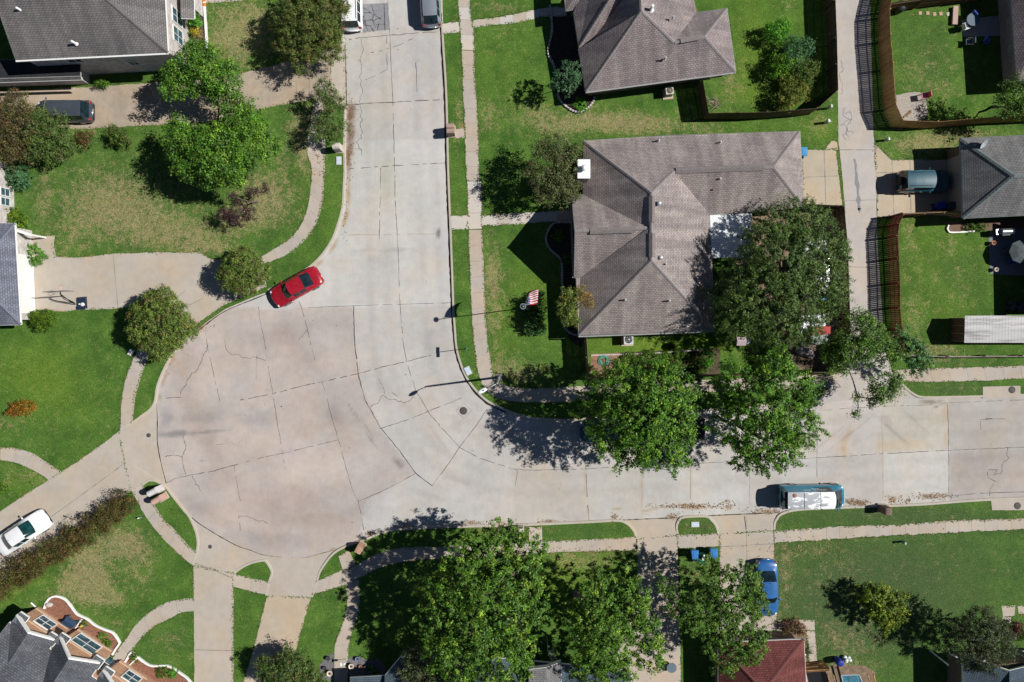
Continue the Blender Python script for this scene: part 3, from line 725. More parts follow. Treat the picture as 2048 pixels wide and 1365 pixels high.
# --- kerbs: a real 0.12 m step with a concrete top
def kerb(line, width=.19, m=M_KERB):
    pts = [P(x, y, .12) for x, y in line]
    b = MB(); ov = []; iv = []
    for i, p in enumerate(pts):
        d = (pts[min(i + 1, len(pts) - 1)] - pts[max(i - 1, 0)]).normalized()
        n = Vector((-d.y, d.x, 0))
        ov.append(n)
    return pts, ov
def kerbs():
    b = MB()
    for line, side in ((K_W1, 1), (K_W2, 1), (K_W3, 1), (K_W4, 1), (K_W5, 1), (K_W6, 1), (K_W7, 1), (K_W8, 1), (K_E1, -1), (K_E2, -1)):
        pts, nn = kerb(line)
        rng = random.Random(len(line))
        for i in range(len(pts) - 1):
            def prof(j):
                # `side` picks the lawn side of the line
                n = nn[j] * (1 if side < 0 else -1)
                o_ = pts[j] - n * .03; t = pts[j] + n * .015; q = pts[j] + n * .165
                return (Vector((o_.x, o_.y, -.01)), Vector((o_.x, o_.y, .11)), Vector((t.x, t.y, .137)), Vector((q.x, q.y, .137)), Vector((q.x, q.y, .11)))
            A, B = prof(i), prof(i + 1)
            for k in range(4):
                b.face([A[k], B[k], B[k + 1], A[k + 1]] if side > 0 else [A[k + 1], B[k + 1], B[k], A[k]], 0)
    o = b.build('kerb', M_KERB); o['kind'] = 'structure'
# lawn side check: walking K_W lines the lawn is on the right-hand side in world space (x right, y up)
kerbs()

# --- sidewalks made of slabs
def resample(line, n):
    a = np.array(line, float)
    d = np.concatenate([[0], np.cumsum(np.hypot(*np.diff(a, axis=0).T))])
    t = np.linspace(0, d[-1], n)
    return np.stack([np.interp(t, d, a[:, 0]), np.interp(t, d, a[:, 1])], 1)
EDGES = []; DEDGE = []
def walk(left, right, slabs, z=.128, mats=M_WALK, name='sidewalk', rag=.9, seed=1, weights=(0, 1, 2), grass_joint=()):
    rng = random.Random(seed)
    sub = 4
    n = slabs * sub + 1
    Lp, Rp = resample(smooth_line(left), n), resample(smooth_line(right), n)
    jl = [rng.uniform(-rag, rag) for _ in range(n)]; jr = [rng.uniform(-rag, rag) for _ in range(n)]
    for i in range(n):
        d = Rp[i] - Lp[i]; d = d / max(1e-6, np.hypot(*d))
        Lp[i] += d * jl[i]; Rp[i] += d * jr[i]
    EDGES.append((Lp.copy(), Rp.copy()))
    b = MB()
    for s in range(slabs):
        m = rng.choice(weights)
        zz = z + rng.uniform(-.0015, .0015)
        for k in range(sub):
            i = s * sub + k
            f0 = .0 if k else .03; f1 = 1. if k < sub - 1 else .97
            la, lb = Lp[i] + (Lp[i + 1] - Lp[i]) * f0, Lp[i] + (Lp[i + 1] - Lp[i]) * f1
            ra, rb = Rp[i] + (Rp[i + 1] - Rp[i]) * f0, Rp[i] + (Rp[i + 1] - Rp[i]) * f1
            q = [P(*la, zz), P(*lb, zz), P(*rb, zz), P(*ra, zz)]
            if (q[1] - q[0]).cross(q[2] - q[0]).z < 0: q = q[::-1]
            b.face(q, m)
        if s and s not in grass_joint:
            i = s * sub
            d = (Lp[min(i + 1, n - 1)] - Lp[i]); d = d / max(1e-6, np.hypot(*d)) * .55
            q = [P(*(Lp[i] - d), zz - .002), P(*(Lp[i] + d), zz - .002), P(*(Rp[i] + d), zz - .002), P(*(Rp[i] - d), zz - .002)]
            if (q[1] - q[0]).cross(q[2] - q[0]).z < 0: q = q[::-1]
            b.face(q, len(mats))
    o = b.build(name, list(mats) + [M_JNT]); o['kind'] = 'structure'
    return o
NEW3 = [M_NEW, M_NEW, M_WALK[2]]
walk([(915, -60), (916, 0), (919, 40)], [(939, -60), (939.5, 0), (943, 40)], 4, mats=NEW3, seed=2)
walk([(919, 40), (922, 75), (924, 100)], [(943, 40), (947, 62), (948.5, 101)], 2, mats=NEW3, seed=3)
walk([(924, 101), (926, 175), (929.5, 250), (932, 341), (934, 362)], [(948.5, 102), (949.5, 150), (956, 250), (958, 341), (962, 362)], 9, seed=4, weights=(0, 0, 1, 0, 2), grass_joint=(1, 4, 7))
walk([(934.3, 363), (937, 459)], [(963, 363), (964.5, 458)], 3, mats=NEW3, seed=5)
walk([(937, 460), (941, 566), (944.5, 641), (948, 682), (951.6, 714.6), (955, 740), (963, 767), (975, 784), (990, 795), (1024, 803.5), (1069, 805), (1124, 805), (1169, 800), (1300, 793), (1450, 783), (1593, 778), (1659, 776)],
     [(964.5, 460), (967, 528), (972, 641), (974.5, 682), (980, 714), (983, 739), (990.5, 759.7), (1003, 769), (1024, 773.5), (1056, 777), (1099, 776), (1172, 772), (1300, 766), (1450, 758), (1596, 752), (1678, 748)], 32, seed=6, weights=(0, 1, 0, 1, 1))
walk([(1786, 741), (1856, 737.6), (1977, 734), (2048, 732), (2260, 724)], [(1795, 763), (1869, 764), (1977, 761), (2048, 758), (2260, 752)], 13, seed=7, weights=(2, 0, 0, 1))
walk([(884.5, 47.5), (917, 44)], [(887, 67.5), (921, 65.5)], 1, mats=NEW3, seed=8, z=.1305, name='path')
walk([(945, 41), (990, 36), (1024, 30), (1091, 16), (1133, 15)], [(946, 57), (987, 50), (1024, 47.5), (1084, 35), (1133, 33)], 7, mats=NEW3, seed=9, z=.1305, name='path')
walk([(911, 259), (929, 257)], [(911, 277), (930, 276)], 1, seed=10, name='path')
walk([(902, 432), (938, 431)], [(903, 460), (939, 458.5)], 1, mats=NEW3, seed=11, z=.1305, name='path')
walk([(963, 432), (1024, 427), (1054, 426), (1144, 420)], [(963, 451), (1024, 450), (1104, 443.5), (1146, 445)], 6, mats=NEW3, seed=12, z=.1305, name='path')
walk([(628, 196), (621, 250), (615, 300), (623, 341), (619.5, 391), (612, 428), (599.5, 453), (579.5, 478), (549.5, 498), (523, 514)],
     [(652, 196), (650, 260), (651, 300), (649, 341), (647, 386), (641, 423), (632, 448), (617, 473), (594, 496), (562, 516), (526, 528)], 13, seed=13, weights=(2, 1, 2, 0))
walk([(330, 655), (290, 680), (270.5, 711), (260.5, 734), (250.5, 762), (244, 797), (242, 827), (241, 860)], [(352, 668), (315, 690), (297, 714), (285.6, 744), (277, 772), (270.5, 797), (267, 827), (265.5, 846)], 8, seed=14, weights=(2, 1, 1), rag=.6)
walk([(264, 983), (285.6, 1024), (300, 1046), (327.5, 1079), (350, 1101), (370, 1119), (388, 1133)], [(285, 969), (303, 1002), (317.5, 1024), (327.5, 1039), (350, 1061), (375, 1089), (395, 1106)], 6, seed=15, weights=(2, 1, 1), rag=.6, grass_joint=(2,))
walk([(467, 1148), (507, 1158), (540, 1164)], [(467, 1174), (502, 1183), (534, 1190)], 2, seed=16, weights=(2, 1), rag=.6)
walk([(633, 1163), (684, 1141), (712, 1131), (737, 1116), (774, 1101), (809, 1095), (887, 1093), (1024, 1087), (1085, 1084), (1180, 1079), (1272, 1075)],
     [(625, 1189), (692, 1169), (719, 1156), (749, 1141), (787, 1128), (837, 1120), (887, 1118), (1024, 1112), (1094, 1106), (1180, 1103), (1272, 1101)], 22, seed=17, weights=(0, 1, 0, 2), grass_joint=(3,))
walk([(677, 1113), (698, 1101)], [(686, 1143), (712, 1131)], 1, seed=18, weights=(0,), rag=.4, name='path')
walk([(691, 1170), (694.5, 1196), (691, 1231), (679.5, 1264), (672, 1284), (669, 1309), (668, 1420)], [(718, 1158), (720, 1199), (716, 1231), (707, 1256), (698, 1289), (696, 1311), (694.5, 1420)], 8, seed=19, weights=(0, 0, 1), rag=.5, z=.1305, name='path')
walk([(1058, 1054), (1084, 1054)], [(1058, 1086), (1085, 1085)], 1, seed=20, weights=(2,), name='path')
walk([(1354, 1070), (1439, 1068)], [(1354, 1098), (1439, 1093)], 3, seed=21, weights=(0, 1))
walk([(1547, 1063), (1636, 1056), (1736, 1051), (1806, 1050), (1868, 1044), (1941, 1040), (2048, 1038), (2260, 1029)], [(1548, 1086), (1636, 1081), (1711, 1076), (1808, 1070), (1880, 1067), (1946, 1063), (2048, 1059), (2260, 1050)], 27, seed=22, weights=(1, 2, 1, 0), rag=1.4, grass_joint=(4, 10, 15, 18))
walk([(0, 895), (32, 897), (65, 907), (88, 922), (123, 944)], [(0, 921), (30, 925), (52, 934), (78, 947), (98, 961)], 4, mats=[M_DRV] * 3, seed=23, name='path', rag=.6)
walk([(388, 1196), (362, 1199), (335, 1205), (307, 1219), (282, 1239), (265, 1259), (250, 1281), (230, 1309), (222, 1322)], [(388, 1223), (362, 1226), (338, 1238), (307, 1254), (287, 1271), (272, 1289), (260, 1306), (248, 1326), (240, 1338)], 6, mats=[M_DRV] * 3, seed=24, name='path', rag=.7)
walk([(1520, 1241), (1629, 1240)], [(1520, 1262), (1630, 1261)], 4, seed=25, name='path', rag=.4, weights=(2, 1))
walk([(1612, 1262), (1617, 1300), (1617, 1338)], [(1630, 1262), (1633, 1300), (1635, 1338)], 3, seed=26, name='path', rag=.4, weights=(2, 1))
walk([(2003, 1212), (2031, 1212)], [(2006, 1234), (2029, 1232)], 1, seed=27, name='path', weights=(2,)); walk([(2005, 1235), (2007, 1248)], [(2022, 1234), (2022, 1247)], 1, seed=28, name='path', weights=(2,))
walk([(2035, 1213), (2080, 1213)], [(2037, 1228), (2080, 1228)], 1, seed=29, name='path', weights=(2,))
walk([(408, 7), (440, 5), (512, -2)], [(405, -14), (440, -16), (505, -22)], 2, seed=30, name='path', weights=(2, 1))

# --- driveways, mouths and the alley
def slabpoly(name, poly, z, m, rag=.7, seed=1, joints=(), jm=None, step=9):
    """flat or per-vertex-height concrete polygon with joint lines"""
    if name == 'driveway' and len(poly[0]) == 2:
        for p0, p1 in zip(poly, poly[1:] + poly[:1]):
            if math.hypot(p1[0] - p0[0], p1[1] - p0[1]) > 24 and -40 < p0[0] < 2090: DEDGE.append((p0, p1))
    rng = random.Random(seed)
    pts = poly if len(poly[0]) == 3 else [(x, y, z) for x, y in dense(poly, step)]
    if len(poly[0]) == 2: pts = [(x + rng.uniform(-rag, rag), y + rng.uniform(-rag, rag), zz) for x, y, zz in pts]
    W = [P(*p) for p in pts]
    b = MB()
    for tri in tessellate_polygon([[Vector((p.x, p.y, 0)) for p in W]]):
        q = [W[i] for i in tri]
        if (q[1] - q[0]).cross(q[2] - q[0]).z < 0: q = q[::-1]
        b.face(q, 0)
    for jl in joints:
        b.ribbon([P(x, y, z + .003) for x, y in dense(jl, 10)[:max(2, len(dense(jl, 10)) - int(math.hypot(jl[-1][0] - jl[0][0], jl[-1][1] - jl[0][1]) / 10))]] + [P(jl[-1][0], jl[-1][1], z + .003)], 1.3 / S, m=1, rng=rng)
    o = b.build(name, [m, jm or M_JNT]); o['kind'] = 'structure'
    return o
zd = .133
slabpoly('driveway', [(688, 86, .005), (662, 94, .134), (660, 208, .134), (692, 213, .005)], 0, M_DRV)
M_DRVO = concrete('drive_concrete_old', (.375, .315, .25), .26)
slabpoly('driveway', [(663, 96), (610, 118), (560, 128), (512, 140), (480, 147), (400, 156), (280, 168), (144, 176), (-60, 186), (-60, 256), (100, 255), (150, 259), (275, 252), (400, 248), (480, 226), (512, 221), (562, 210), (619, 200), (661, 207)], zd, M_DRVO, .9, 2,
         [[(617, 105), (619, 200)], [(640, 100), (645, 204)], [(590, 122), (594, 206)]])
slabpoly('driveway', [(61, 473), (109, 472), (107, 489), (112, 513), (150, 516), (225, 508), (300, 505), (400, 506), (425, 520), (480, 520), (524, 516), (534, 574), (508, 585), (448, 611), (404, 641), (378, 664), (350, 668), (310, 640), (262, 616), (232, 617), (120, 623), (60, 618)], zd, M_DRV, .9, 3,
         [[(352, 597), (370, 582)], [(378, 611), (408, 596)], [(226, 508), (236, 616)]])
slabpoly('driveway', [(313, 806, .01), (314.5, 845, .005), (314.5, 880, .005), (319.5, 915, .005), (332, 968, .005), (323, 966, .05), (309, 960, .08), (297, 960, .10), (286, 967, .12), (263, 981, .134), (250.5, 920, .134), (244, 890, .134), (241, 861, .134), (266, 847, .12), (284, 834, .10), (300, 822, .06), (310, 808, .03)], 0, M_DRV)
slabpoly('driveway', [(241, 861), (200, 892), (160, 920), (123, 944), (98, 960), (42, 995), (0, 1024), (-80, 1078), (-80, 1220), (0, 1166), (80, 1112), (170, 1052), (263, 981), (250.5, 920), (244, 890)], zd, M_DRV, .5, 4, [[(250, 926), (180, 978), (108, 1030), (0, 1105)]])
slabpoly('driveway', [(381, 1034, .005), (400, 1049, .005), (437, 1072, .005), (474, 1092, .005), (500, 1100, .005), (524, 1109, .005), (550, 1113, .005), (574, 1116, .005), (612, 1115, .005), (649, 1105, .005), (671, 1101, .01), (660, 1112, .04), (647, 1129, .07), (637, 1146, .1), (632, 1164, .12), (622, 1194, .134),
                      (534, 1192, .134), (540, 1164, .12), (545, 1150, .11), (545, 1142, .1), (539, 1130, .07), (532, 1121, .05), (524, 1120, .05), (508, 1123, .06), (492, 1129, .08), (478, 1137, .11), (467, 1146, .134), (387, 1131, .134), (395, 1105, .12), (397.5, 1089, .1), (396, 1074, .08), (391, 1056, .05)], 0, M_DRV)
slabpoly('driveway', [(387, 1131), (467, 1146), (467, 1260), (467, 1450), (389, 1450), (388, 1260)], zd, M_DRV, .7, 5, [[(388, 1126), (427, 1140), (467, 1158)], [(388, 1160), (388.5, 1180)], [(389, 1300), (467, 1302)]])
slabpoly('driveway', [(534, 1192), (622, 1194), (587, 1316), (560, 1420), (470, 1420), (512, 1281)], zd, M_DRVW, .6, 6, [])
slabpoly('driveway', [(1240, 1041, .005), (1300, 1038, .005), (1358, 1036, .005), (1354, 1045, .04), (1351.5, 1056, .08), (1354, 1070, .134), (1274, 1078, .134), (1271.5, 1065, .1), (1261.5, 1051.5, .06), (1249, 1043, .02)], 0, M_WALK[0])
slabpoly('driveway', [(1274, 1078), (1354, 1070), (1356, 1098), (1358, 1180), (1360, 1260), (1363, 1420), (1225, 1420), (1226, 1330), (1262, 1240), (1275, 1180)], zd, M_WALK[0], .6, 7, [[(1273, 1106), (1356, 1103)], [(1276, 1180), (1358, 1175)], [(1262, 1240), (1360, 1238)]])
slabpoly('driveway', [(1412, 1032, .005), (1480, 1029, .005), (1560, 1026, .005), (1556, 1032, .02), (1548.5, 1044, .08), (1547, 1061, .134), (1439, 1068, .134), (1434, 1051.5, .08), (1424, 1039, .03)], 0, M_DRV)
slabpoly('driveway', [(1439, 1068), (1547, 1061), (1549, 1130), (1554, 1240), (1520, 1262), (1440, 1262), (1440, 1160)], zd, M_DRV, .6, 8, [[(1492, 1032), (1494, 1130)], [(1440, 1094), (1548, 1088)], [(1440, 1150), (1550, 1146)]])
slabpoly('driveway', [(1603, 300), (1672, 300), (1684, 405), (1684, 412), (1606, 412)], zd, M_DRVT, .5, 9, [[(1648, 300), (1652, 411)], [(1604, 355), (1684, 352)]])
slabpoly('driveway', [(1649, 300), (1664, 281), (1674, 285), (1676, 300)], zd, M_DRVT, .3, 10)
slabpoly('driveway', [(1749, 288), (1782, 320), (1930, 320), (1930, 432), (1810, 430), (1755, 437)], zd, M_DRVT, .5, 11, [[(1784, 320), (1788, 430)], [(1820, 320), (1822, 427)], [(1751, 346), (1930, 344)]])
slabpoly('alley', [(1670, -160), (1670, 0), (1673, 75), (1676, 180), (1677, 280), (1684, 345), (1690, 416), (1695, 500), (1700, 636), (1698, 690), (1680, 746), (1786, 751), (1772, 700), (1766, 653), (1759, 541), (1754, 470), (1751, 341), (1747, 270), (1744, 150), (1740, 0), (1742, -160)], .1325, M_ALLEY, .6, 12,
         [[(1678, 300), (1748, 300)], [(1686, 402), (1752, 400)], [(1697, 534), (1757, 536)], [(1700, 640), (1765, 640)]])
slabpoly('alley', [(1629, 803, .005), (1740, 800, .005), (1849, 797, .005), (1836, 795, .04), (1819, 785, .09), (1801, 768, .12), (1786, 752, .134), (1680, 747, .134), (1671, 762, .12), (1659, 780, .1), (1644, 795, .05)], 0, M_ALLEY)
# worn asphalt seam down the middle of the alley
b = MB(); rng = random.Random(8)
b.ribbon([P(x + rng.uniform(-1, 1), y, .137) for x, y in dense([(1709, 318), (1712, 341), (1716, 385), (1719, 425)], 8)[:14]], 7 / S, rng=rng)
for pts in ([(1690, 215), (1686, 228), (1697, 238), (1688, 248), (1696, 262), (1686, 270), (1692, 280)], [(1682, 120), (1686, 140), (1681, 160), (1684, 190)], [(1700, 222), (1703, 240), (1694, 255), (1698, 275)], [(1697, 238), (1703, 240)], [(1688, 248), (1681, 252)], [(1696, 262), (1702, 262), (1706, 268)], [(1690, 228), (1699, 224)]):
    q = pts
    for lev in range(4):
        r_ = []
        for p0, p1 in zip(q[:-1], q[1:]): l_ = math.hypot(p1[0] - p0[0], p1[1] - p0[1]); r_ += [p0, ((p0[0] + p1[0]) / 2 + rng.gauss(0, .12) * l_, (p0[1] + p1[1]) / 2 + rng.gauss(0, .12) * l_)]
        q = r_ + [q[-1]]
    b.ribbon([P(x, y, .137) for x, y in q], 1.3 / S, rng=rng)
o = b.build('alley_patch', M_ASPH); o['kind'] = 'structure'
# storm inlets
for nm, poly in (('storm_inlet', [(1982, 1000), (2070, 996), (2070, 1020), (1984, 1021)]), ('storm_inlet', [(1966, 774), (2041, 772), (2041, 795), (1966, 797)])):
    slabpoly(nm, poly, .141, M_DRV, .3, 3)
# bare dirt and mulch under the big trees and in the beds
M_DIRT = mat('bare_dirt', (.21, .155, .105), .95, .4, 2.5)
M_MULCH = mat('red_mulch', (.24, .115, .075), .95, .45, 7, fine=22)
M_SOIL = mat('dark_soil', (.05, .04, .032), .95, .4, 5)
def patch(name, poly, m, z=.124, seed=1, rag=2.5):
    slabpoly(name, poly, z, m, rag, seed, step=7)
patch('bare_ground', smooth_line([(1470, 520), (1500, 430), (1690, 425), (1695, 700), (1600, 735), (1540, 640), (1470, 520)], 12), M_DIRT, .1235, 2, 5)
patch('flower_bed', [(1181, 709), (1240, 706), (1243, 755), (1181, 756)], mat('bed_soil', (.25, .15, .10), .95, .4, 5), .127, 3, 1)
patch('flower_bed', [(1236, 706), (1440, 697), (1440, 752), (1238, 755)], mat('bed_humus', (.085, .065, .04), .95, .5, 4), .126, 3, 1)
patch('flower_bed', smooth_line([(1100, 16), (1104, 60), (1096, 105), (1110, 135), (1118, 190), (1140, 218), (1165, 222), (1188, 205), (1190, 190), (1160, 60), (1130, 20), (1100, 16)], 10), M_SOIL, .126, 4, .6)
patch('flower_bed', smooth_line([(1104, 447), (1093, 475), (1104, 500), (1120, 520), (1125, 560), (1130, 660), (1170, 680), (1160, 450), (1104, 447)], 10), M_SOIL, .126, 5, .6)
patch('flower_bed', [(382, -20), (412, -20), (415, 100), (388, 120)], mat('bed_dark', (.10, .075, .06), .95, .4, 5), .126, 6, .4)
patch('flower_bed', smooth_line([(88, 1225), (92, 1208), (99, 1198), (112, 1193), (130, 1198), (142, 1211), (155, 1228), (175, 1238), (192, 1251), (212, 1260), (227, 1266), (237, 1279), (241, 1285), (226, 1309), (150, 1275), (88, 1225)], 8), M_MULCH, .126, 7, .3)
patch('flower_bed', [(250, 1326), (264, 1304), (277, 1314), (290, 1324), (305, 1331), (335, 1331), (350, 1338), (362, 1346), (380, 1361), (400, 1420), (260, 1420), (240, 1340)], M_MULCH, .126, 8, .3)
patch('flower_bed', smooth_line([(640, 1330), (655, 1312), (668, 1305), (668, 1360), (640, 1360)], 8), mat('slate_mulch', (.16, .15, .16), .95, .4, 6), .126, 9, .6)
patch('flower_bed', smooth_line([(697, 1318), (715, 1312), (735, 1322), (760, 1320), (770, 1350), (700, 1352), (697, 1318)], 8), MATS['slate_mulch'], .126, 10, .6)
patch('flower_bed', [(1560, 1262), (1612, 1262), (1614, 1345), (1560, 1290)], M_DIRT, .126, 11, .6)
patch('flower_bed', [(1877, 445), (2048, 440), (2048, 458), (1895, 464), (1894, 450)], mat('brown_mulch', (.17, .11, .08), .95, .4, 6), .126, 12, .6)
patch('bare_ground', smooth_line([(1793, 190), (1846, 188), (1850, 236), (1800, 238), (1793, 190)], 8), mat('grey_gravel', (.36, .33, .29), .95, .25, 8, fine=14), .126, 13, 1)
patch('bare_ground', [(1640, 1340), (1670, 1330), (1730, 1332), (1750, 1346), (1750, 1420), (1640, 1420)], M_DIRT, .126, 14, 1.2)
slabpoly('patio', [(1978, 462), (2120, 455), (2120, 556), (1980, 548)], .128, mat('patio_slate', (.20, .22, .25), .9, .1, 2), .3, 15)
slabpoly('patio', [(1922, 40), (2010, 30), (2010, 72), (1926, 74)], .128, mat('patio_grey', (.33, .32, .33), .9, .1, 2), .3, 16)
slabpoly('patio', [(1610, 1338), (1640, 1338), (1655, 1420), (1610, 1420)], .128, M_DRV, .3, 17)

# ================================================================ HOUSES, SHED, PATIO COVER
M_TRIM = mat('white_trim', (.74, .74, .72), .6, .06, 4)
M_TRIMG = mat('grey_trim', (.30, .30, .30), .7, .1, 4)
M_TRIMT = mat('teal_grey_trim', (.22, .27, .27), .7, .1, 4)
M_VENT = mat('vent_metal', (.55, .56, .57), .4, .12, 6, metal=.3)
M_DARK = mat('dark_gap', (.02, .02, .02), .8, .2, 5)
M_GLASS = glass('window_glass', (.05, .11, .15), .05)
M_GLASSD = glass('dark_window_glass', (.012, .02, .028), .05)
M_WHITE = mat('white_paint', (.80, .80, .78), .5, .05, 4)
SH_TAUPE = shingles('shingles_taupe', (.325, .284, .272), .2)
SH_GREY = shingles('shingles_grey', (.18, .172, .17), .16)
SH_BROWN = shingles('shingles_brown', (.27, .232, .230), .2)
SH_SLATE = shingles('shingles_slate', (.125, .135, .15), .26)
SH_GREEN = shingles('shingles_grey_green', (.21, .21, .21), .2)
SH_BLUE = shingles('shingles_blue_grey', (.17, .185, .23), .2)
SH_RED = shingles('shingles_red', (.17, .06, .055), .22)
SH_DBLUE = shingles('shingles_dark_blue', (.085, .12, .15), .2)
CAP_TAUPE = mat('ridge_cap_taupe', (.25, .225, .222), .95, .2, 5)
CAP_DARK = mat('ridge_cap_dark', (.13, .125, .125), .95, .2, 5)
CAP_GREEN = mat('ridge_cap_green', (.15, .175, .175), .95, .2, 5)
CAP_RED = mat('ridge_cap_red', (.15, .055, .05), .95, .2, 5)
BR_TAN = brick('brick_tan', (.33, .24, .17), (.24, .16, .11), (.42, .38, .33))
BR_WHITE = brick('brick_white', (.64, .61, .60), (.44, .38, .365), (.53, .50, .49))
BR_ORANGE = brick('brick_orange', (.50, .25, .14), (.38, .17, .09), (.52, .42, .33))
BR_BROWN = brick('brick_brown', (.20, .115, .085), (.14, .08, .06), (.26, .22, .19))
BR_GREY = brick('brick_grey', (.30, .29, .28), (.22, .215, .21), (.36, .35, .34))

def plane_uv(pts):
    n = Vector((0, 0, 0))
    for i in range(len(pts)):
        a, b = pts[i], pts[(i + 1) % len(pts)]
        n += Vector(((a.y - b.y) * (a.z + b.z), (a.z - b.z) * (a.x + b.x), (a.x - b.x) * (a.y + b.y)))
    n.normalize()
    u = Vector((-n.y, n.x, 0))
    if u.length < 1e-3: u = Vector((1, 0, 0))
    u.normalize()
    v = n.cross(u)
    return [(p.dot(u), p.dot(v)) for p in pts], n
def roof_part(name, planes, mats, parent, fascia=.2, org=None):
    """planes: lists of (px, py, z); mats = [shingles, trim]; outer eaves get a fascia board and a soffit edge"""
    org = org or Vector((0, 0, 0))
    b = MB(org)
    count = {}
    key = lambda p: (round(p[0], 1), round(p[1], 1), round(p[2], 2))
    for pl in planes:
        for i in range(len(pl)):
            e = frozenset((key(pl[i]), key(pl[(i + 1) % len(pl)])))
            count[e] = count.get(e, 0) + 1
    for pl in planes:
        W = [P(*p) for p in pl]
        uv, n = plane_uv(W)
        if n.z < 0: W = W[::-1]; pl = pl[::-1]; uv, n = plane_uv(W)
        b.face(W, 0, False, uv)
        for i in range(len(pl)):
            a, c = pl[i], pl[(i + 1) % len(pl)]
            if count[frozenset((key(a), key(c)))] == 1:
                A, C = W[i], W[(i + 1) % len(pl)]
                d = Vector((0, 0, -fascia))
                out = (C - A).cross(Vector((0, 0, 1))); out.z = 0
                out = out.normalized() * .03 if out.length > 1e-6 else out
                b.face([A + d, C + d, C, A], 1)
                b.face([A, C, C + out - Vector((0, 0, .03)), A + out - Vector((0, 0, .03))], 1)
                b.face([A + out - Vector((0, 0, .03)), C + out - Vector((0, 0, .03)), C + out + d, A + out + d], 1)
    return b.build(name, mats, parent)
def caps(lines, m, roof, org, wd=.26):
    """ridge and hip cap shingles: low roofed strips along the lines"""
    for a, c in lines:
        b = MB(org)
        A, C = P(*a), P(*c)
        d = (C - A).normalized(); n = Vector((-d.y, d.x, 0)).normalized() * wd * .5
        k = max(2, int((C - A).length / .3))
        for i in range(k):
            p, q = A + (C - A) * (i / k), A + (C - A) * ((i + .985) / k)
            t = Vector((0, 0, .045)); s = Vector((0, 0, -.03)); r = Vector((0, 0, .012))
            b.face([p - n + s, q - n + s, q + t, p + t + r], 0)
            b.face([p + t + r, q + t, q + n + s, p + n + s], 0)
        b.build('ridge_cap', m, roof)
def ridge_vent(a, c, par, org, wd=.24, drop=.15):
    b = MB(org); A, C = P(*a), P(*c); d = (C - A).normalized(); n = Vector((-d.y, d.x, 0)).normalized() * wd
    t = Vector((0, 0, .05)); s_ = Vector((0, 0, .05 - drop)); k = Vector((0, 0, .06 + 0))
    b.face([A - n + s_, C - n + s_, C + t, A + t], 0); b.face([A + t, C + t, C + n + s_, A + n + s_], 0)
    for q in (-1, 1):
        b.face([A + n * q + s_ - k, C + n * q + s_ - k, C + n * q + s_, A + n * q + s_][::q], 1)
    for E in (A, C): b.face([E - n + s_ - k, E + n + s_ - k, E + n + s_, E + t, E - n + s_], 1)
    return b.build('ridge_vent', [mat('vent_shingle', (.20, .178, .172), .95, .2, 6), M_DARK], par)
def wall_part(name, outline, h, m, parent, org, zref=0.):
    """outline in photo pixels read at height zref; walls from the ground to h (h may be per-point)"""
    b = MB(org)
    W = [P(x, y, zref) for x, y in outline]
    ar = sum(W[i].x * W[(i + 1) % len(W)].y - W[(i + 1) % len(W)].x * W[i].y for i in range(len(W)))
    if ar < 0: W = W[::-1]
    for i in range(len(W)):
        a, c = W[i], W[(i + 1) % len(W)]
        l = math.hypot(c.x - a.x, c.y - a.y)
        b.face([(a.x, a.y, 0), (c.x, c.y, 0), (c.x, c.y, h), (a.x, a.y, h)], 0, False, [(0, 0), (l, 0), (l, h), (0, h)])
    b.face([(p.x, p.y, h) for p in W], 0, False, [(p.x, p.y) for p in W])
    return b.build(name, m, parent)
def window(A, B, s, z, wd, ht, parent, org, frame=None, pane=None, muntin=1, name='window', proud=.05):
    """window on the wall from ground point A to B (outside is to the right of A->B), centre s metres along"""
    frame = frame or M_TRIM; pane = pane or M_GLASS
    d = Vector((B.x - A.x, B.y - A.y, 0)).normalized(); n = Vector((d.y, -d.x, 0))
    c = Vector((A.x, A.y, 0)) + d * s + n * proud * .5 + Vector((0, 0, z))
    ang = math.atan2(d.y, d.x)
    b = MB(org); t = .07
    for k in (-1, 1):
        b.box(c + d * k * (wd / 2 - t / 2), (t, proud + .06, ht), ang)
        b.box(c + Vector((0, 0, k * (ht / 2 - t / 2))), (wd - 2 * t, proud + .06, t), ang)
    for k in range(muntin): b.box(c + d * (wd * ((k + 1) / (muntin + 1) - .5)), (.045, proud + .03, ht - 2 * t), ang)
    b.box(c, (wd - 2 * t - .004, proud + .024, .035), ang)
    fr = b.build(name, frame, parent)
    g = MB(org); g.box(c, (wd - 2 * t, proud * .5, ht - 2 * t), ang); g.build('pane', pane, fr)
    return fr
def vent_pipe(px, py, z, parent, org, r=.07, h=.35, m=None):
    b = MB(org); p = P(px, py, z)
    b.lathe(p - Vector((0, 0, .35)), [(r * 2.1, 0.3), (r * 1.6, .38), (r, .42), (r, .35 + h), (r * .7, .35 + h)], 10)
    return b.build('vent_pipe', m or M_VENT, parent)
def turbine(px, py, z, parent, org):
    b = MB(org); p = P(px, py, z)
    b.lathe(p - Vector((0, 0, .4)), [(.2, .3), (.16, .42), (.1, .48), (.1, .56), (.16, .6), (.19, .7), (.16, .8), (.08, .85), (0.01, .86)], 14)
    return b.build('turbine_vent', M_VENT, parent)
def downspout(px, py, z, parent, org, m=None):
    b = MB(org); p = P(px, py, z)
    b.box((p.x, p.y, z / 2), (.09, .09, z), 0)
    return b.build('downspout', m or M_TRIM, parent)
def gutter(a, c, parent, org, m, off=(0, 0)):
    A, C = P(*a), P(*c)
    b = MB(org); d = (C - A); l = d.length; ang = math.atan2(d.y, d.x)
    n = Vector((d.y, -d.x, 0)).normalized() * .07
    b.box((A + C) / 2 + n - Vector((0, 0, .07)), (l, .1, .11), ang)
    return b.build('gutter', m, parent)

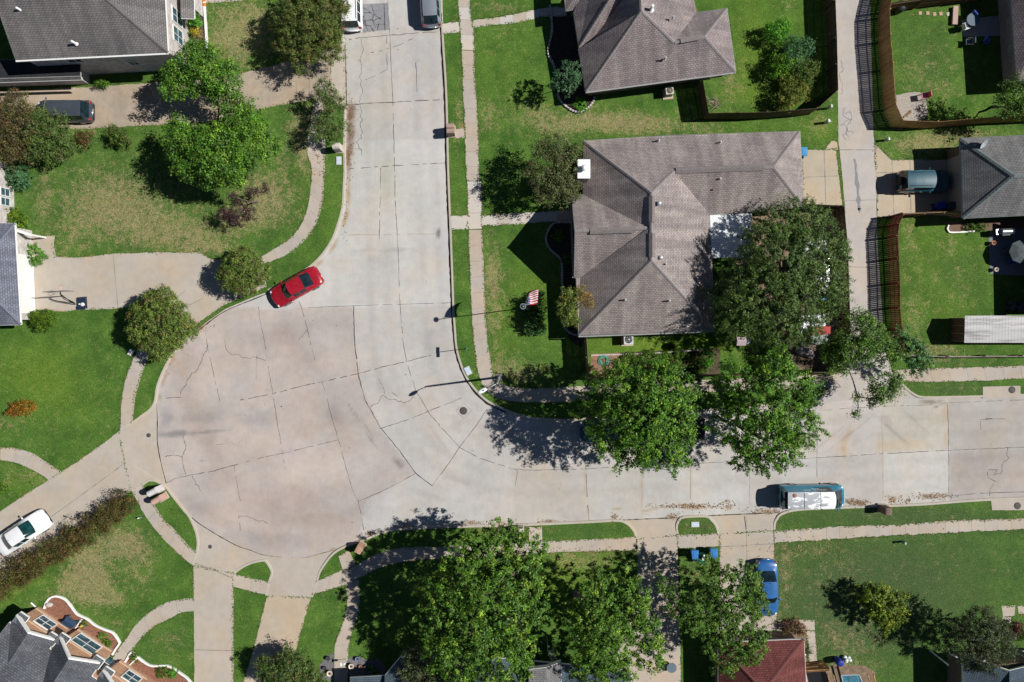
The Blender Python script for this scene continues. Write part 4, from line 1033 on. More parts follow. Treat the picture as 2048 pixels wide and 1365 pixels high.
# ---------------- centre house
o7 = P(1300, 470, 0)
h7 = thing('house', 'single storey house with large taupe hip roof and front gable beside the flag lawn', 'house', o7)
e = 2.6
A0, A1, A2, A3 = (1167, 282, e), (1344, 271, e), (1600, 263, e), (1608, 415, e)
B0 = (1420, 430, e); B1 = (1429, 661, e); B2 = (1157, 671, e); B3 = (1152, 557, e)
G0, G1, GA = (1148, 556, e), (1143, 391, e), (1149.5, 463, 5.75)
C0, C1 = (1303, 386, 6.0), (1303, 521, 6.0)
W1, W2 = (1348, 343, 4.65), (1547, 334, 4.65)
GM = (1296, 456, 5.75); V0 = (1166, 390, e); V1 = (1160, 556.5, e)
r7 = roof_part('roof', [[A0, A1, A2, W2, W1, C0], [A2, A3, W2], [A3, B0, W1, W2], [B0, B1, C1, C0, W1], [B1, B2, C1],
                        [A0, C0, (1303, 452, 6.0), GM, V0], [B2, B3, V1, GM, (1303, 452, 6.0), C1],
                        [G1, V0, GM, GA], [G0, GA, GM, V1]], [SH_TAUPE, M_TRIMG], h7, .2, o7)
caps([(A0, C0), (C0, C1), (C0, W1), (W1, W2), (W2, A2), (W2, A3), (C1, B1), (C1, B2), (GA, GM)], CAP_TAUPE, r7, o7)
for a, c in (((1352, 341, 4.72), (1528, 335, 4.72)), ((1304.5, 392, 6.07), (1304.5, 445, 6.07)), ((1304.5, 466, 6.07), (1304.5, 514, 6.07)), ((1180, 462.5, 5.82), (1270, 459.5, 5.82))):
    ridge_vent(a, c, r7, o7)
def g(p, dx=0, dy=0):
    q = P(*p); x, y = PX(q.x, q.y); return (x + dx, y + dy)
ww = [g(A0, 9, 9), g(A2, -9, 9), g(A3, -9, -9), g(B0, -9, -9), g(B1, -9, -9), g(B2, 9, -9), g(B3, 12, 0), g(G0, 9, -9), g(G1, 9, 9), g(V0, 6, 6)]
wl7 = wall_part('wall', ww, e - .1, BR_TAN, h7, o7)
b = MB(o7)
ga, gb, gp = P(*g(G0, 9, -9)), P(*g(G1, 9, 9)), P(*g(GA, 9, 0), 0)
b.face([(ga.x, ga.y, e - .1), (gp.x, gp.y, 5.45), (gb.x, gb.y, e - .1)], 0, False, [(0, 0), (3.5, 2.9), (7, 0)])
b.build('gable_wall', BR_TAN, h7)
wa, wb = P(*g(G1, 9, 9)), P(*g(G0, 9, -9))
window(wa, wb, 2.2, 1.5, 1.5, 1.5, h7, o7, muntin=1); window(wa, wb, 5.0, 1.5, 1.5, 1.5, h7, o7, muntin=1)
# chimney with a white metal cap
cb = MB(o7); cp = P(1168, 338, 4.9)
cb.box((cp.x, cp.y, 2.35), (.86, 1.35, 4.7)); ch = cb.build('chimney', BR_TAN, r7)
b = MB(o7); b.box((cp.x, cp.y, 4.78), (1.0, 1.5, .16)); b.lathe((cp.x, cp.y, 4.86), [(.17, 0), (.17, .3), (.26, .32), (.26, .42), (.05, .5)], 14); b.build('chimney_cap', mat('white_metal', (.82, .83, .84), .4, .04, 4), h7)
for x, y, z in ((1317, 408, 5.7), (1320, 516, 5.4)): turbine(x, y, z, r7, o7)
for x, y, z, k in ((1317, 282, 2.95, 1), (1440, 286, 3.1, 1), (1439, 359, 4.1, 1), (1425, 381, 3.55, 0), (1331, 529, 5.2, 1), (1250, 600, 4.3, 1), (1338, 602, 4.2, 1), (1373, 653, 2.95, 1)):
    vent_pipe(x, y, z, r7, o7, .06, .4, None if k else mat('rust_pipe', (.33, .12, .08), .7, .2, 6))
gutter((1157, 672, e), (1429, 662, e), h7, o7, M_TRIMG); gutter((1143, 391, e), (1148, 556, e), h7, o7, M_TRIMG)
# awning patch of porch pieces on the front: entry post
# patio cover
op = P(1462, 473, 0)
pc = thing('patio_cover', 'white corrugated patio cover attached to the back of the middle house', 'patio cover', op)
p0, p1, p2, p3 = P(1420, 431, 2.55), P(1503, 428, 2.35), P(1505, 514, 2.35), P(1423, 516, 2.55)
b = MB(op); n = 26
for i in range(n):
    for j in range(2):
        ta, tb = (i + j * .5) / n, (i + (j + 1) * .5) / n
        za, zb = (.0, .035) if j == 0 else (.035, .0)
        q = [p0 + (p3 - p0) * ta + Vector((0, 0, za)), p1 + (p2 - p1) * ta + Vector((0, 0, za)), p1 + (p2 - p1) * tb + Vector((0, 0, zb)), p0 + (p3 - p0) * tb + Vector((0, 0, zb))]
        b.face(q[::-1], 0)
b.build('corrugated_roof', mat('white_sheet_metal', (.80, .83, .85), .45, .05, 3), pc)
b = MB(op)
for q in (p1, p2, p1 + (p2 - p1) * .5): b.box((q.x - .08, q.y, 1.12), (.1, .1, 2.24))
for a, c in ((p0, p1), (p1, p2), (p2, p3)): b.tube([a - Vector((0, 0, .08)), c - Vector((0, 0, .08))], .05, 6)
b.build('post_frame', M_WHITE, pc)

# ---------------- house at the top, right of the street
o8 = P(1300, 60, 0)
h8 = thing('house', 'taupe hip roofed house at the top edge with a white pipe on its ridge', 'house', o8)
e = 2.7
T = -70
a1, a2, a3, a4 = (1171.5, 184, e), (1471.5, 144, e), (1454, 17, e), (1391, 26, e)
k0, k1 = (1283, 22, 6.1), (1279, T, 6.1); wr0, wr1 = (1349, 85, 4.35), (1409, 74, 4.35)
s0, s1, s2, s3 = (1158, 96, e), (1180, 91, e), (1241, 0, 4.9), (1219, 0, 4.9)
ap = (1377, T, e)
r8 = roof_part('roof', [[a1, a2, wr1, wr0, k0], [a2, a3, wr1], [a3, a4, wr0, wr1], [a4, ap, k1, k0, wr0],
                        [a1, k0, k1, (1262, T, 5.6), (1241, 0, 4.3), (1180, 91, 2.85), (1157, 98, e)],
                        [(1147, 25, 2.75), s0, s3, (1240, T, 5.7), (1190, T, 4.2)], [s0, s1, (1241, 0, 4.45), (1262, T, 5.6), (1240, T, 5.7), s3],
                        [(1129, 0, e), (1131.5, 22, e), (1149, 19, e), (1164, 0, 3.2), (1196, T, 4.0), (1190, T, 4.2), (1127, T, e)]], [SH_BROWN, M_TRIMG], h8, .2, o8)
caps([(a1, k0), (k0, k1), (k0, wr0), (wr0, wr1), (wr1, a2), (wr1, a3), (s0, s3)], CAP_TAUPE, r8, o8)
b = MB(o8); p, q = P(1361, 82, 4.42), P(1398, 75, 4.42); b.box((p + q) / 2, ((q - p).length, .4, .07), math.atan2(q.y - p.y, q.x - p.x)); b.build('ridge_vent', MATS['vent_shingle'], r8)
wall_part('wall', [g(a1, 10, -10), g(a2, -10, -10), g(a3, -10, 10), g(a4, 8, 8), g(ap, -10, 0), g((1190, T, e), 10, 0), g((1147, 25, e), 10, 0)], e - .1, BR_BROWN, h8, o8)
wa, wb = P(*g(a1, 10, -10)), P(*g(a2, -10, -10))
l8 = (wb - wa).length
window(wa, wb, l8 - 1.6, 1.45, 2.3, 1.5, h8, o8, pane=M_GLASSD, muntin=2); 
vent_pipe(1302, 20, 5.6, r8, o8, .12, .8, mat('white_pipe', (.75, .76, .77), .4, .05, 5)); vent_pipe(1346, 36, 4.9, r8, o8, .06, .35); vent_pipe(1330, 118, 3.9, r8, o8, .06, .4)
gutter(a1, a2, h8, o8, M_TRIMG)

# ---------------- two storey white brick house, top left
o1 = P(240, 80, 0)
h1 = thing('house', 'two storey white brick house with charcoal roof at the top left corner', 'house', o1)
e = 5.0
q0, q1, q2 = (31, 121, e), (336, 106, e), (327, -60, e)
rk0, rk1 = (-26, -41, 7.9), (166, -41, 7.9)
r1 = roof_part('roof', [[q0, q1, rk1, rk0], [q1, q2, (163, -60, 7.9), rk1], [rk0, rk1, (163, -60, 7.9), (20, -160, 5.0), (-80, -150, 5.0)]], [SH_GREY, M_TRIM], h1, .2, o1)
caps([(q1, rk1), (rk0, rk1)], CAP_DARK, r1, o1)
cr = [g(q0, 6, -8), g(q1, -8, -8), g(q2, -8, 0), g((-80, -150, 5), 10, 10)]
wall_part('wall', cr, e - .1, BR_WHITE, h1, o1)
wall_part('front_bay', [(386, 36), (408, 36), (406, -60), (384, -60)], 2.3, BR_WHITE, h1, o1)
roof_part('bay_roof', [[(362, 37, 2.75), (389, 38, 2.38), (387, -60, 2.38), (360, -60, 2.75)]], [SH_GREY, M_TRIM], h1, .1, o1)
b = MB(o1); gp = P(*cr[0]); gq = P(*cr[3]); gm = P(*g((-26, -41, 7.9), 8, 0), 0)
b.face([(gp.x, gp.y, e - .1), (gm.x, gm.y, 7.6), (gq.x, gq.y, e - .1)], 0, False, [(0, 0), (3, 3), (6, 0)])
b.build('gable_wall', BR_WHITE, h1)
wa, wb = P(*cr[1]), P(*cr[2])
for s in (2.0, 3.55): window(wa, wb, s, 2.3, 1.25, 1.8, h1, o1, muntin=1)
wa, wb = P(*cr[0]), P(*cr[1])
window(wa, wb, 7.7, 2.4, .9, .9, h1, o1, pane=M_GLASSD); window(wa, wb, 3.6, 3.7, 1.4, 1.0, h1, o1, pane=M_GLASSD)
for x, y, z in ((43, 22, 6.7), (152, 88, 5.6)): vent_pipe(x, y, z, r1, o1, .08, .6, MATS['white_pipe'])
gutter(q0, q1, h1, o1, M_TRIM)
# attached low garage wing
r1b = roof_part('garage_roof', [[(-90, 168, 2.75), (163, 160, 2.75), (161, 153, 3.05), (-90, 160, 3.05)]], [SH_GREY, M_TRIM], h1, .2, o1)
roof_part('court_shade_sheet', [[(-90, 160, 2.6), (161, 153, 2.6), (160, 118, 2.62), (-90, 122, 2.62)]], [mat('court_shade_black', (.022, .024, .028), .9, .3, 3), M_TRIMG], h1, .1, o1)  # near-black sheet painting the shade of the open court, not a real roof
wall_part('garage_wall', [(-60, 177), (181, 170), (181, 140), (-60, 146)], 2.6, BR_WHITE, h1, o1)

# ---------------- house on the left edge with the white garage door
o2 = P(30, 500, 0)
h2 = thing('house', 'house on the left edge with blue grey garage roof and bright white garage door', 'house', o2)
e = 2.7
q0, q1, q2, q3 = (-140, 447, e), (29, 447, e), (41, 650, e), (-140, 653, e)
m0, m1 = (-60, 549, 4.6), (-140, 549, 4.6)
r2 = roof_part('roof', [[q0, q1, m0, m1], [q1, q2, m0], [q2, q3, m1, m0]], [SH_BLUE, M_TRIM], h2, .2, o2)
caps([(q1, m0), (q2, m0), (m0, m1)], mat('ridge_cap_blue', (.15, .16, .2), .95, .2, 5), r2, o2)
wall_part('wall', [(-140, 462), (66, 462), (73, 640), (-140, 646)], 2.6, BR_WHITE, h2, o2)
A, B = P(66, 462), P(73, 640)
b = MB(o2)
d = (B - A).normalized(); nn = Vector((-d.y, d.x, 0)); ang = math.atan2(d.y, d.x)
for k in range(4): b.box(A + d * 4.6 + nn * .03 + Vector((0, 0, .42 + k * .53)), (4.9, .05, .5), ang)
b.build('garage_door', M_WHITE, h2)
wall_part('front_wall', [(-140, 330), (29, 330), (31, 445), (30, 462), (-140, 462)], 2.6, BR_WHITE, h2, o2)
A, B = P(29, 330), P(31, 445)
for s in (2.55, 3.35): window(B, A, (B - A).length - s, 1.3, .72, 1.2, h2, o2, muntin=0)
roof_part('front_roof', [[(-200, 318, 2.7), (-16, 318, 2.7), (-12, 447, 2.7), (-140, 447, 2.7), (-200, 440, 2.75)]], [SH_BLUE, M_TRIM], h2, .2, o2)
b = MB(o2); p, q = P(30, 460, 2.2), P(62, 470, 2.2); b.box((p + q) / 2, ((q - p).length, .22, .25), math.atan2(q.y - p.y, q.x - p.x)); b.box((q.x - .1, q.y, 1.05), (.14, .14, 2.1)); b.build('porch_beam', M_WHITE, h2)
gutter(q1, q2, h2, o2, M_TRIM)

# ---------------- brick house at the bottom left, turned about 33 degrees
o3 = P(90, 1320, 0)
h3 = thing('house', 'orange brick house with slate roof and white edged gables, bottom left corner', 'house', o3)
e = 2.9
# the front wall line in ground pixels
F0 = np.array([80., 1212.]); U = np.array([.838, .546]); Vn = np.array([.546, -.838])
def f3(s, o=0.): return tuple(F0 + U * s + Vn * o)     # s along the wall, o outwards (pixels)
def fz(s, o, z):
    q = P(*f3(s, o)); k = H / (H - z); return (NX + (f3(s, o)[0] - NX) * k, NY + (f3(s, o)[1] - NY) * k, z)
def gable(s0, s1, o, zp, back, ov=6):
    sm = (s0 + s1) / 2
    l0, l1 = fz(s0 - ov, o + ov, e), fz(s1 + ov, o + ov, e); pk = fz(sm, o + ov, zp)
    b0, b1, bp = fz(s0 - ov, -back, e), fz(s1 + ov, -back, e), fz(sm, -back, zp)
    return [[l0, pk, bp, b0], [l1, b1, bp, pk]], (l0, pk, l1)
g1, e1 = gable(0, 76, 0, 3.85, 160); g2, e2 = gable(92, 172, 10, 4.4, 190); g3, e3 = gable(196, 262, 2, 3.8, 150)
main = [[fz(-10, -14, e), fz(300, -14, e), fz(300, -150, 5.4), fz(-4, -150, 5.4)], [fz(-4, -150, 5.4), fz(300, -150, 5.4), fz(300, -290, e), fz(-10, -290, e)]]
r3 = roof_part('roof', main + g1 + g2 + g3, [SH_SLATE, M_TRIM], h3, .24, o3)
b = MB(o3)
for ed in (e1, e2, e3):
    for a, c in ((ed[0], ed[1]), (ed[1], ed[2])):
        A, C = P(*a), P(*c); d = (C - A).normalized()
        n = Vector((Vn[0], -Vn[1], 0)) * .05
        up = Vector((0, 0, .03)); dn = Vector((0, 0, -.26)); w_ = Vector((Vn[0], -Vn[1], 0)) * -.07
        b.face([A + n + dn, C + n + dn, C + n + up, A + n + up]); b.face([A + n + up, C + n + up, C + w_ + up + Vector((0, 0, .02)), A + w_ + up + Vector((0, 0, .02))]); b.face([A + n + dn, A + w_ + dn, C + w_ + dn, C + n + dn])
b.build('rake_board', M_WHITE, h3)
for s, o in ((-4, 0), (66, 0), (84, 10), (162, 10), (190, 2)):
    roof_part('eave_return', [[fz(s, o + 12, e - .15), fz(s + 20, o + 12, e - .15), fz(s + 20, o - 4, e + .25), fz(s, o - 4, e + .25)]], [SH_SLATE, M_WHITE], h3, .16, o3)
wl = wall_part('wall', [f3(0), f3(76), f3(92), f3(92, 10), f3(172, 10), f3(172, -8), f3(196, -8), f3(196, 2), f3(262, 2), f3(300, 2), f3(300, -280), f3(0, -280)], e - .05, BR_ORANGE, h3, o3)
for s0, s1, o, zp in ((0, 76, 0, 3.7), (92, 172, 10, 4.25), (196, 262, 2, 3.65)):
    b = MB(o3); A, B, C = P(*f3(s0, o)), P(*f3(s1, o)), P(*f3((s0 + s1) / 2, o)); l = (B - A).length
    b.face([(A.x, A.y, e - .06), (B.x, B.y, e - .06), (C.x, C.y, zp)], 0, False, [(0, 0), (l, 0), (l / 2, zp - e)])
    n = Vector((Vn[0], -Vn[1], 0)) * .035; ang = math.atan2(B.y - A.y, B.x - A.x)
    for zz in (.55, 2.35): b.box((A + B) / 2 + n + Vector((0, 0, zz)), (l - .05, .07, .16), ang, 1)
    b.build('gable_wall', [BR_ORANGE, mat('tan_stone_band', (.58, .42, .30), .9, .12, 5)], h3)
def fw(s, z, wd, ht, o, m): window(P(*f3(260, o)), P(*f3(0, o)), (260 - s) / S, z, wd, ht, h3, o3, M_WHITE, M_GLASS, m)
fw(38, 1.45, 1.5, 1.3, 0, 1); fw(128, 1.5, 2.2, 1.5, 10, 1); fw(238, 1.45, 1.4, 1.3, 2, 1)
fw(182, 1.05, .95, 2.05, -8, 0)

# ---------------- red roofed house, bottom
o5 = P(1520, 1340, 0)
h5 = thing('house', 'house with a dark red hip roof at the bottom edge, beside the blue car', 'house', o5)
e = 2.6
q0, q1 = (1436, 1286, e), (1608, 1279, e); q2, q3 = (1616, 1440, e), (1438, 1448, e)
k0, k1 = (1528, 1383, 4.6), (1530, 1395, 4.6)
r5 = roof_part('roof', [[q0, q1, k0], [q1, q2, k1, k0], [q2, q3, k1], [q3, q0, k0, k1]], [SH_RED, M_TRIM], h5, .18, o5)
caps([(q0, k0), (q1, k0), (q2, k1), (q3, k1)], CAP_RED, r5, o5)
wall_part('wall', [g(q0, 8, 8), g(q1, -8, 8), g(q2, -8, -8), g(q3, 8, -8)], e - .1, BR_BROWN, h5, o5)
gutter(q0, q1, h5, o5, M_TRIM); downspout(1611, 1310, 2.4, h5, o5)

# ---------------- dark blue roofed house, bottom right
o6 = P(1980, 1360, 0)
h6 = thing('house', 'house with a dark blue roof at the bottom right corner behind a feathery tree', 'house', o6)
e = 2.9
r6 = roof_part('roof', [[(1926, 1320, e), (2019, 1342, 3.7), (2019, 1480, 5.2), (1929, 1480, e)], [(2019, 1342, 3.7), (2120, 1318, e), (2130, 1480, e), (2019, 1480, 5.2)],
                        [(1926, 1319, e), (1945, 1317.5, e), (2019, 1342, 3.7)]], [SH_DBLUE, M_TRIM], h6, .2, o6)
wall_part('wall', [(1893, 1304), (1960, 1298), (2100, 1293), (2100, 1450), (1893, 1450)], e - .1, BR_BROWN, h6, o6)
b = MB(o6)
for a, c in (((1897, 1306, 2.95), (1926, 1322, 2.95)),): 
    A, C = P(*a), P(*c); b.tube([A, C], .07, 6)
b.build('corner_gutter', M_TRIM, h6)
gutter((1926, 1319, e), (1945, 1317, e), h6, o6, M_TRIM); downspout(1896, 1330, 2.8, h6, o6)
wa, wb = P(2100, 1293), P(1960, 1298); window(wa, wb, 2.6, 1.5, 1.8, 1.4, h6, o6, M_TRIM, M_GLASSD, 2)
window(P(1960, 1298), P(1893, 1304), 1.4, 1.5, 1.0, 1.4, h6, o6, M_TRIM, M_GLASSD, 1)

# ---------------- house under the trees, bottom centre
o4 = P(1000, 1380, 0)
h4 = thing('house', 'grey roofed house mostly hidden under the big trees at the bottom edge', 'house', o4)
e = 2.6
r4 = roof_part('roof', [[(770, 1352, e), (801, 1315, e), (1010, 1318, e), (1010, 1460, 5.2), (770, 1460, 4.2)], [(1010, 1318, e), (1262, 1342, e), (1262, 1460, e), (1010, 1460, 5.2)]], [SH_DBLUE, M_TRIM], h4, .2, o4)
roof_part('porch_roof', [[(700, 1356, 2.3), (769, 1352, 2.3), (769, 1440, 2.6), (700, 1440, 2.6)]], [SH_DBLUE, M_TRIMG], h4, .16, o4)
roof_part('dormer_roof', [[(1058, 1340, 4.3), (1093, 1336, 4.3), (1093, 1380, 4.3), (1058, 1380, 4.3)], [(1093, 1336, 4.3), (1122, 1325, 3.5), (1122, 1372, 3.5), (1093, 1380, 4.3)]], [SH_GREEN, M_TRIM], h4, .5, o4)
wall_part('wall', [(785, 1340), (805, 1322), (1010, 1326), (1240, 1340), (1240, 1450), (785, 1450)], e - .1, BR_GREY, h4, o4)
wall_part('porch_wall', [(704, 1368), (770, 1364), (770, 1440), (704, 1440)], 2.2, BR_GREY, h4, o4)

# ---------------- right edge houses
o9 = P(2040, 70, 0)
h9 = thing('house', 'house at the top right corner with taupe roof edge and shaded patio side', 'house', o9)
e = 2.8
r9 = roof_part('roof', [[(2017, -80, e), (2033.5, 162, e), (2140, 156, e), (2160, -40, 5.4), (2150, -80, 5.4)], [(2140, 156, e), (2260, 100, e), (2260, -80, e), (2150, -80, 5.4), (2160, -40, 5.4)]], [SH_BROWN, M_TRIMT], h9, .2, o9)
wall_part('wall', [(1990, -60), (2004, 172), (2220, 165), (2220, -60)], e - .1, BR_GREY, h9, o9)
wa, wb = P(1990, -60), P(2004, 172)
L9 = (wb - wa).length
for y, wdt in ((118, 1.6), (22, 1.8), (62, 1.5)):
    s = (y + 60) / 232 * L9
    window(wb, wa, L9 - s, 1.55, wdt, 1.35, h9, o9, M_TRIMT, M_GLASS if y > 100 else M_GLASSD, 1)
o10 = P(2040, 355, 0)
h10 = thing('house', 'house on the right edge with grey green hip roof beside the dark four wheel drive', 'house', o10)
e = 2.75
q0, q1, q2, q3 = (1921, 277, e), (1926, 437, e), (2200, 424, e), (2200, 264, e)
k0, k1 = (2028, 352, 4.85), (2200, 346, 4.85)
r10 = roof_part('roof', [[q0, q1, k0], [q1, q2, k1, k0], [q2, q3, k1], [q3, q0, k0, k1]], [SH_GREEN, M_TRIMT], h10, .2, o10)
caps([(q0, k0), (q1, k0), (k0, k1)], CAP_GREEN, r10, o10, .34)
wall_part('wall', [g(q0, 10, 9), g(q1, 10, -9), g(q2, -8, -8), g(q3, -8, 8)], e - .1, BR_BROWN, h10, o10)
roof_part('wing_roof', [[(2086, 432, e), (2090, 632, e), (2180, 632, 4.4), (2180, 428, 4.4)]], [SH_GREEN, M_TRIMT], h10, .2, o10)
wall_part('wing_wall', [(2054, 436), (2058, 622), (2180, 622), (2180, 430)], e - .1, BR_BROWN, h10, o10)
b = MB(o10); A, B = P(*g(q0, 10, 9)), P(*g(q1, 10, -9)); d = (B - A).normalized()
for k in range(4): b.box(A + d * 3.1 - Vector((-d.y, d.x, 0)) * -.0 + Vector((d.y, -d.x, 0)) * .03 + Vector((0, 0, .4 + k * .5)), (4.6, .05, .47), math.atan2(d.y, d.x))
b.build('garage_door', mat('tan_door', (.42, .37, .31), .7, .06, 4), h10)
gutter(q1, q0, h10, o10, M_TRIMT)

# ---------------- metal shed
os_ = P(1990, 660, 0)
sh = thing('shed', 'garden shed with white metal roof on the right edge', 'shed', os_)
p = [P(1930, 632, 1.95), P(2120, 631, 1.95), P(2120, 686, 1.95), P(1928.5, 686, 1.95)]
rt = [P(1929.5, 658, 2.25), P(2120, 657, 2.25)]
b = MB(os_); n = 30
for a0, a1, b0, b1 in ((p[0], p[1], rt[0], rt[1]), (rt[0], rt[1], p[3], p[2])):
    for i in range(n):
        for f0, f1, z0, z1 in ((0, .78, 0, 0), (.78, .86, 0, .008), (.86, .94, .008, .008), (.94, 1, .008, 0)):
            t0, t1 = (i + f0) / n, (i + f1) / n
            q = [a0 + (a1 - a0) * t0 + Vector((0, 0, z0)), a0 + (a1 - a0) * t1 + Vector((0, 0, z1)), b0 + (b1 - b0) * t1 + Vector((0, 0, z1)), b0 + (b1 - b0) * t0 + Vector((0, 0, z0))]
            if (q[1] - q[0]).cross(q[2] - q[0]).z < 0: q = q[::-1]
            b.face(q)
def worn_metal():
    m, t, bb = nodes_of('worn_white_metal')
    o = N(t, 'ShaderNodeTexCoord').outputs['Object']
    mp = N(t, 'ShaderNodeMapping'); mp.inputs['Scale'].default_value = (.35, 3.2, 1); L(t, o, mp.inputs['Vector'])
    c = mix(t, ramp(t, noise(t, mp.outputs[0], 1.2, 4), .42, .68), (.50, .495, .485), (.25, .245, .245))
    L(t, c, bb.inputs['Base Color']); bb.inputs['Roughness'].default_value = .5
    return m
b.build('roof', worn_metal(), sh)
b = MB(os_)
for i in range(3):
    ya, yb = 637 + i * 15.2, 637 + i * 15.2 + 14.6
    a, c = P(1902, ya), P(1902, yb)
    b.box(((a.x + c.x) / 2, (a.y + c.y) / 2, .97), (.06, abs(a.y - c.y), 1.94))
a, c = P(1903, 637), P(2110, 682)
b.box(((a.x + c.x) / 2 + .03, (a.y + c.y) / 2, .96), (abs(a.x - c.x), abs(a.y - c.y) - .03, 1.9))
b.build('wall', mat('brown_panel', (.13, .10, .085), .8, .2, 3), sh)
b = MB(os_)
for y in (637, 651.7, 667, 682): q = P(1901, y); b.box((q.x, q.y, .97), (.08, .05, 1.96))
b.build('panel_seam', mat('tan_strip', (.38, .30, .25), .7, .1, 4), sh)

# ================================================================ TREES AND PLANTS
LEAF = foliage_mat('leaves', .13, .4)
LEAFD = foliage_mat('leaves_dull', .12, .15)
BARK = mat('bark', (.16, .13, .105), .95, .3, 4, bmp=.4)
BARKG = mat('bark_grey', (.30, .28, .26), .9, .25, 5, bmp=.3)
def leaf_arrays(lobes, per_m2, per, leaf, cs, pal, seed, spike=.0, up=.8, flat=1.0, shell=2.4, lump=.30, aspect=.62, tight=.70, vary=.3):
    rs = np.random.RandomState(seed)
    VC, CC, NC = [], [], []
    cents = [(np.array(P(x, y, z)), r * (H - z) / H / S, rz) for x, y, r, z, rz in lobes]
    for li, (c, r, rz) in enumerate(cents):
        n = max(5, int(per_m2 * 1.55 * r * r * 3.14)); per_ = int(per * 2.3)
        d = rs.normal(size=(n * 2, 3)); d /= np.linalg.norm(d, axis=1)[:, None]
        d = d[d[:, 2] > -.45][:n]; n = len(d)
        ph = rs.uniform(0, 6.28, 6)
        th = np.arctan2(d[:, 1], d[:, 0])
        lumpf = 1 + lump * (np.sin(3 * th + ph[0]) * .5 + np.sin(5 * th + ph[1]) * .35 + np.sin(8 * th + ph[2]) * .25 + np.sin(4 * d[:, 2] + ph[3]) * .3)
        f = rs.uniform(0.06, 1, n) ** (1 / shell) * lumpf
        p = c + d * f[:, None] * np.array([r, r, rz])
        keep = np.ones(n, bool)
        for lj, (c2, r2, rz2) in enumerate(cents):      # thin the hidden core of overlapping lobes
            if lj != li: keep &= (np.sum(((p - c2) / np.array([r2, r2, rz2])) ** 2, 1) > .30) | (rs.rand(n) < .25)
        p, d = p[keep], d[keep]; n = len(p)
        bright = np.clip(rs.normal(1, vary, n), .45, 1.7)
        k = per_
        out = np.repeat(d * np.array([1, 1, .35]), k, 0)
        o = rs.normal(size=(n * k, 3)) * cs * tight * np.array([1, 1, .75 * flat]) * np.repeat(rs.uniform(.7, 1.35, n), k)[:, None]
        if spike:
            o = o * .55 + out * (rs.rand(n * k)[:, None] * spike)
        pos = np.repeat(p, k, 0) + o
        on = o / (np.linalg.norm(o, axis=1)[:, None] + 1e-6)
        nrm = rs.normal(size=(n * k, 3)) * .5 + on * .75 + out * .25 + np.array([0, 0, up * .8])
        VC.append(pos); NC.append(nrm)
        w = np.array([q[1] for q in pal], float); w /= w.sum()
        base = np.array([q[0] for q in pal])[rs.choice(len(pal), n, p=w)]
        base = np.repeat(base * bright[:, None], k, 0)
        alt = np.array([q[0] for q in pal])[rs.choice(len(pal), n * k, p=w)]
        CC.append((base * .6 + alt * .4) * np.clip(rs.normal(1, .22, (n * k, 1)), .5, 1.6))
    pos, nrm, col = np.concatenate(VC), np.concatenate(NC), np.concatenate(CC)
    n = len(pos)
    nrm /= np.linalg.norm(nrm, axis=1)[:, None]
    a = np.cross(nrm, rs.normal(size=(n, 3))); a /= np.linalg.norm(a, axis=1)[:, None]
    b = np.cross(nrm, a)
    s = leaf * .74 * np.clip(rs.normal(1, .3, n), .45, 1.9)[:, None]
    bend = nrm * s * .12
    V = np.stack([pos - a * s * .5 - bend, pos - b * s * .5 * aspect, pos + a * s * .5 - bend, pos + b * s * .5 * aspect], 1).reshape(-1, 3)
    V[:, 2] = np.maximum(V[:, 2], .16)
    return V, np.repeat(col, 4, 0)
def leaf_mesh(name, V, C, m, parent=None, loc=Vector((0, 0, 0))):
    V = V - np.array(loc)
    me = bpy.data.meshes.new(name)
    n = len(V); q = n // 4
    me.vertices.add(n); me.vertices.foreach_set('co', V.astype(np.float32).ravel())
    me.loops.add(n); me.loops.foreach_set('vertex_index', np.arange(n, dtype=np.int32))
    me.polygons.add(q); me.polygons.foreach_set('loop_start', np.arange(0, n, 4, dtype=np.int32))
    me.polygons.foreach_set('loop_total', np.full(q, 4, np.int32))
    me.materials.append(m)
    cols = np.ones((n, 4)); cols[:, :3] = np.clip(C * 1.2, 0, .9)
    set_attr(me, 'tint', cols)
    me.update(); me.validate()
    o = bpy.data.objects.new(name, me); COL.objects.link(o)
    if parent is not None: o.parent = parent
    else: o.location = loc
    return o
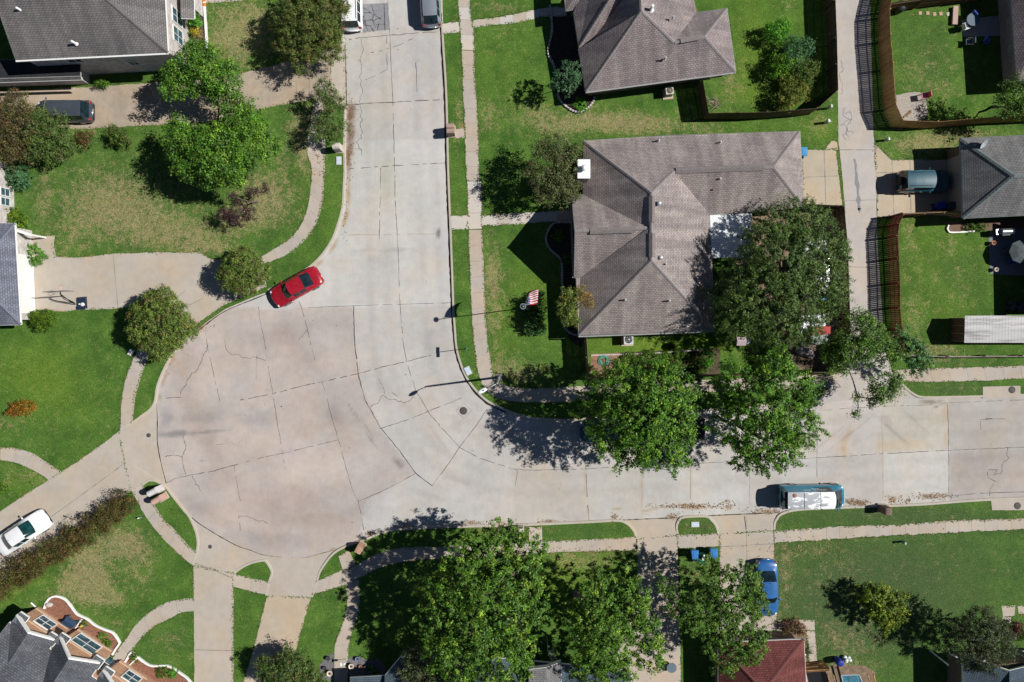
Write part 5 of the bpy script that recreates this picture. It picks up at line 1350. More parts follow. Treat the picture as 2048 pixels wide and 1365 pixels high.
def tree(name, label, base, lobes, pal, seed, trunk_r=.16, dens=9, per=16, leaf=.20, cs=.30, m=None, bark=None, group=None, cat='tree', bare=0, fork=.35, **kw):
    """base = ground pixel of the trunk; lobes = (px, py, radius px, height, half height)"""
    org = P(base[0], base[1], 0); org.z = .1
    t = thing(name, label, cat, org, 0, group)
    V, C = leaf_arrays(lobes, dens, per, leaf, cs, pal, seed, **kw)
    leaf_mesh('crown', V, C, m or LEAF, t, org)
    rng = random.Random(seed)
    b = MB(org)
    mean = sum((P(l[0], l[1], l[3]) for l in lobes), Vector()) / len(lobes)
    fk = org.lerp(Vector((mean.x, mean.y, mean.z)), fork)
    b.tube([org - Vector((0, 0, .12)), org + Vector((0, 0, .25)), org.lerp(fk, .6) + Vector((rng.uniform(-.1, .1), rng.uniform(-.1, .1), 0)), fk], [trunk_r * 1.5, trunk_r * 1.1, trunk_r, trunk_r * .85], 9)
    nodes = [(fk, trunk_r * .62)]
    for l in sorted(lobes, key=lambda q: (P(q[0], q[1], q[3]) - fk).length):
        c = P(l[0], l[1], l[3] - .25 * l[4]); r = l[2] * (H - l[3]) / H / S
        par, pr = min(nodes, key=lambda q: (q[0] - c).length + .25 * (q[0] - fk).length)
        mid = par.lerp(c, .5) + Vector((rng.uniform(-.25, .25), rng.uniform(-.25, .25), rng.uniform(-.1, .2)))
        cr = max(.02, pr * .68)
        b.tube([par, mid, c], [pr * .8, (pr + cr) * .42, cr], 6)
        nodes.append((c, cr)); nodes.append((mid, (pr + cr) * .42))
        for k in range(5 + bare):
            a = rng.uniform(0, 6.28); e_ = c + Vector((math.cos(a) * r * rng.uniform(.5, .95), math.sin(a) * r * rng.uniform(.5, .95), rng.uniform(-.2, .6) * l[4]))
            b.tube([c, c.lerp(e_, .5) + Vector((rng.uniform(-.2, .2), rng.uniform(-.2, .2), .12)), e_], [cr * .55, cr * .3, .01], 5)
    b.build('trunk', bark or BARK, t)
    return t
def shrub(name, label, lobes, pal, seed, dens=26, per=12, leaf=.13, cs=.13, m=None, cat='shrub', group=None, **kw):
    V, C = leaf_arrays(lobes, dens, per, leaf, cs, pal, seed, **kw)
    q = P(lobes[0][0], lobes[0][1], lobes[0][3]); q.z = .1
    o = leaf_mesh(name, V, C, m or LEAFD, None, q)
    return tag(o, label, cat, group)

PAL_MAPLE = [((.054, .148, .011), 4), ((.090, .208, .015), 4), ((.028, .080, .010), 2.4), ((.180, .295, .026), 1.7)]
PAL_BIG = [((.056, .140, .012), 4), ((.092, .195, .017), 4), ((.028, .072, .010), 2.6), ((.205, .310, .028), 1.7)]
PAL_DEEP = [((.055, .128, .013), 4), ((.092, .185, .018), 3), ((.032, .075, .012), 2), ((.15, .22, .03), .8)]
PAL_CRAPE = [((.082, .128, .020), 4), ((.115, .155, .028), 3.4), ((.150, .095, .040), 1.6), ((.050, .082, .018), 2)]
PAL_CRAPE_G = [((.060, .120, .020), 4), ((.095, .150, .028), 3), ((.120, .075, .040), 1.0), ((.045, .085, .018), 2)]
PAL_OAK = [((.058, .112, .020), 4), ((.088, .150, .030), 3.5), ((.034, .068, .016), 2), ((.130, .195, .048), 1)]
PAL_OLIVE = [((.085, .110, .030), 4), ((.120, .135, .050), 3), ((.060, .110, .020), 2), ((.130, .090, .050), 1.5), ((.035, .045, .02), 1.5)]
PAL_BLUE = [((.055, .135, .050), 4), ((.080, .180, .085), 3), ((.035, .080, .030), 2)]
PAL_PLUM = [((.060, .028, .036), 4), ((.095, .050, .060), 2), ((.032, .016, .022), 2)]
PAL_RUST = [((.11, .06, .028), 4), ((.085, .085, .022), 3.4), ((.16, .075, .035), 2.4), ((.05, .05, .018), 2)]
PAL_CRAPE_B = [((.095, .160, .022), 4), ((.135, .190, .030), 3.4), ((.160, .100, .045), 1.3), ((.060, .105, .020), 2)]
PAL_HEDGE = [((.085, .052, .024), 4), ((.085, .095, .022), 4), ((.14, .065, .03), 2), ((.04, .045, .016), 3), ((.11, .12, .03), 1.5)]
PAL_YEL = [((.17, .23, .014), 2.0), ((.085, .155, .013), 4.4), ((.07, .12, .012), 3), ((.34, .33, .016), 1.1)]
PAL_ORANGE = [((.30, .12, .014), 3), ((.24, .16, .02), 3), ((.15, .05, .02), 2), ((.14, .16, .02), 1)]
PAL_DARKF = [((.040, .060, .018), 4), ((.070, .085, .035), 3), ((.025, .040, .014), 2)]
PAL_LIME = [((.08, .26, .02), 4), ((.12, .33, .03), 3), ((.05, .15, .02), 2)]

# --- left of the street
tree('crape_myrtle', 'dense round crape myrtle with rusty red tips beside the white car at the top', (644, 95), [(632, 55, 62, 3.4, 1.9), (600, 30, 48, 3.2, 1.7), (640, 5, 60, 3.4, 1.7), (600, 92, 50, 2.8, 1.5), (656, 96, 34, 2.6, 1.2), (580, 60, 36, 2.7, 1.2)], PAL_CRAPE, 11, .09, 16, 18, .135, .17)
tree('maple_tree', 'large leafy green tree with two crowns leaning over the driveway of the white brick house', (437, 262), [(405, 138, 50, 4.6, 1.9), (362, 165, 38, 4.3, 1.5), (446, 158, 38, 4.2, 1.5), (392, 110, 30, 4.4, 1.3), (340, 150, 20, 3.9, .9), (436, 192, 24, 3.8, 1.0), (478, 222, 36, 4.4, 1.4), (440, 302, 60, 5.2, 2.1), (378, 290, 44, 4.6, 1.7), (492, 278, 48, 4.8, 1.7), (385, 330, 36, 4.4, 1.4), (418, 358, 28, 3.6, 1.1), (532, 292, 30, 4.0, 1.2), (460, 345, 34, 4.2, 1.3), (355, 255, 24, 4.2, 1.0), (510, 240, 22, 4.0, .9)], PAL_MAPLE, 12, .2, 9, 17, .19, .26)
tree('crape_myrtle', 'small loose crape myrtle overhanging the kerb by the brick mailbox with the rusty gutter', (662, 250), [(648, 185, 26, 2.6, 1.1), (668, 205, 24, 2.5, 1.0), (662, 238, 30, 2.5, 1.2), (640, 262, 24, 2.4, 1.0), (672, 265, 20, 2.3, .9)], PAL_CRAPE_G, 13, .06, 15, 14, .13, .16)
tree('plum_tree', 'thin purple leaved plum tree with bare leaning branches on the dry lawn', (517, 405), [(475, 430, 24, 2.3, .7), (450, 425, 16, 2.2, .5), (500, 428, 16, 2.2, .6), (465, 393, 10, 2.2, .4), (506, 385, 14, 2.4, .5), (530, 378, 12, 2.3, .5)], PAL_PLUM, 14, .075, 13, 13, .12, .15, bare=4, m=LEAFD)
tree('crape_myrtle', 'round olive green crape myrtle between the driveway and the red car', (508, 552), [(485, 540, 42, 2.6, 1.5), (462, 552, 30, 2.2, 1.1), (512, 545, 30, 2.3, 1.1), (490, 518, 26, 2.3, 1.0), (492, 572, 26, 2.1, 1.0)], PAL_CRAPE_B, 15, .08, 24, 18, .125, .14, lump=.10)
tree('crape_myrtle', 'dense rust tipped crape myrtle on the corner of the cul-de-sac below the driveway', (352, 655), [(322, 640, 56, 2.9, 1.7), (290, 662, 36, 2.5, 1.3), (352, 660, 40, 2.5, 1.4), (320, 610, 36, 2.5, 1.3), (318, 685, 38, 2.4, 1.3), (286, 630, 30, 2.4, 1.1)], PAL_CRAPE_B, 16, .09, 24, 18, .13, .14, lump=.10)
tree('crape_myrtle', 'brown tipped crape myrtle on the left edge beside the grey parked car', (55, 250), [(20, 225, 46, 2.7, 1.4), (50, 262, 40, 2.7, 1.3), (15, 285, 44, 2.7, 1.4), (-20, 250, 50, 2.8, 1.5), (45, 300, 26, 2.2, 1.0)], PAL_HEDGE, 17, .08, 16, 15, .14, .19)
tree('crape_myrtle', 'green crape myrtle just below the grey parked car on the left driveway', (125, 275), [(100, 268, 42, 2.4, 1.3), (80, 295, 34, 2.3, 1.1), (125, 285, 30, 2.2, 1.0), (82, 240, 26, 2.2, 1.0), (105, 310, 22, 1.9, .8)], PAL_CRAPE_G, 18, .08, 17, 15, .14, .18)
shrub('shrub', 'small red brown shrub next to the green crape myrtle below the grey car', [(168, 278, 17, .9, .7)], PAL_RUST, 19)
shrub('shrub', 'small dark green shrub alone on the lawn below the long driveway', [(238, 275, 20, 1.0, .9), (228, 265, 14, .9, .7), (250, 285, 13, .9, .6)], PAL_CRAPE_G, 20)
shrub('shrub', 'large pale blue green shrub against the white wall on the left edge', [(32, 352, 26, .9, .8), (15, 345, 16, .8, .6), (48, 358, 14, .7, .5)], PAL_BLUE, 21, leaf=.14, spike=.25)
shrub('shrub', 'yellow green shrub beside the grey roofed garage on the left edge', [(28, 428, 15, .8, .7), (44, 446, 12, .7, .6), (22, 440, 10, .7, .5)], [((.14, .20, .012), 3), ((.06, .14, .02), 4)], 22)
shrub('grass_clump', 'light green ornamental grass clump at the white garage door', [(67, 509, 20, .6, .5), (60, 518, 12, .5, .4)], [((.10, .23, .03), 3), ((.16, .28, .06), 2), ((.05, .14, .02), 2)], 23, leaf=.24, aspect=.22, spike=.3, cat='ornamental grass')
shrub('shrub', 'round boxwood shrub below the white garage door', [(86, 640, 24, .8, .75), (70, 638, 14, .7, .5), (100, 642, 12, .7, .5)], [((.075, .14, .012), 4), ((.11, .18, .016), 2), ((.04, .08, .01), 2)], 24)
shrub('shrub', 'small orange yellow shrub on the green lawn at the left edge', [(48, 815, 17, .7, .6), (28, 820, 14, .7, .5), (62, 813, 10, .5, .4)], PAL_ORANGE, 25, leaf=.11)
shrub('shrub', 'tiny dark green shrub by the curved path on the left edge', [(2, 978, 12, .6, .5)], PAL_DEEP, 26)
hd = []
for i in range(9):
    t_ = i / 8.
    hd.append((246 - t_ * 262, 1006 + t_ * 170, 27 + 4 * math.sin(i * 2.3), 1.25, .95)); hd.append((236 - t_ * 262, 1026 + t_ * 172, 24, 1.0, .8))
shrub('hedge', 'long rust and olive hedge beside the driveway with the white car', hd, PAL_HEDGE, 27, dens=10, per=18, leaf=.13, cs=.2, vary=.38, cat='hedge')
shrub('shrub', 'bright green shrub in the bed beside the white brick wall at the top left', [(385, 36, 14, .9, .8), (395, 46, 10, .7, .6), (378, 28, 9, .9, .6)], PAL_LIME, 28, leaf=.12)
shrub('shrub', 'round golden yellow shrub in the bed by the white brick wall', [(392, 66, 10, .6, .55)], [((.48, .36, .012), 3), ((.38, .30, .02), 3), ((.20, .20, .02), 1)], 29, leaf=.1)
shrub('shrub', 'small low green shrub next to the golden yellow one by the white brick wall', [(401, 88, 9, .5, .45)], PAL_DEEP, 30, leaf=.1)
shrub('shrub', 'dark little shrub against the shaded wall of the white brick house', [(200, 165, 9, .8, .6), (212, 168, 7, .7, .5)], PAL_DEEP, 31)
# --- right of the street
tree('ornamental_tree', 'small blue green tree in the stone edged bed of the top house', (1127, 180), [(1132, 150, 22, 3.4, 1.1), (1118, 166, 18, 3.1, .9), (1146, 160, 16, 3.2, .9), (1136, 178, 16, 2.9, .8), (1145, 132, 12, 3.3, .7)], PAL_BLUE, 32, .06, 14, 13, .14, .16, spike=.25)
tree('crape_myrtle', 'loose olive brown tree beside the chimney of the middle house', (1105, 370), [(1110, 330, 44, 4.4, 1.7), (1078, 350, 32, 4.1, 1.4), (1140, 320, 34, 4.1, 1.3), (1115, 375, 38, 4.0, 1.4), (1090, 392, 24, 3.6, 1.0), (1135, 365, 26, 3.9, 1.1), (1110, 290, 28, 4.0, 1.1), (1150, 385, 18, 3.6, .8), (1075, 300, 18, 3.8, .9)], PAL_OLIVE, 33, .1, 11, 13, .15, .19)
tree('ornamental_tree', 'slim yellow orange tinted tree at the front corner of the middle house', (1140, 622), [(1140, 595, 22, 3.8, 1.2), (1136, 630, 24, 3.6, 1.3), (1128, 615, 16, 3.5, .9), (1150, 640, 14, 3.2, .8)], [((.075, .12, .018), 4), ((.13, .18, .03), 3), ((.20, .20, .03), 1.6), ((.04, .07, .014), 2)], 34, .06, 15, 14, .14, .16)
tree('ornamental_tree', 'small amber leaved tree leaning over the front roof edge of the middle house', (1152, 612), [(1166, 596, 17, 3.9, .8), (1178, 606, 12, 3.9, .6), (1162, 578, 10, 3.8, .5)], [((.24, .15, .02), 3), ((.18, .16, .025), 3), ((.30, .12, .03), 1)], 134, .05, 15, 11, .12, .15)
shrub('shrub', 'broad dark green shrub on the lawn beside the flag pole', [(1066, 612, 15, .8, .6), (1072, 638, 18, .9, .7), (1060, 655, 14, .8, .6), (1080, 660, 12, .7, .5), (1078, 590, 11, .7, .5)], [((.030, .085, .022), 4), ((.06, .14, .04), 2), ((.02, .05, .016), 2)], 35, leaf=.15)
for i, (x, y, r, pal, lb) in enumerate([(1556, 62, 24, PAL_LIME, 'bright leafy green shrub, topmost in the fenced yard of the top house'), (1592, 105, 32, PAL_BLUE, 'spreading blue green shrub among the yard shrubs of the top house'), (1562, 130, 26, PAL_MAPLE, 'mid green shrub on the left of the yard shrubs by the fence shade'),
                                        (1604, 148, 30, PAL_CRAPE_G, 'muted green shrub nearest the fence among the yard shrubs of the top house'), (1582, 188, 32, [((.20, .19, .04), 3), ((.11, .15, .025), 4), ((.06, .09, .02), 2)], 'yellowish shrub, lowest of the yard shrubs of the top house')]):
    shrub('shrub', lb, [(x, y, r, 1.3, 1.0), (x + r * .6, y - r * .4, r * .55, 1.2, .8), (x - r * .5, y + r * .5, r * .6, 1.1, .8)], pal, 36 + i, leaf=.14, cs=.16, dens=20, group='shrubs in the fenced yard')
b = MB(P(1432, 208, .12)); rng = random.Random(6)
for k in range(46):
    a, r_ = rng.uniform(0, 6.28), rng.uniform(.2, .75); c = P(1430 + rng.uniform(-8, 8), 207 + rng.uniform(-8, 8), .15)
    b.tube([c, c + Vector((math.cos(a) * r_, math.sin(a) * r_ * .8, rng.uniform(.1, .5)))], [.018, .008], 4)
tag(b.build('dry_brush', mat('dry_twig', (.42, .35, .28), .9, .25, 5)), 'pile of dry grey brush in the fence corner of the top yard', 'brush pile')
tree('oak_tree', 'huge dark fine leaved oak covering the back yard of the middle house', (1520, 549), [(1560, 520, 70, 6.2, 2.6), (1532, 490, 44, 5.6, 2.0), (1620, 500, 56, 5.8, 2.2), (1556, 450, 44, 5.2, 1.8), (1612, 445, 44, 5.2, 1.8), (1640, 560, 50, 5.4, 2.0), (1590, 590, 62, 5.8, 2.2), (1520, 590, 62, 5.8, 2.3), (1478, 572, 40, 5.0, 1.7), (1480, 620, 50, 5.2, 1.9), (1555, 645, 52, 5.2, 1.9), (1610, 640, 44, 5.0, 1.7), (1665, 510, 30, 4.6, 1.3), (1662, 600, 30, 4.6, 1.2), (1500, 660, 30, 4.2, 1.2), (1440, 600, 26, 4.2, 1.1)], PAL_OAK, 41, .28, 12, 24, .14, .2, spike=.6, fork=.5, bark=BARK)
tree('maple_tree', 'big bright green maple over the pickup truck, left one of the street pair', (1256, 806), [(1285, 815, 72, 8.0, 3.0), (1235, 780, 56, 7.2, 2.5), (1320, 775, 56, 7.2, 2.5), (1220, 850, 54, 7.0, 2.4), (1300, 880, 58, 7.0, 2.5), (1345, 838, 46, 7.0, 2.1), (1260, 890, 44, 6.4, 2.0), (1374, 796, 26, 6.0, 1.3), (1200, 805, 36, 6.2, 1.7), (1340, 900, 34, 6.0, 1.5), (1270, 755, 30, 6.6, 1.4), (1372, 866, 20, 5.8, .9), (1320, 745, 22, 6.0, 1.1)], PAL_MAPLE, 42, .22, 7.5, 22, .19, .22, spike=.65)
tree('maple_tree', 'big bright green maple between the pickup truck and the alley mouth', (1471, 806), [(1520, 810, 66, 7.6, 2.8), (1480, 770, 46, 6.8, 2.1), (1560, 770, 56, 7.0, 2.3), (1470, 850, 42, 6.4, 1.9), (1530, 880, 58, 6.8, 2.3), (1590, 840, 48, 6.6, 2.1), (1500, 915, 28, 5.8, 1.3), (1450, 800, 34, 6.0, 1.6), (1590, 790, 40, 6.2, 1.7), (1540, 735, 34, 6.2, 1.5), (1570, 900, 30, 5.8, 1.3), (1605, 865, 26, 5.6, 1.2)], PAL_MAPLE, 43, .22, 7.5, 22, .19, .22, spike=.65)
tree('shade_tree', 'many branched green tree overhanging the alley mouth with a low hanging limb', (1683, 735), [(1722, 662, 40, 5.6, 1.7), (1688, 690, 36, 5.2, 1.5), (1752, 680, 30, 5.2, 1.3), (1662, 715, 26, 4.6, 1.1), (1722, 705, 34, 5.2, 1.2), (1778, 712, 24, 4.8, 1.0), (1768, 772, 32, 4.2, 1.2), (1745, 798, 16, 3.6, .8), (1790, 762, 18, 4.0, .8), (1655, 690, 18, 4.6, .9), (1714, 828, 8, 3.0, .4), (1715, 795, 8, 3.4, .5), (1718, 640, 20, 4.8, 1.0), (1690, 738, 12, 4.2, .6)], PAL_DEEP, 44, .2, 8.5, 18, .17, .24, bark=BARKG, bare=2)
tree('ornamental_tree', 'blue green feathery tree beside the red brown fence and the lower sidewalk', (1790, 700), [(1828, 708, 26, 3.6, 1.3), (1845, 722, 20, 3.2, 1.0), (1812, 690, 22, 3.4, 1.1), (1800, 672, 18, 3.2, .9), (1830, 735, 16, 2.9, .8)], [((.06, .16, .05), 4), ((.09, .22, .08), 3), ((.10, .20, .02), 2), ((.03, .08, .03), 2)], 45, .08, 14, 14, .15, .18, spike=.3)
shrub('shrub', 'bright lime green shrub in the bed behind the middle house', [(1417, 716, 15, .6, .55), (1412, 728, 10, .5, .4)], PAL_LIME, 46, leaf=.16, spike=.2, aspect=.3)
for x, y, r, s, lb in ((1270, 735, 14, 247, 'dark leafy plants in the lower part of the bed under the maple edge'), (1390, 738, 14, 248, 'dark leafy plants below the lime green shrub'), (1330, 730, 14, 249, 'green plants in the lower middle of the bed behind the middle house'), (1300, 712, 15, 47, 'low green plants in the bed, left of the dark gap beside the maple'), (1345, 706, 17, 48, 'low green plants in the middle of the bed behind the middle house'), (1258, 715, 13, 49, 'low green plants next to the coiled green hose'), (1385, 716, 13, 147, 'low green plants next to the lime green shrub in the bed')):
    shrub('bedding_plant', lb, [(x, y, r, .3, .25), (x + 14, y + 6, r * .8, .3, .2), (x - 14, y + 4, r * .7, .25, .2)], PAL_DEEP, s, dens=16, leaf=.11, cat='plant')
tree('dark_tree', 'dark tree in shade at the right edge below the shaded patio', (1985, 215), [(2030, 190, 34, 4.2, 1.7), (2062, 215, 30, 3.8, 1.4), (2010, 215, 24, 3.4, 1.2), (2040, 225, 24, 3.2, 1.1)], PAL_DEEP, 50, .1, 9, 13, .17, .22)
# --- bottom
tree('shade_tree', 'largest leafy tree at the bottom, yellow green crown over the curved front path', (1000, 1150), [(985, 1190, 78, 8.6, 3.0), (930, 1150, 56, 7.6, 2.4), (1028, 1150, 50, 7.8, 2.3), (900, 1220, 62, 7.6, 2.5), (950, 1260, 66, 7.8, 2.5), (1028, 1240, 56, 8.0, 2.5), (890, 1290, 50, 6.8, 2.1), (1000, 1310, 58, 7.0, 2.2), (1062, 1190, 32, 7.2, 1.7), (1050, 1105, 44, 7.0, 1.9), (980, 1110, 52, 7.2, 2.1), (860, 1170, 34, 6.4, 1.6), (1040, 1300, 36, 6.6, 1.7), (920, 1330, 46, 6.4, 1.8), (980, 1360, 46, 6.4, 1.7), (1005, 1075, 34, 6.6, 1.6), (945, 1090, 28, 6.4, 1.4)], PAL_BIG, 51, .3, 6.6, 18, .21, .25, spike=.3, lump=.26)
tree('shade_tree', 'wide leafy tree between the largest tree and the long tan driveway', (1150, 1185), [(1198, 1205, 42, 6.4, 2.0), (1170, 1238, 36, 6.2, 1.8), (1255, 1195, 46, 6.0, 2.0), (1215, 1250, 50, 6.2, 2.1), (1182, 1282, 40, 5.8, 1.8), (1265, 1235, 38, 5.6, 1.7), (1225, 1310, 48, 5.6, 1.8), (1178, 1330, 36, 5.4, 1.5), (1290, 1270, 34, 5.2, 1.5), (1300, 1310, 32, 5.0, 1.4), (1230, 1350, 36, 5.0, 1.4), (1190, 1165, 26, 5.4, 1.3)], PAL_BIG, 52, .24, 7.0, 17, .20, .25, spike=.3, lump=.26)
tree('shade_tree', 'leafy tree between the two driveways, beside the blue car and bins', (1420, 1170), [(1450, 1185, 56, 6.0, 2.2), (1420, 1155, 36, 5.4, 1.6), (1490, 1165, 40, 5.6, 1.8), (1480, 1215, 46, 5.6, 1.9), (1410, 1225, 40, 5.4, 1.7), (1440, 1265, 46, 5.4, 1.8), (1490, 1275, 44, 5.2, 1.7), (1455, 1310, 38, 4.8, 1.5), (1380, 1220, 28, 5.0, 1.3), (1325, 1165, 18, 4.8, .9), (1345, 1185, 17, 4.8, .8), (1340, 1220, 16, 4.6, .8), (1515, 1215, 26, 4.8, 1.2), (1505, 1300, 28, 4.6, 1.2)], PAL_DEEP, 53, .24, 7.5, 16, .18, .24, spike=.2, bark=BARKG, bare=1)
tree('ornamental_tree', 'small yellow and green tree alone on the lower right lawn', (1741, 1192), [(1765, 1210, 36, 2.1, 1.2), (1782, 1222, 26, 1.9, 1.0), (1748, 1195, 28, 2.0, 1.0), (1772, 1240, 22, 1.7, .8), (1790, 1200, 20, 1.8, .8)], PAL_YEL, 54, .08, 18, 16, .15, .17, spike=.3)
tree('feathery_tree', 'dark feathery tree in front of the dark blue roof at the bottom right', (1902, 1236), [(1960, 1265, 40, 4.3, 1.6), (1930, 1285, 34, 4.0, 1.4), (1990, 1275, 34, 3.9, 1.4), (1955, 1245, 28, 4.0, 1.2), (1965, 1310, 34, 3.7, 1.3), (1915, 1260, 22, 3.6, 1.0), (2005, 1300, 22, 3.4, 1.0)], PAL_DARKF, 55, .1, 15, 18, .13, .2, spike=.5)
tree('ornamental_tree', 'bushy small tree at the foot of the tan driveway by the bottom edge', (593, 1306), [(570, 1350, 48, 2.7, 1.5), (540, 1340, 30, 2.4, 1.2), (605, 1345, 36, 2.4, 1.2), (575, 1325, 28, 2.4, 1.1), (628, 1360, 24, 2.0, 1.0)], PAL_CRAPE_G, 56, .09, 18, 16, .14, .17)
tree('ornamental_tree', 'grey green bushy tree over the blue roof corner at the bottom', (862, 1285), [(850, 1330, 42, 3.8, 1.4), (825, 1312, 24, 3.5, 1.0), (880, 1345, 38, 3.6, 1.3), (840, 1360, 34, 3.4, 1.1), (905, 1360, 28, 3.2, 1.0), (812, 1345, 16, 3.2, .8)], [((.075, .105, .040), 4), ((.11, .14, .06), 3), ((.045, .065, .025), 2), ((.12, .10, .045), 1)], 57, .09, 14, 15, .13, .18)
shrub('shrub', 'purple and orange leaved shrub at the corner of the red roofed house', [(1588, 1252, 14, .6, .5), (1572, 1257, 12, .6, .5), (1603, 1260, 12, .6, .5)], [((.13, .05, .05), 3), ((.22, .10, .04), 2), ((.10, .12, .03), 2), ((.05, .025, .03), 2)], 58, leaf=.12)
shrub('shrub', 'small dark shrub on the narrow bed right of the red roofed house', [(1614, 1300, 9, .6, .5)], PAL_DARKF, 59)
shrub('shrub', 'dark burgundy shrub by the entry of the dark blue roofed house', [(2026, 1262, 14, .7, .6), (2034, 1250, 10, .6, .5)], [((.10, .03, .03), 3), ((.05, .05, .02), 2), ((.30, .16, .13), .6)], 60)
shrub('shrub', 'green shrub at the right edge by the entry of the dark blue roofed house', [(2046, 1268, 14, .7, .6), (2062, 1275, 12, .7, .5)], PAL_DEEP, 61)
for i, (x, y, r, lb) in enumerate([(205, 1274, 7, 'small green plant in the mulch bed, left of the walk to the brick house'), (212, 1286, 9, 'larger green plant in the mulch bed near the path of the brick house'), (325, 1345, 12, 'spiky green plant in the lower mulch bed of the brick house'), (343, 1347, 9, 'second spiky green plant in the lower mulch bed of the brick house'), (169, 1248, 6, 'tiny pale plant by the white border of the brick house bed'), (268, 1315, 8, 'plant in the small bed corner beside the brick house walk'),
                               (740, 1346, 12, 'green potted plants by the porch at the bottom'), (1118, 472, 12, 'shaded plant in the front bed of the middle house'), (1135, 520, 12, 'lower shaded plant in the front bed of the middle house'), (1160, 210, 14, 'small plants in the stone ringed bed of the top house'), (1940, 452, 12, 'vegetable plants in the white edged bed on the right'), (1962, 450, 12, 'taller vegetable plants beside the shaded grill on the right')]):
    shrub('bedding_plant', lb, [(x, y, r, .3, .25)], PAL_DEEP if i % 3 else PAL_LIME, 70 + i, dens=40, leaf=.1, cat='plant', spike=.15)
def scatter(name, label, regions, n, pal, seed, size, cat):
    """fallen leaves: one uncountable litter"""
    rs = np.random.RandomState(seed); V = []; C = []
    for x, y, rx, ry, k in regions:
        px = x + rs.normal(size=k) * rx; py = y + rs.normal(size=k) * ry
        for a, c in zip(px, py):
            q = P(a, c, .0); onl = inside(np.array([a]), np.array([c]), LAWN_W)[0] or inside(np.array([a]), np.array([c]), LAWN_E)[0]
            z = .145 if onl else .012
            t = rs.uniform(0, 6.28); s = size * rs.uniform(.6, 1.5)
            u, v = np.array([math.cos(t), math.sin(t)]) * s * .5, np.array([-math.sin(t), math.cos(t)]) * s * .32
            for d in (-u, -v, u, v): V.append((q.x + d[0], q.y + d[1], z + rs.uniform(0, .03)))
            col = pal[rs.randint(len(pal))]; C += [np.array(col) * rs.uniform(.7, 1.3)] * 4
    o = leaf_mesh(name, np.array(V), np.array(C), LEAFD)
    return tag(o, label, cat, None, 'stuff')
LIT = [(.17, .10, .055), (.23, .145, .08), (.13, .075, .045), (.28, .20, .12)]
scatter('fallen_leaves', 'brown fallen leaves lying along the kerbs and lawns', [(700, 270, 4, 40, 170), (697, 330, 3, 30, 80), (703, 222, 6, 10, 60), (690, 420, 3, 30, 40), (1390, 1013, 26, 3, 190), (1450, 1010, 12, 5, 60), (1340, 1012, 24, 2, 60), (1535, 1022, 20, 4, 130), (1703, 1003, 14, 3, 110), (1722, 1007, 10, 3, 80), (1785, 999, 7, 4, 60), (1815, 1003, 5, 3, 30), (1870, 993, 26, 4, 150),
        (1230, 1035, 6, 4, 50), (1345, 1034, 10, 5, 60), (945, 1046, 18, 2, 60), (1000, 1060, 50, 6, 200), (1100, 1043, 12, 2, 40), (810, 1052, 12, 2, 40), (740, 1068, 6, 3, 40), (1180, 1103, 80, 5, 160), (1390, 1055, 26, 10, 90), (1620, 1098, 50, 12, 160), (1568, 1170, 12, 60, 160), (1400, 1140, 30, 26, 150), (1700, 1180, 90, 60, 200), (1700, 1300, 60, 36, 160), (400, 655, 12, 8, 60), (640, 310, 10, 40, 90), (600, 380, 10, 40, 50), (688, 150, 4, 40, 60), (720, 1100, 20, 20, 30), (1180, 1140, 60, 20, 80), (1870, 700, 60, 12, 120), (335, 715, 8, 20, 40)], 0, LIT, 5, .095, 'fallen leaves')

def tufts():
    rs = np.random.RandomState(12); V = []; C = []
    G_ = [(.06, .13, .02), (.09, .17, .03), (.05, .10, .018), (.22, .16, .07), (.26, .14, .07), (.14, .14, .04)]
    lines = [e for pr in EDGES for e in pr] + [np.array(e, float) for e in DEDGE]
    for ln in lines:
        d = np.hypot(*np.diff(ln, axis=0).T); k = int(d.sum() / 1.3)
        if k < 3: continue
        q = resample([tuple(p) for p in ln], k)
        run = fract_noise(np.arange(k) / 14., np.full(k, ln[0][0]), 3.)
        for i in range(k):
            if run[i] < .35 and rs.rand() < .7: continue
            p = q[i] + rs.normal(size=2) * (.7 + 1.0 * run[i])
            w = P(p[0], p[1], .0); s = rs.uniform(.06, .15); t = rs.uniform(0, 6.28)
            u, v = np.array([math.cos(t), math.sin(t)]) * s * .5, np.array([-math.sin(t), math.cos(t)]) * s * .3
            z = .142 + rs.uniform(0, .03)
            for e_ in (-u, -v, u, v): V.append((w.x + e_[0], w.y + e_[1], z + rs.uniform(-.004, .012)))
            C += [np.array(G_[rs.randint(6) if run[i] > .6 else rs.randint(3)]) * rs.uniform(.6, 1.3)] * 4
    o = leaf_mesh('grass_edge', np.array(V), np.array(C), LEAFD)
    tag(o, 'ragged grass growing over the edges of the sidewalks', 'grass', None, 'stuff')
tufts()

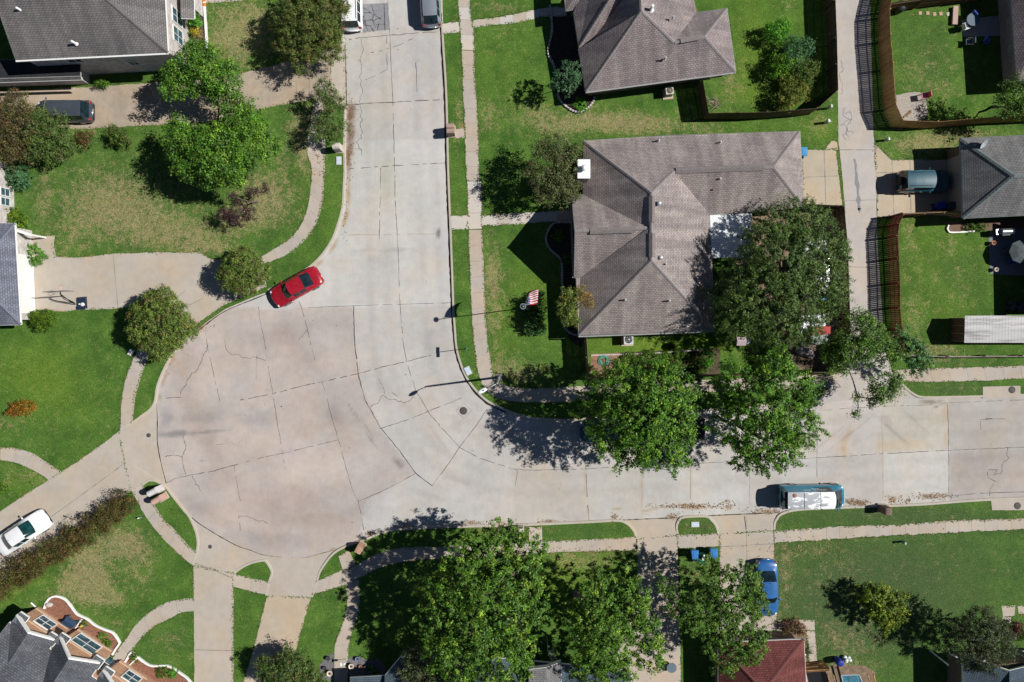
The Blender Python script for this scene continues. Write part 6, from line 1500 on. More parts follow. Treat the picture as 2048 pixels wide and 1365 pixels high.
# ================================================================ VEHICLES
M_TYRE = mat('tyre_rubber', (.025, .025, .026), .85, .2, 8)
M_RIM = mat('alloy_rim', (.5, .5, .52), .35, .1, 8, metal=.7)
M_PLAST = mat('black_plastic', (.03, .03, .032), .6, .2, 8)
M_CARGLASS = glass('car_glass', (.010, .022, .030), .04)
M_LAMP = mat('lamp_lens', (.75, .76, .78), .15, .05, 8, spec=.6)
M_TAIL = mat('tail_lens', (.36, .012, .02), .2, .1, 8, spec=.6)
M_PLATE = mat('plate_white', (.7, .7, .68), .5, .05, 8)
STY = {  # fractions of length from the nose: windshield foot, windshield head, roof end, rear glass foot; belt, roof height ratios
    'sedan': dict(a=.27, b=.41, c=.66, d=.82, belt=.64, nose=.80, tail=.98, tr=.66),
    'hatch': dict(a=.22, b=.36, c=.86, d=.965, belt=.60, nose=.78, tail=.90, tr=.68),
    'suv': dict(a=.23, b=.34, c=.91, d=.97, belt=.60, nose=.84, tail=.95, tr=.72),
    'minivan': dict(a=.16, b=.31, c=.90, d=.97, belt=.56, nose=.80, tail=.92, tr=.72),
    'van': dict(a=.085, b=.265, c=.965, d=.99, belt=.52, nose=.72, tail=.97, tr=.70),
    'jeep': dict(a=.40, b=.435, c=.95, d=.975, belt=.60, nose=.90, tail=.96, tr=.80),
    'pickup': dict(a=.25, b=.34, c=.50, d=.55, belt=.60, nose=.90, tail=.98, tr=.70),
}
def car(name, label, px, py, deg, Ln, W, Ht, style, pm, roofm=None, cat='car', rack=False, sunroof=False, glassm=None):
    q = STY[style]; gm = glassm or M_CARGLASS
    z0 = .004 if not (inside(np.array([px * 1.]), np.array([py * 1.]), LAWN_W)[0] or inside(np.array([px * 1.]), np.array([py * 1.]), LAWN_E)[0]) else .137
    loc = P(px, py, 0); loc.z = z0
    t = thing(name, label, cat, loc, R(deg))
    hb = Ht * q['belt']
    X = lambda f: Ln * (.5 - f)
    a, b_, c, d = q['a'], q['b'], q['c'], q['d']
    pil = .012
    st = [(0, .70, q['nose'] * .62, 0, 'body'), (.012, .84, q['nose'] * .84, 0, 'body'), (.035, .93, q['nose'] * .93, 0, 'body'), (.09 if a > .12 else .05, .985, q['nose'] * .97, 0, 'body')]
    if a > .15: st.append((.17 if a > .2 else .12, 1, (q['nose'] + 1) * .5, 0, 'body'))
    st += [(a, 1, 1, 0, 'wind'), ((a + b_) / 2, 1, 1, .52, 'wind'), (b_, 1, 1, 1, 'roof')]
    mid = b_ + (c - b_) * (.46 if style in ('sedan', 'pickup') else .36)
    st += [(mid, 1, 1, 1.01, 'pillar'), (mid + pil, 1, 1, 1.01, 'roof')]
    if style in ('minivan', 'suv', 'hatch', 'van', 'jeep'):
        m2 = b_ + (c - b_) * .70
        st += [(m2, 1, 1, 1.0, 'pillar'), (m2 + pil, 1, 1, 1.0, 'roof')]
    st += [(c, .995, 1, .97, 'rear'), ((c + d) / 2, .99, 1, .50, 'rear'), (d, .98, 1, 0, 'body')]
    if d < .93: st.append(((d + .98) / 2, .975, .99, 0, 'body'))
    st += [(max(.975, d + .004), .93, q['tail'] * .96, 0, 'body'), (max(.99, d + .008), .86, q['tail'] * .86, 0, 'body'), (1.0, .74, q['tail'] * .58, 0, 'body')]
    T = [0, .28, .5, q['tr'], .875, .965, 1.0, 1.0, .95]
    G = []
    for i, (f, wf, zf, rf, kd) in enumerate(st):
        hw = W / 2 * wf; zb = hb * zf; zr = zb + (Ht - hb) * rf
        row = []
        for j, tt in enumerate(T):
            x = X(f)
            if kd == 'wind' or (i and st[i - 1][4] == 'wind'): x += .16 * (1 - (tt / .875) ** 2) * (1 if tt < .9 else 0)
            if kd == 'rear' or (i and st[i - 1][4] == 'rear'): x -= .07 * (1 - (tt / .875) ** 2) * (1 if tt < .9 else 0)
            if f <= .035 or f >= .985: x += (1 if f < .5 else -1) * .10 * (1 - tt ** 2)
            if j <= 3:
                z = zr + (.045 * rf + .03) * (1 - (tt / q['tr']) ** 2) - (0 if rf else .02 * tt)
            elif j == 4: z = zb + .01 if rf else zb - .03
            elif j == 5: z = zb - .06
            elif j == 6: z = zb * .74
            elif j == 7: z = .40
            else: z = .20
            row.append((x, tt * hw, z))
        G.append(row)
    parts = {}
    for i in range(len(st) - 1):
        kd = st[i][4]
        for j in range(8):
            if kd == 'wind' and j <= 2: pn = 'windshield'
            elif kd == 'rear' and j <= 2: pn = 'rear_window'
            elif kd in ('roof', 'pillar') and j <= 2: pn = 'roof'
            elif kd == 'roof' and j == 3: pn = 'side_window' if not (style == 'van' and i > 6) else 'body'
            else: pn = 'body'
            for s in (1, -1):
                v = [G[i][j], G[i + 1][j], G[i + 1][j + 1], G[i][j + 1]]
                v = [(p[0], p[1] * s, p[2]) for p in v]
                if s < 0: v = v[::-1]
                key = pn if pn != 'side_window' else 'side_window%d' % s
                parts.setdefault(key, []).append(v[::-1] if True else v)
    def weld(name_, quads, m, par):
        vs, idx, fs = [], {}, []
        for qd in quads:
            f = []
            for p in qd:
                k = (round(p[0], 4), round(p[1], 4), round(p[2], 4))
                if k not in idx: idx[k] = len(vs); vs.append(k)
                if idx[k] not in f: f.append(idx[k])
            if len(f) > 2: fs.append(f)
        bb = MB(); bb.add(vs, fs, 0, True)
        return bb.build(name_, m, par)
    # caps for nose and tail
    for i in (0, len(G) - 1):
        ring = [(p[0], p[1], p[2]) for p in G[i]] + [(p[0], -p[1], p[2]) for p in reversed(G[i][1:])]
        parts['body'].append(ring if i == 0 else ring[::-1])
    body = weld('body', parts['body'], pm, t)
    weld('roof', parts['roof'], roofm or pm, t)
    weld('windshield', parts['windshield'], gm, t)
    weld('rear_window', parts['rear_window'], gm, t)
    for s in (1, -1):
        if 'side_window%d' % s in parts: weld('side_window', parts['side_window%d' % s], gm, t)
    r = .36 if style in ('suv', 'van', 'pickup', 'jeep') else .32
    for fx in (.185 if a > .12 else .15, .80):
        for s in (1, -1):
            b = MB(); cx, cy = X(fx), s * (W / 2 - .085)
            pr = [(r * .72, -.11), (r * .96, -.105), (r, -.07), (r, .07), (r * .96, .105), (r * .72, .11)]
            n = 18
            vs = [(cx + rr * math.cos(k * 2 * math.pi / n), cy + yy, r + rr * math.sin(k * 2 * math.pi / n)) for rr, yy in pr for k in range(n)]
            b.add(vs, [(i * n + k, i * n + (k + 1) % n, (i + 1) * n + (k + 1) % n, (i + 1) * n + k) for i in range(5) for k in range(n)], 0, True)
            wh = b.build('wheel', M_TYRE, t)
            b = MB(); b.tube([(cx, cy - .1, r), (cx, cy + .1, r)], r * .72, 14); b.build('rim', M_RIM, wh)
    for s in (1, -1):
        b = MB(); b.blob((X(a + .045), s * (W / 2 + .07), hb + .06), (.07, .12, .07), 0, 8); b.build('door_mirror', pm, t)
        b = MB(); b.blob((X(.035), s * W * .36, hb * q['nose'] * .83), (.12, W * .085, .07), 0, 8); b.build('headlight', M_LAMP, t)
        b = MB(); b.blob((X(.978), s * W * .395, hb * q['tail'] * .84), (.09, W * .075, .10 if style in ('sedan', 'pickup') else .2), 0, 8); b.build('taillight', M_TAIL, t)
    b = MB(); b.box((X(.001) + .055, 0, .42), (.06, W * .52, .16)); b.build('grille', M_PLAST, t)
    b = MB(); b.box((X(1.0) - .07, 0, .55 if style != 'van' else .6), (.03, .36, .13)); b.build('number_plate', M_PLATE, t)
    b = MB()
    for s in (.28, -.12): b.tube([(X(a - .012), s * W, hb + .035), (X(a + .03), (s - .22) * W, hb + .17)], .012, 5)
    b.build('wiper', M_PLAST, t)
    for s in (1, -1):
        for f in ((b_ + mid) / 2, (mid + c) / 2):
            if style == 'pickup' and f > mid: continue
            b = MB(); b.box((X(f + .06), s * (W / 2 + .004), hb * .8), (.2, .03, .03)); b.build('door_handle', pm, t)
    if rack:
        for s in (1, -1): b = MB(); b.tube([(X(b_ + .03), s * W * .31, Ht + .02), (X(b_ + .06), s * W * .31, Ht + .085), (X(c - .05), s * W * .31, Ht + .085), (X(c - .02), s * W * .31, Ht + .01)], .018, 6); b.build('roof_rail', M_PLAST, t)
    if sunroof:
        b = MB(); b.box((X(b_ + .09), 0, Ht + .042), (.42, .82, .02)); b.build('sunroof', gm, t)
    if style in ('sedan', 'hatch'):
        b = MB(); b.tube([(X(c - .03), 0, Ht + .02), (X(c), 0, Ht + .16)], .01, 5); b.build('antenna', M_PLAST, t)
    if style == 'pickup':
        b = MB(); zt = hb * .97
        b.box((X(.775), 0, zt + .012), (Ln * .36, W * .76, .02)); b.build('bed_liner', M_PLAST, t)
        for s in (1, -1): b = MB(); b.box((X(.775), s * W * .42, zt + .05), (Ln * .40, .09, .12)); b.build('bed_rail', pm, t)
        b = MB(); b.box((X(.985), 0, zt + .05), (.07, W * .84, .14)); b.build('tailgate', M_RIM, t)
    return t
P_RED = paint('red_paint', (.34, .005, .018), .1)
P_WHITE = paint('white_paint_car', (.80, .81, .82), .04)
P_BLUE = paint('blue_paint', (.025, .125, .35), .08)
P_TEAL = paint('teal_paint', (.012, .19, .30), .1)
P_GREY = paint('grey_paint', (.20, .225, .26), .08)
P_DGREY = paint('dark_grey_paint', (.05, .062, .08), .1)
P_DTEAL = paint('dark_teal_paint', (.016, .085, .12), .1)
P_BLACK = paint('black_paint', (.014, .016, .02), .15)
P_NAVY = paint('navy_paint', (.02, .06, .11), .12)
def peel_roof():
    m, t, b = nodes_of('peeled_white_roof')
    o = N(t, 'ShaderNodeTexCoord').outputs['Object']
    mp = N(t, 'ShaderNodeMapping'); mp.inputs['Scale'].default_value = (.9, 2.0, 1); L(t, o, mp.inputs['Vector'])
    sx = N(t, 'ShaderNodeSeparateXYZ'); L(t, o, sx.inputs[0])
    back = ramp(t, sx.outputs[0], 1.1, -1.6)
    n1 = math_(t, 'ADD', noise(t, mp.outputs[0], 1.5, 4, .55), math_(t, 'MULTIPLY', back, .17))
    c = mix(t, ramp(t, n1, .585, .60), (.80, .81, .81), (.36, .385, .42))
    n2 = noise(t, o, 5.5, 2, .5)
    c = mix(t, ramp(t, n2, .70, .715), c, (.14, .15, .16))
    L(t, c, b.inputs['Base Color']); b.inputs['Roughness'].default_value = .5
    return m
car('car', 'bright red sedan parked at the kerb of the cul-de-sac', 597, 575, 209.5, 4.45, 1.78, 1.42, 'sedan', P_RED)
van = car('van', 'teal blue van with a peeling white roof parked on the lower street', 1618, 990, 0.6, 5.35, 1.98, 2.08, 'van', P_TEAL, peel_roof(), cat='van')
b = MB()
for x in (-1.2, .15, 1.55): b.tube([(x, y, 2.09 + .076 * (1 - (y / .69) ** 2)) for y in (-.68, -.45, -.2, 0, .2, .45, .68)], .022, 6)
b.build('roof_seam', mat('seam_grey', (.16, .18, .19), .7, .2, 6), van)
b = MB(); b.blob((-2.0, .42, 2.12), (.17, .18, .03), 0, 10); b.build('rust_spot', mat('rust_brown', (.30, .12, .06), .9, .3, 8), van)
b = MB(); tl = Matrix.Rotation(R(-10), 3, 'X')
def vy(z): return .866 - .173 * (z - 1.09) / .99 + .006
for x in (-.30, -.14, .02, .18): b.box((x, vy(1.36), 1.36), (.12, .02, .12), 0, 0, 1, None)
for x in (-1.02, -.87, -.72, -.57): b.box((x, vy(1.62), 1.62), (.12, .02, .13))
for x in (-.24, -.08, .08, .24, .40, .56, .72): b.box((x, vy(1.62), 1.62), (.12, .02, .13))
b.build('side_lettering', mat('faded_white_letters', (.50, .70, .78), .6, .1, 9), van)
b = MB(); b.box((-2.685, 0, 1.3), (.05, .05, .9)); b.build('rear_door_gap', M_PLAST, van)
for s in (1, -1):
    b = MB(); b.box((-2.672, s * .43, 1.52), (.05, .62, .5)); b.build('rear_door_window', mat('van_rear_glass', (.30, .33, .36), .2, .3, 6, spec=.6), van)
b = MB(); b.box((2.60, 0, .95), (.05, 1.2, .12)); b.build('front_lettering', MATS['plate_white'], van)
car('car', 'white sedan on the diagonal driveway beside the rust coloured hedge', 57, 1061, 33.5, 4.75, 1.84, 1.45, 'sedan', P_WHITE, glassm=glass('green_glass', (.008, .045, .045), .05))
car('minivan', 'dark grey minivan on the long left driveway, partly under a green crape myrtle', 140, 228, 180, 4.6, 1.82, 1.62, 'minivan', P_DGREY, sunroof=True, cat='minivan')
car('car', 'white crossover at the top of the street half under a rusty crape myrtle', 706, 12, 91.5, 4.6, 1.84, 1.62, 'suv', P_WHITE, rack=True)
car('car', 'grey hatchback parked by the right kerb at the top of the street', 862, 9, 93.5, 4.25, 1.74, 1.52, 'hatch', P_GREY)
car('car', 'metallic blue sedan on the short driveway beside the red roofed house', 1528, 1170, -88.5, 4.6, 1.78, 1.45, 'sedan', P_BLUE)
jp = car('suv', 'dark blue four wheel drive with roof rails in the shade of the right house', 1837, 367, 0.5, 4.15, 1.82, 1.84, 'jeep', P_DTEAL, rack=True, cat='suv')
b = MB(); b.tube([(-2.05, 0, 1.0), (-2.25, 0, 1.0)], .37, 16); b.build('spare_wheel', M_TYRE, jp)
car('car', 'dark navy car under the left street maple, its nose toward the cul-de-sac', 1211, 862, 179, 4.6, 1.8, 1.48, 'sedan', P_NAVY)
car('pickup_truck', 'black pickup truck under the left street maple with its tailgate to the right', 1338, 852, 177.5, 5.7, 1.95, 1.85, 'pickup', P_BLACK, cat='pickup truck')
car('suv', 'white vehicle parked under the huge oak by the alley fence', 1622, 540, 90, 4.9, 1.95, 1.9, 'suv', P_WHITE, rack=True, cat='suv')
# utility trailer with a red tarp
ot = P(1622, 648, .13)
tr = thing('utility_trailer', 'silver utility trailer with a red tarp under the oak near the alley', 'trailer', ot, R(3))
b = MB(); b.box((0, 0, .55), (2.6, 1.5, .06)); b.build('deck', mat('trailer_metal', (.55, .57, .6), .4, .15, 5, metal=.4), tr)
for s in (1, -1): b = MB(); b.box((0, s * .76, .68), (2.6, .05, .22)); b.build('side_rail', M_RIM, tr)
b = MB(); b.tube([(1.3, .4, .5), (2.2, 0, .5)], .04); b.tube([(1.3, -.4, .5), (2.2, 0, .5)], .04); b.build('drawbar', M_RIM, tr)
for s in (1, -1): b = MB(); b.tube([(0, s * .8, .3), (0, s * .95, .3)], .3, 14); b.build('wheel', M_TYRE, tr)
tag(b, None) if False else None
b = MB(P(1640, 660, .13)); q = P(1642, 662, .9); b.box(q, (1.9, .75, .25), R(4), 0, .85); b.box(q - Vector((0, 0, .4)), (1.7, .6, .6), R(4))
tag(b.build('tarp_stack', mat('red_tarp', (.42, .05, .045), .6, .2, 4)), 'low stack covered by a red tarp beside the silver trailer', 'tarp')
b = MB(P(1640, 676, .13)); q = P(1638, 678, .45); b.box(q, (1.5, .7, .7), R(12), 0, .9); b.box(q + Vector((0, 0, .38)), (1.6, .8, .07), R(12))
tag(b.build('storage_box', mat('grey_plastic', (.33, .36, .40), .6, .15, 5)), 'grey storage box below the red tarp under the trees', 'storage box')
b = MB(P(1612, 700, .13)); q = P(1608, 702, .3); b.blob(q, (.8, .5, .35)); b.blob(q + Vector((.5, -.3, 0)), (.45, .4, .3)); b.box(q + Vector((-.1, .55, .1)), (.5, .35, .5), .4)
tag(b.build('junk_pile', mat('pink_grey_junk', (.34, .28, .30), .8, .5, 3)), 'pale clutter heap in the shade between the oak and the alley', 'clutter')
b = MB(P(1648, 592, .13)); q = P(1648, 592, .5); b.box(q, (.7, .6, .6), .2, 0, .8); b.box(q + Vector((0, 0, .32)), (.76, .66, .05), .2)
tag(b.build('cooler', mat('blue_tarp', (.05, .22, .45), .5, .1, 5)), 'blue covered box under the huge oak beside the white vehicle', 'box')

# ================================================================ FENCES AND SMALL THINGS
def wood(name, col, var=.3):
    if name in MATS: return MATS[name]
    m, t, b = nodes_of(name)
    o = N(t, 'ShaderNodeTexCoord').outputs['Object']
    mp = N(t, 'ShaderNodeMapping'); mp.inputs['Scale'].default_value = (6, 6, .5); L(t, o, mp.inputs['Vector'])
    c = mix(t, ramp(t, noise(t, mp.outputs[0], 1.2, 4), .3, .7), mul(col, 1 - var), mul(col, 1 + var))
    c = mix(t, 1.0, c, mix(t, ramp(t, noise(t, o, .35, 3), .35, .65), (.75, .75, .78), (1.15, 1.12, 1.05)), 'MULTIPLY')
    L(t, c, b.inputs['Base Color']); b.inputs['Roughness'].default_value = .9
    MATS[name] = m
    return m
def fence(label, top, h, m, gap=.012, bw=.135, inner=1, zs=.12, postm=None, rail=3, group=None):
    """top = photo pixels of the top edge (read at height h); vertical boards with real gaps, rails and posts on one side"""
    W = [P(x, y, h) for x, y in top]
    org = Vector((W[0].x, W[0].y, zs))
    f = thing('fence', label, 'fence', org, 0, group)
    b = MB(org); rb = MB(org); rng = random.Random(len(top) + int(top[0][0]))
    posts = []
    for a, c in zip(W[:-1], W[1:]):
        d = Vector((c.x - a.x, c.y - a.y, 0)); l = d.length; d.normalize(); ang = math.atan2(d.y, d.x)
        n = Vector((-d.y, d.x, 0)) * inner
        k = max(1, int(round(l / (bw + gap)))); stp = l / k
        for i in range(k):
            p = a + d * (stp * (i + .5)); hh = h - zs + rng.uniform(-.02, .015)
            b.box((p.x, p.y, zs + hh / 2), (stp - gap * rng.uniform(.6, 1.5), .02, hh), ang + rng.uniform(-.02, .02))
        for zz in ([.35, 1.05, 1.75] if rail == 3 else [.4, 1.5]):
            q = (a + c) / 2 + n * .035
            rb.box((q.x, q.y, zs + zz * (h - zs) / 2.0), (l, .045, .09), ang)
        kp = max(1, int(round(l / 2.4)))
        for i in range(kp): posts.append((a + d * (l * i / kp) + n * .09, ang))
    posts.append((W[-1] + n * .09, ang))
    b.build('board_panel', m, f)
    rb.build('rail', postm or m, f)
    for p, ang in posts[:60]:
        pb = MB(org); pb.box((p.x, p.y, (zs + h) / 2 - .04), (.09, .09, h - zs - .05), ang); pb.build('post', postm or m, f)
    return f
W_BROWN = wood('cedar_brown', (.44, .25, .105)); W_RED = wood('redwood_stain', (.26, .075, .05)); W_DARK = wood('dark_wood', (.13, .085, .05)); W_GREY = wood('weathered_grey_wood', (.26, .235, .21)); W_TAN = wood('tan_wood', (.32, .22, .13))
fence('weathered brown board fence around the top right yard, along the alley', [(1798, -60), (1780, 17), (1781, 67), (1786, 125), (1792, 207), (1807, 241), (1878, 244), (1993, 234), (2130, 228)], 2.25, W_BROWN, .02, .135, 1)
fence('dark shaded fence across the top edge of the top right yard', [(1783, 6), (1850, -4), (1908, -12), (2005, -22)], 2.25, W_DARK, .008, .14, -1)
fence('dark board fence around the yard of the top house, by the alley', [(1669, -60), (1671, 0), (1674, 75), (1676.5, 180), (1636, 217), (1536, 224.5), (1418, 226.5), (1405.5, 158)], 2.1, W_DARK, .006, .14, -1)
fence('dark board fence between the alley and the oak shaded back yard', [(1608, 408), (1688.5, 412), (1696, 491), (1700.5, 638), (1699, 700), (1690, 742)], 2.2, W_DARK, .008, .14, -1)
fence('board fence behind the bed along the lower sidewalk of the middle house', [(1690, 744), (1560, 748), (1430, 752), (1300, 755), (1179, 758)], 2.1, W_DARK, .008, .14, 1)
fence('short tan topped board fence at the lower left corner of the middle house', [(1173, 674), (1176, 715), (1178.5, 757)], 2.2, W_TAN, .004, .14, -1)
fence('red brown stained board fence curving along the alley on the right', [(1808, 427), (1799, 447), (1796, 471), (1798.5, 516), (1800.5, 566), (1801, 616), (1805, 660), (1808, 704)], 2.05, W_RED, .022, .135, -1)
fence('short fence from the red brown fence to the right house', [(1808, 427), (1850, 425), (1890, 423.5), (1925, 427)], 1.9, W_TAN, .006, .14, -1)
fence('low pale topped fence above the lower right sidewalk', [(1812, 712), (1900, 715), (1975, 714.5), (2048, 714), (2130, 713)], 1.35, W_GREY, .01, .14, 1, rail=2)
fence('wooden fence stub beside the red roofed house', [(1612, 1345), (1660, 1342)], 1.8, W_BROWN, .01, .14, 1)

# --- street furniture
M_BLACKM = mat('black_metal', (.02, .022, .024), .5, .2, 8)
M_GALV = mat('galvanised', (.42, .43, .44), .45, .12, 6, metal=.4)
M_LID = mat('pale_blue_lid', (.50, .60, .68), .6, .08, 5)
M_IRON = mat('cast_iron', (.075, .07, .068), .7, .3, 9)
# cobra head street light
so_ = P(998.7, 754.6, .12)
sl_ = thing('street_light', 'grey street light with a white cobra head lamp at the street bend', 'street light', so_)
o = so_
b = MB(o); b.lathe((o.x, o.y, .1), [(.16, 0), (.16, .3), (.10, .36), (.075, 6.35), (.06, 6.6)], 12); b.build('pole', M_GALV, sl_)
b = MB(o); b.box((o.x, o.y, .15), (.5, .5, .08)); b.build('base', M_DRV, sl_)
tp = Vector((o.x, o.y, 6.45)); hp = P(970, 779.5, 6.55)
b = MB(o); b.tube([tp, tp.lerp(hp, .35) + Vector((0, 0, .22)), tp.lerp(hp, .72) + Vector((0, 0, .2)), hp], .035, 8); b.build('arm', M_GALV, sl_)
d = (hp - tp); ang = math.atan2(d.y, d.x); dn = Vector((d.x, d.y, 0)).normalized()
b = MB(o); b.blob(hp + dn * .22 + Vector((0, 0, .02)), (.45, .17, .1), 0, 14, 0)
rot = Matrix.Rotation(ang, 3, 'Z'); cc = hp + dn * .22
b.v = [tuple((rot @ (Vector(v) + o - cc)) + cc - o) for v in b.v]
lm = b.build('lamp_head', MATS['white_metal'], sl_)
b = MB(o); b.lathe(hp + dn * .12 + Vector((0, 0, .1)), [(.05, 0), (.05, .08), (.02, .09)], 8); b.build('photocell', M_BLACKM, lm)
# street sign
o = P(937, 697, .12)
sg = thing('street_sign', 'thin street sign post with a narrow crosswise plate on the grass verge', 'street sign', o)
b = MB(o); b.tube([(o.x, o.y, .08), (o.x, o.y, 2.75)], .03, 8); b.build('post', M_GALV, sg)
b = MB(o); b.box((o.x, o.y, 2.78), (.025, .85, .30), R(3)); b.box((o.x, o.y, 2.78), (.04, .06, .34), R(3)); b.build('sign_plate', mat('sign_green', (.03, .18, .09), .5, .1, 8), sg)
# flag pole with flag
o = P(1044.5, 617, .12); FH = 7.75
fp = thing('flag_pole', 'tall flag pole with a round solar light on top on the front lawn', 'flag pole', o)
b = MB(o); b.lathe((o.x, o.y, .08), [(.09, 0), (.09, .12), (.045, .16), (.038, 4), (.028, FH)], 10); b.build('pole', mat('pole_white', (.72, .73, .74), .35, .05, 6, metal=.2), fp)
b = MB(o); b.lathe((o.x, o.y, FH), [(.05, .0), (.19, .02), (.19, .06), (.16, .075)], 20); dk = b.build('solar_light', mat('solar_blue', (.02, .05, .12), .2, .3, 12, spec=.6), fp)
b = MB(o)
for k in range(10): a = k * .628; b.box((o.x + .19 * math.cos(a), o.y + .19 * math.sin(a), FH + .045), (.06, .08, .05), a)
b.build('led_rim', M_GALV, dk)
b = MB(o); b.blob((o.x, o.y, FH + .16), (.08, .08, .09)); b.build('finial', mat('gold_ball', (.55, .40, .12), .3, .1, 5, metal=.8), fp)
b = MB(o); b.tube([(o.x + .05, o.y, .3), (o.x + .05, o.y, FH - .1)], .006, 4); b.build('halyard', MATS['plate_white'], fp)
# the flag: hoist on the pole, blown away from the nadir, rippled and sagging
FR, FW_, FB = mat('flag_red', (.50, .02, .035), .7, .08, 6), mat('flag_white', (.80, .80, .80), .7, .04, 6), mat('flag_blue', (.025, .05, .20), .7, .08, 6)
o = P(1048, 606, 6.9)
hoist0 = Vector((P(1044.5, 617, 0).x + .10, P(1044.5, 617, 0).y + .06, 7.35))
def fpt(u, v):      # u along the fly 0..1, v down the hoist 0..1
    s_ = min(1., u * 2.6 + .12); s_ = s_ * s_ * (3 - 2 * s_)
    rp = .09 * math.sin(u * 7 + v * 2.2) * min(1, u * 3)
    return hoist0 + Vector((.98, .12 + .22 * v, -.30)) * u + Vector((.10, .95, -.30)) * (v * s_) + Vector((0, 0, -.85)) * (v * (1 - s_)) + Vector((.0, .25, .9)) * rp + Vector((.0, .06, .22)) * (4 * v * (1 - v) * s_)
b = MB(o); nu = 20
for s in range(13):
    for k in range(nu):
        cant = s < 7 and k < 8
        for z0_, z1_ in ((0, 0),):
            b.face([fpt(k / nu, (s + 1) / 13), fpt((k + 1) / nu, (s + 1) / 13), fpt((k + 1) / nu, s / 13), fpt(k / nu, s / 13)], 2 if cant else (0 if s % 2 == 0 else 1), True)
for r_ in range(9):
    for k in range(6 if r_ % 2 == 0 else 5):
        u = (.4 * (k + (.5 if r_ % 2 == 0 else 1.0)) / 6); v = 7 / 13 * (r_ + .5) / 9
        c = fpt(u, v); n = (fpt(u + .01, v) - c).cross(fpt(u, v + .01) - c).normalized()
        if n.z < 0: n = -n
        e1 = (fpt(u + .01, v) - c).normalized() * .022; e2 = n.cross(e1)
        b.face([c + n * .008 + (e1 * math.cos(a) + e2 * math.sin(a)) * (1 if i % 2 == 0 else .45) for i, a in enumerate([j * .628 for j in range(10)])], 1)
fl = b.build('flag', [FR, FW_, FB]); fl['label'] = 'red white and blue stars and stripes flag blowing from the pole on the lawn'; fl['category'] = 'flag'
fl.modifiers.new('thickness', 'SOLIDIFY').thickness = .006
# bird house on a tall pole
o = P(1447, 680, .12)
bp_ = thing('birdhouse_pole', 'pinkish bird house on a tall thin pole in the yard behind the middle house', 'bird house', o)
b = MB(o); b.tube([(o.x, o.y, .08), (o.x, o.y, 4.8)], .03, 8); b.build('pole', M_GALV, bp_)
b = MB(o); b.box((o.x, o.y, 4.98), (.5, .42, .42)); hh = b.build('house_box', mat('pale_pink', (.55, .44, .48), .7, .1, 6), bp_)
b = MB(o)
for s in (1, -1): b.face([(o.x - .36, o.y + s * .34, 5.13), (o.x + .36, o.y + s * .34, 5.13), (o.x + .36, o.y, 5.42), (o.x - .36, o.y, 5.42)][::s], 0)
b.face([(o.x - .26, o.y + .22, 5.19), (o.x - .26, o.y - .22, 5.19), (o.x - .26, o.y, 5.38)]); b.face([(o.x + .26, o.y - .22, 5.19), (o.x + .26, o.y + .22, 5.19), (o.x + .26, o.y, 5.38)])
b.build('roof', MATS['pale_pink'], hh)
b = MB(o)
for y in (-.12, .12): b.tube([(o.x - .251, o.y + y, 5.0), (o.x - .257, o.y + y, 5.0)], .05, 10)
b.build('entry_hole', M_BLACKM, hh)
b = MB(P(1497, 683, .12)); q = P(1478, 680, .12)
b.tube([(q.x, q.y, .1), (q.x, q.y, 2.5)], .03, 8); b.lathe((q.x, q.y, 2.5), [(.02, 0), (.28, .02), (.3, .1), (.22, .12)], 16); b.blob((q.x, q.y, 2.66), (.12, .12, .1))
tag(b.build('bird_feeder', mat('pale_feeder', (.55, .66, .70), .5, .15, 6)), 'pale dish shaped bird feeder on a post just right of the bird house', 'bird feeder')
# basketball hoop
o = P(165, 606, .13)
bh = thing('basketball_hoop', 'portable basketball hoop with black base leaning over the left driveway', 'basketball hoop', o)
b = MB(o); b.box((o.x + .02, o.y, .22), (.78, 1.05, .30), R(4), 0, .85); b.box((o.x - .1, o.y - .42, .2), (.7, .35, .26), R(4), 0, .85); b.build('base', mat('base_navy', (.018, .028, .06), .45, .2, 6), bh)
b = MB(o); b.blob((o.x + .15, o.y - .15, .4), (.2, .17, .1)); b.blob((o.x - .12, o.y - .12, .38), (.1, .07, .08)); b.build('weight_bag', MATS['plate_white'], bh)
pt = [P(149, 607, .45), P(128, 597, 1.9), P(122.5, 592, 2.45), P(120, 585.5, 3.0)]
b = MB(o)
for dy in (-.06, .06): b.tube([p + Vector((0, dy, 0)) for p in pt], .03, 6)
b.tube([P(152, 609, .4), P(139, 602, 1.2), P(129, 594.5, 2.3), P(119, 587, 2.9)], .03, 6)
b.build('pole', M_BLACKM, bh)
b = MB(o); c = P(116, 583.6, 3.15); ang = R(3); b.box(c, (1.9, .05, 1.05), ang); bb_ = b.build('backboard', mat('clear_board', (.10, .11, .12), .15, .1, 6, spec=.6), bh)
b = MB(o); b.box(c + Vector((0, .035, -.12)), (.6, .012, .45), ang); b.build('target_square', MATS['plate_white'], bb_)
b = MB(o); rc = c + Vector((.03, .33, -.38)); b.tube([rc + Vector((.23 * math.cos(k * .35), .23 * math.sin(k * .35), 0)) for k in range(19)], .012, 6); b.build('rim', mat('rim_orange', (.62, .22, .12), .5, .1, 8), bh)
b = MB(o)
for k in range(10): a = k * .628; b.tube([rc + Vector((.23 * math.cos(a), .23 * math.sin(a), 0)), rc + Vector((.14 * math.cos(a + .3), .14 * math.sin(a + .3), -.4))], .006, 4)
b.build('net', MATS['plate_white'], bh)

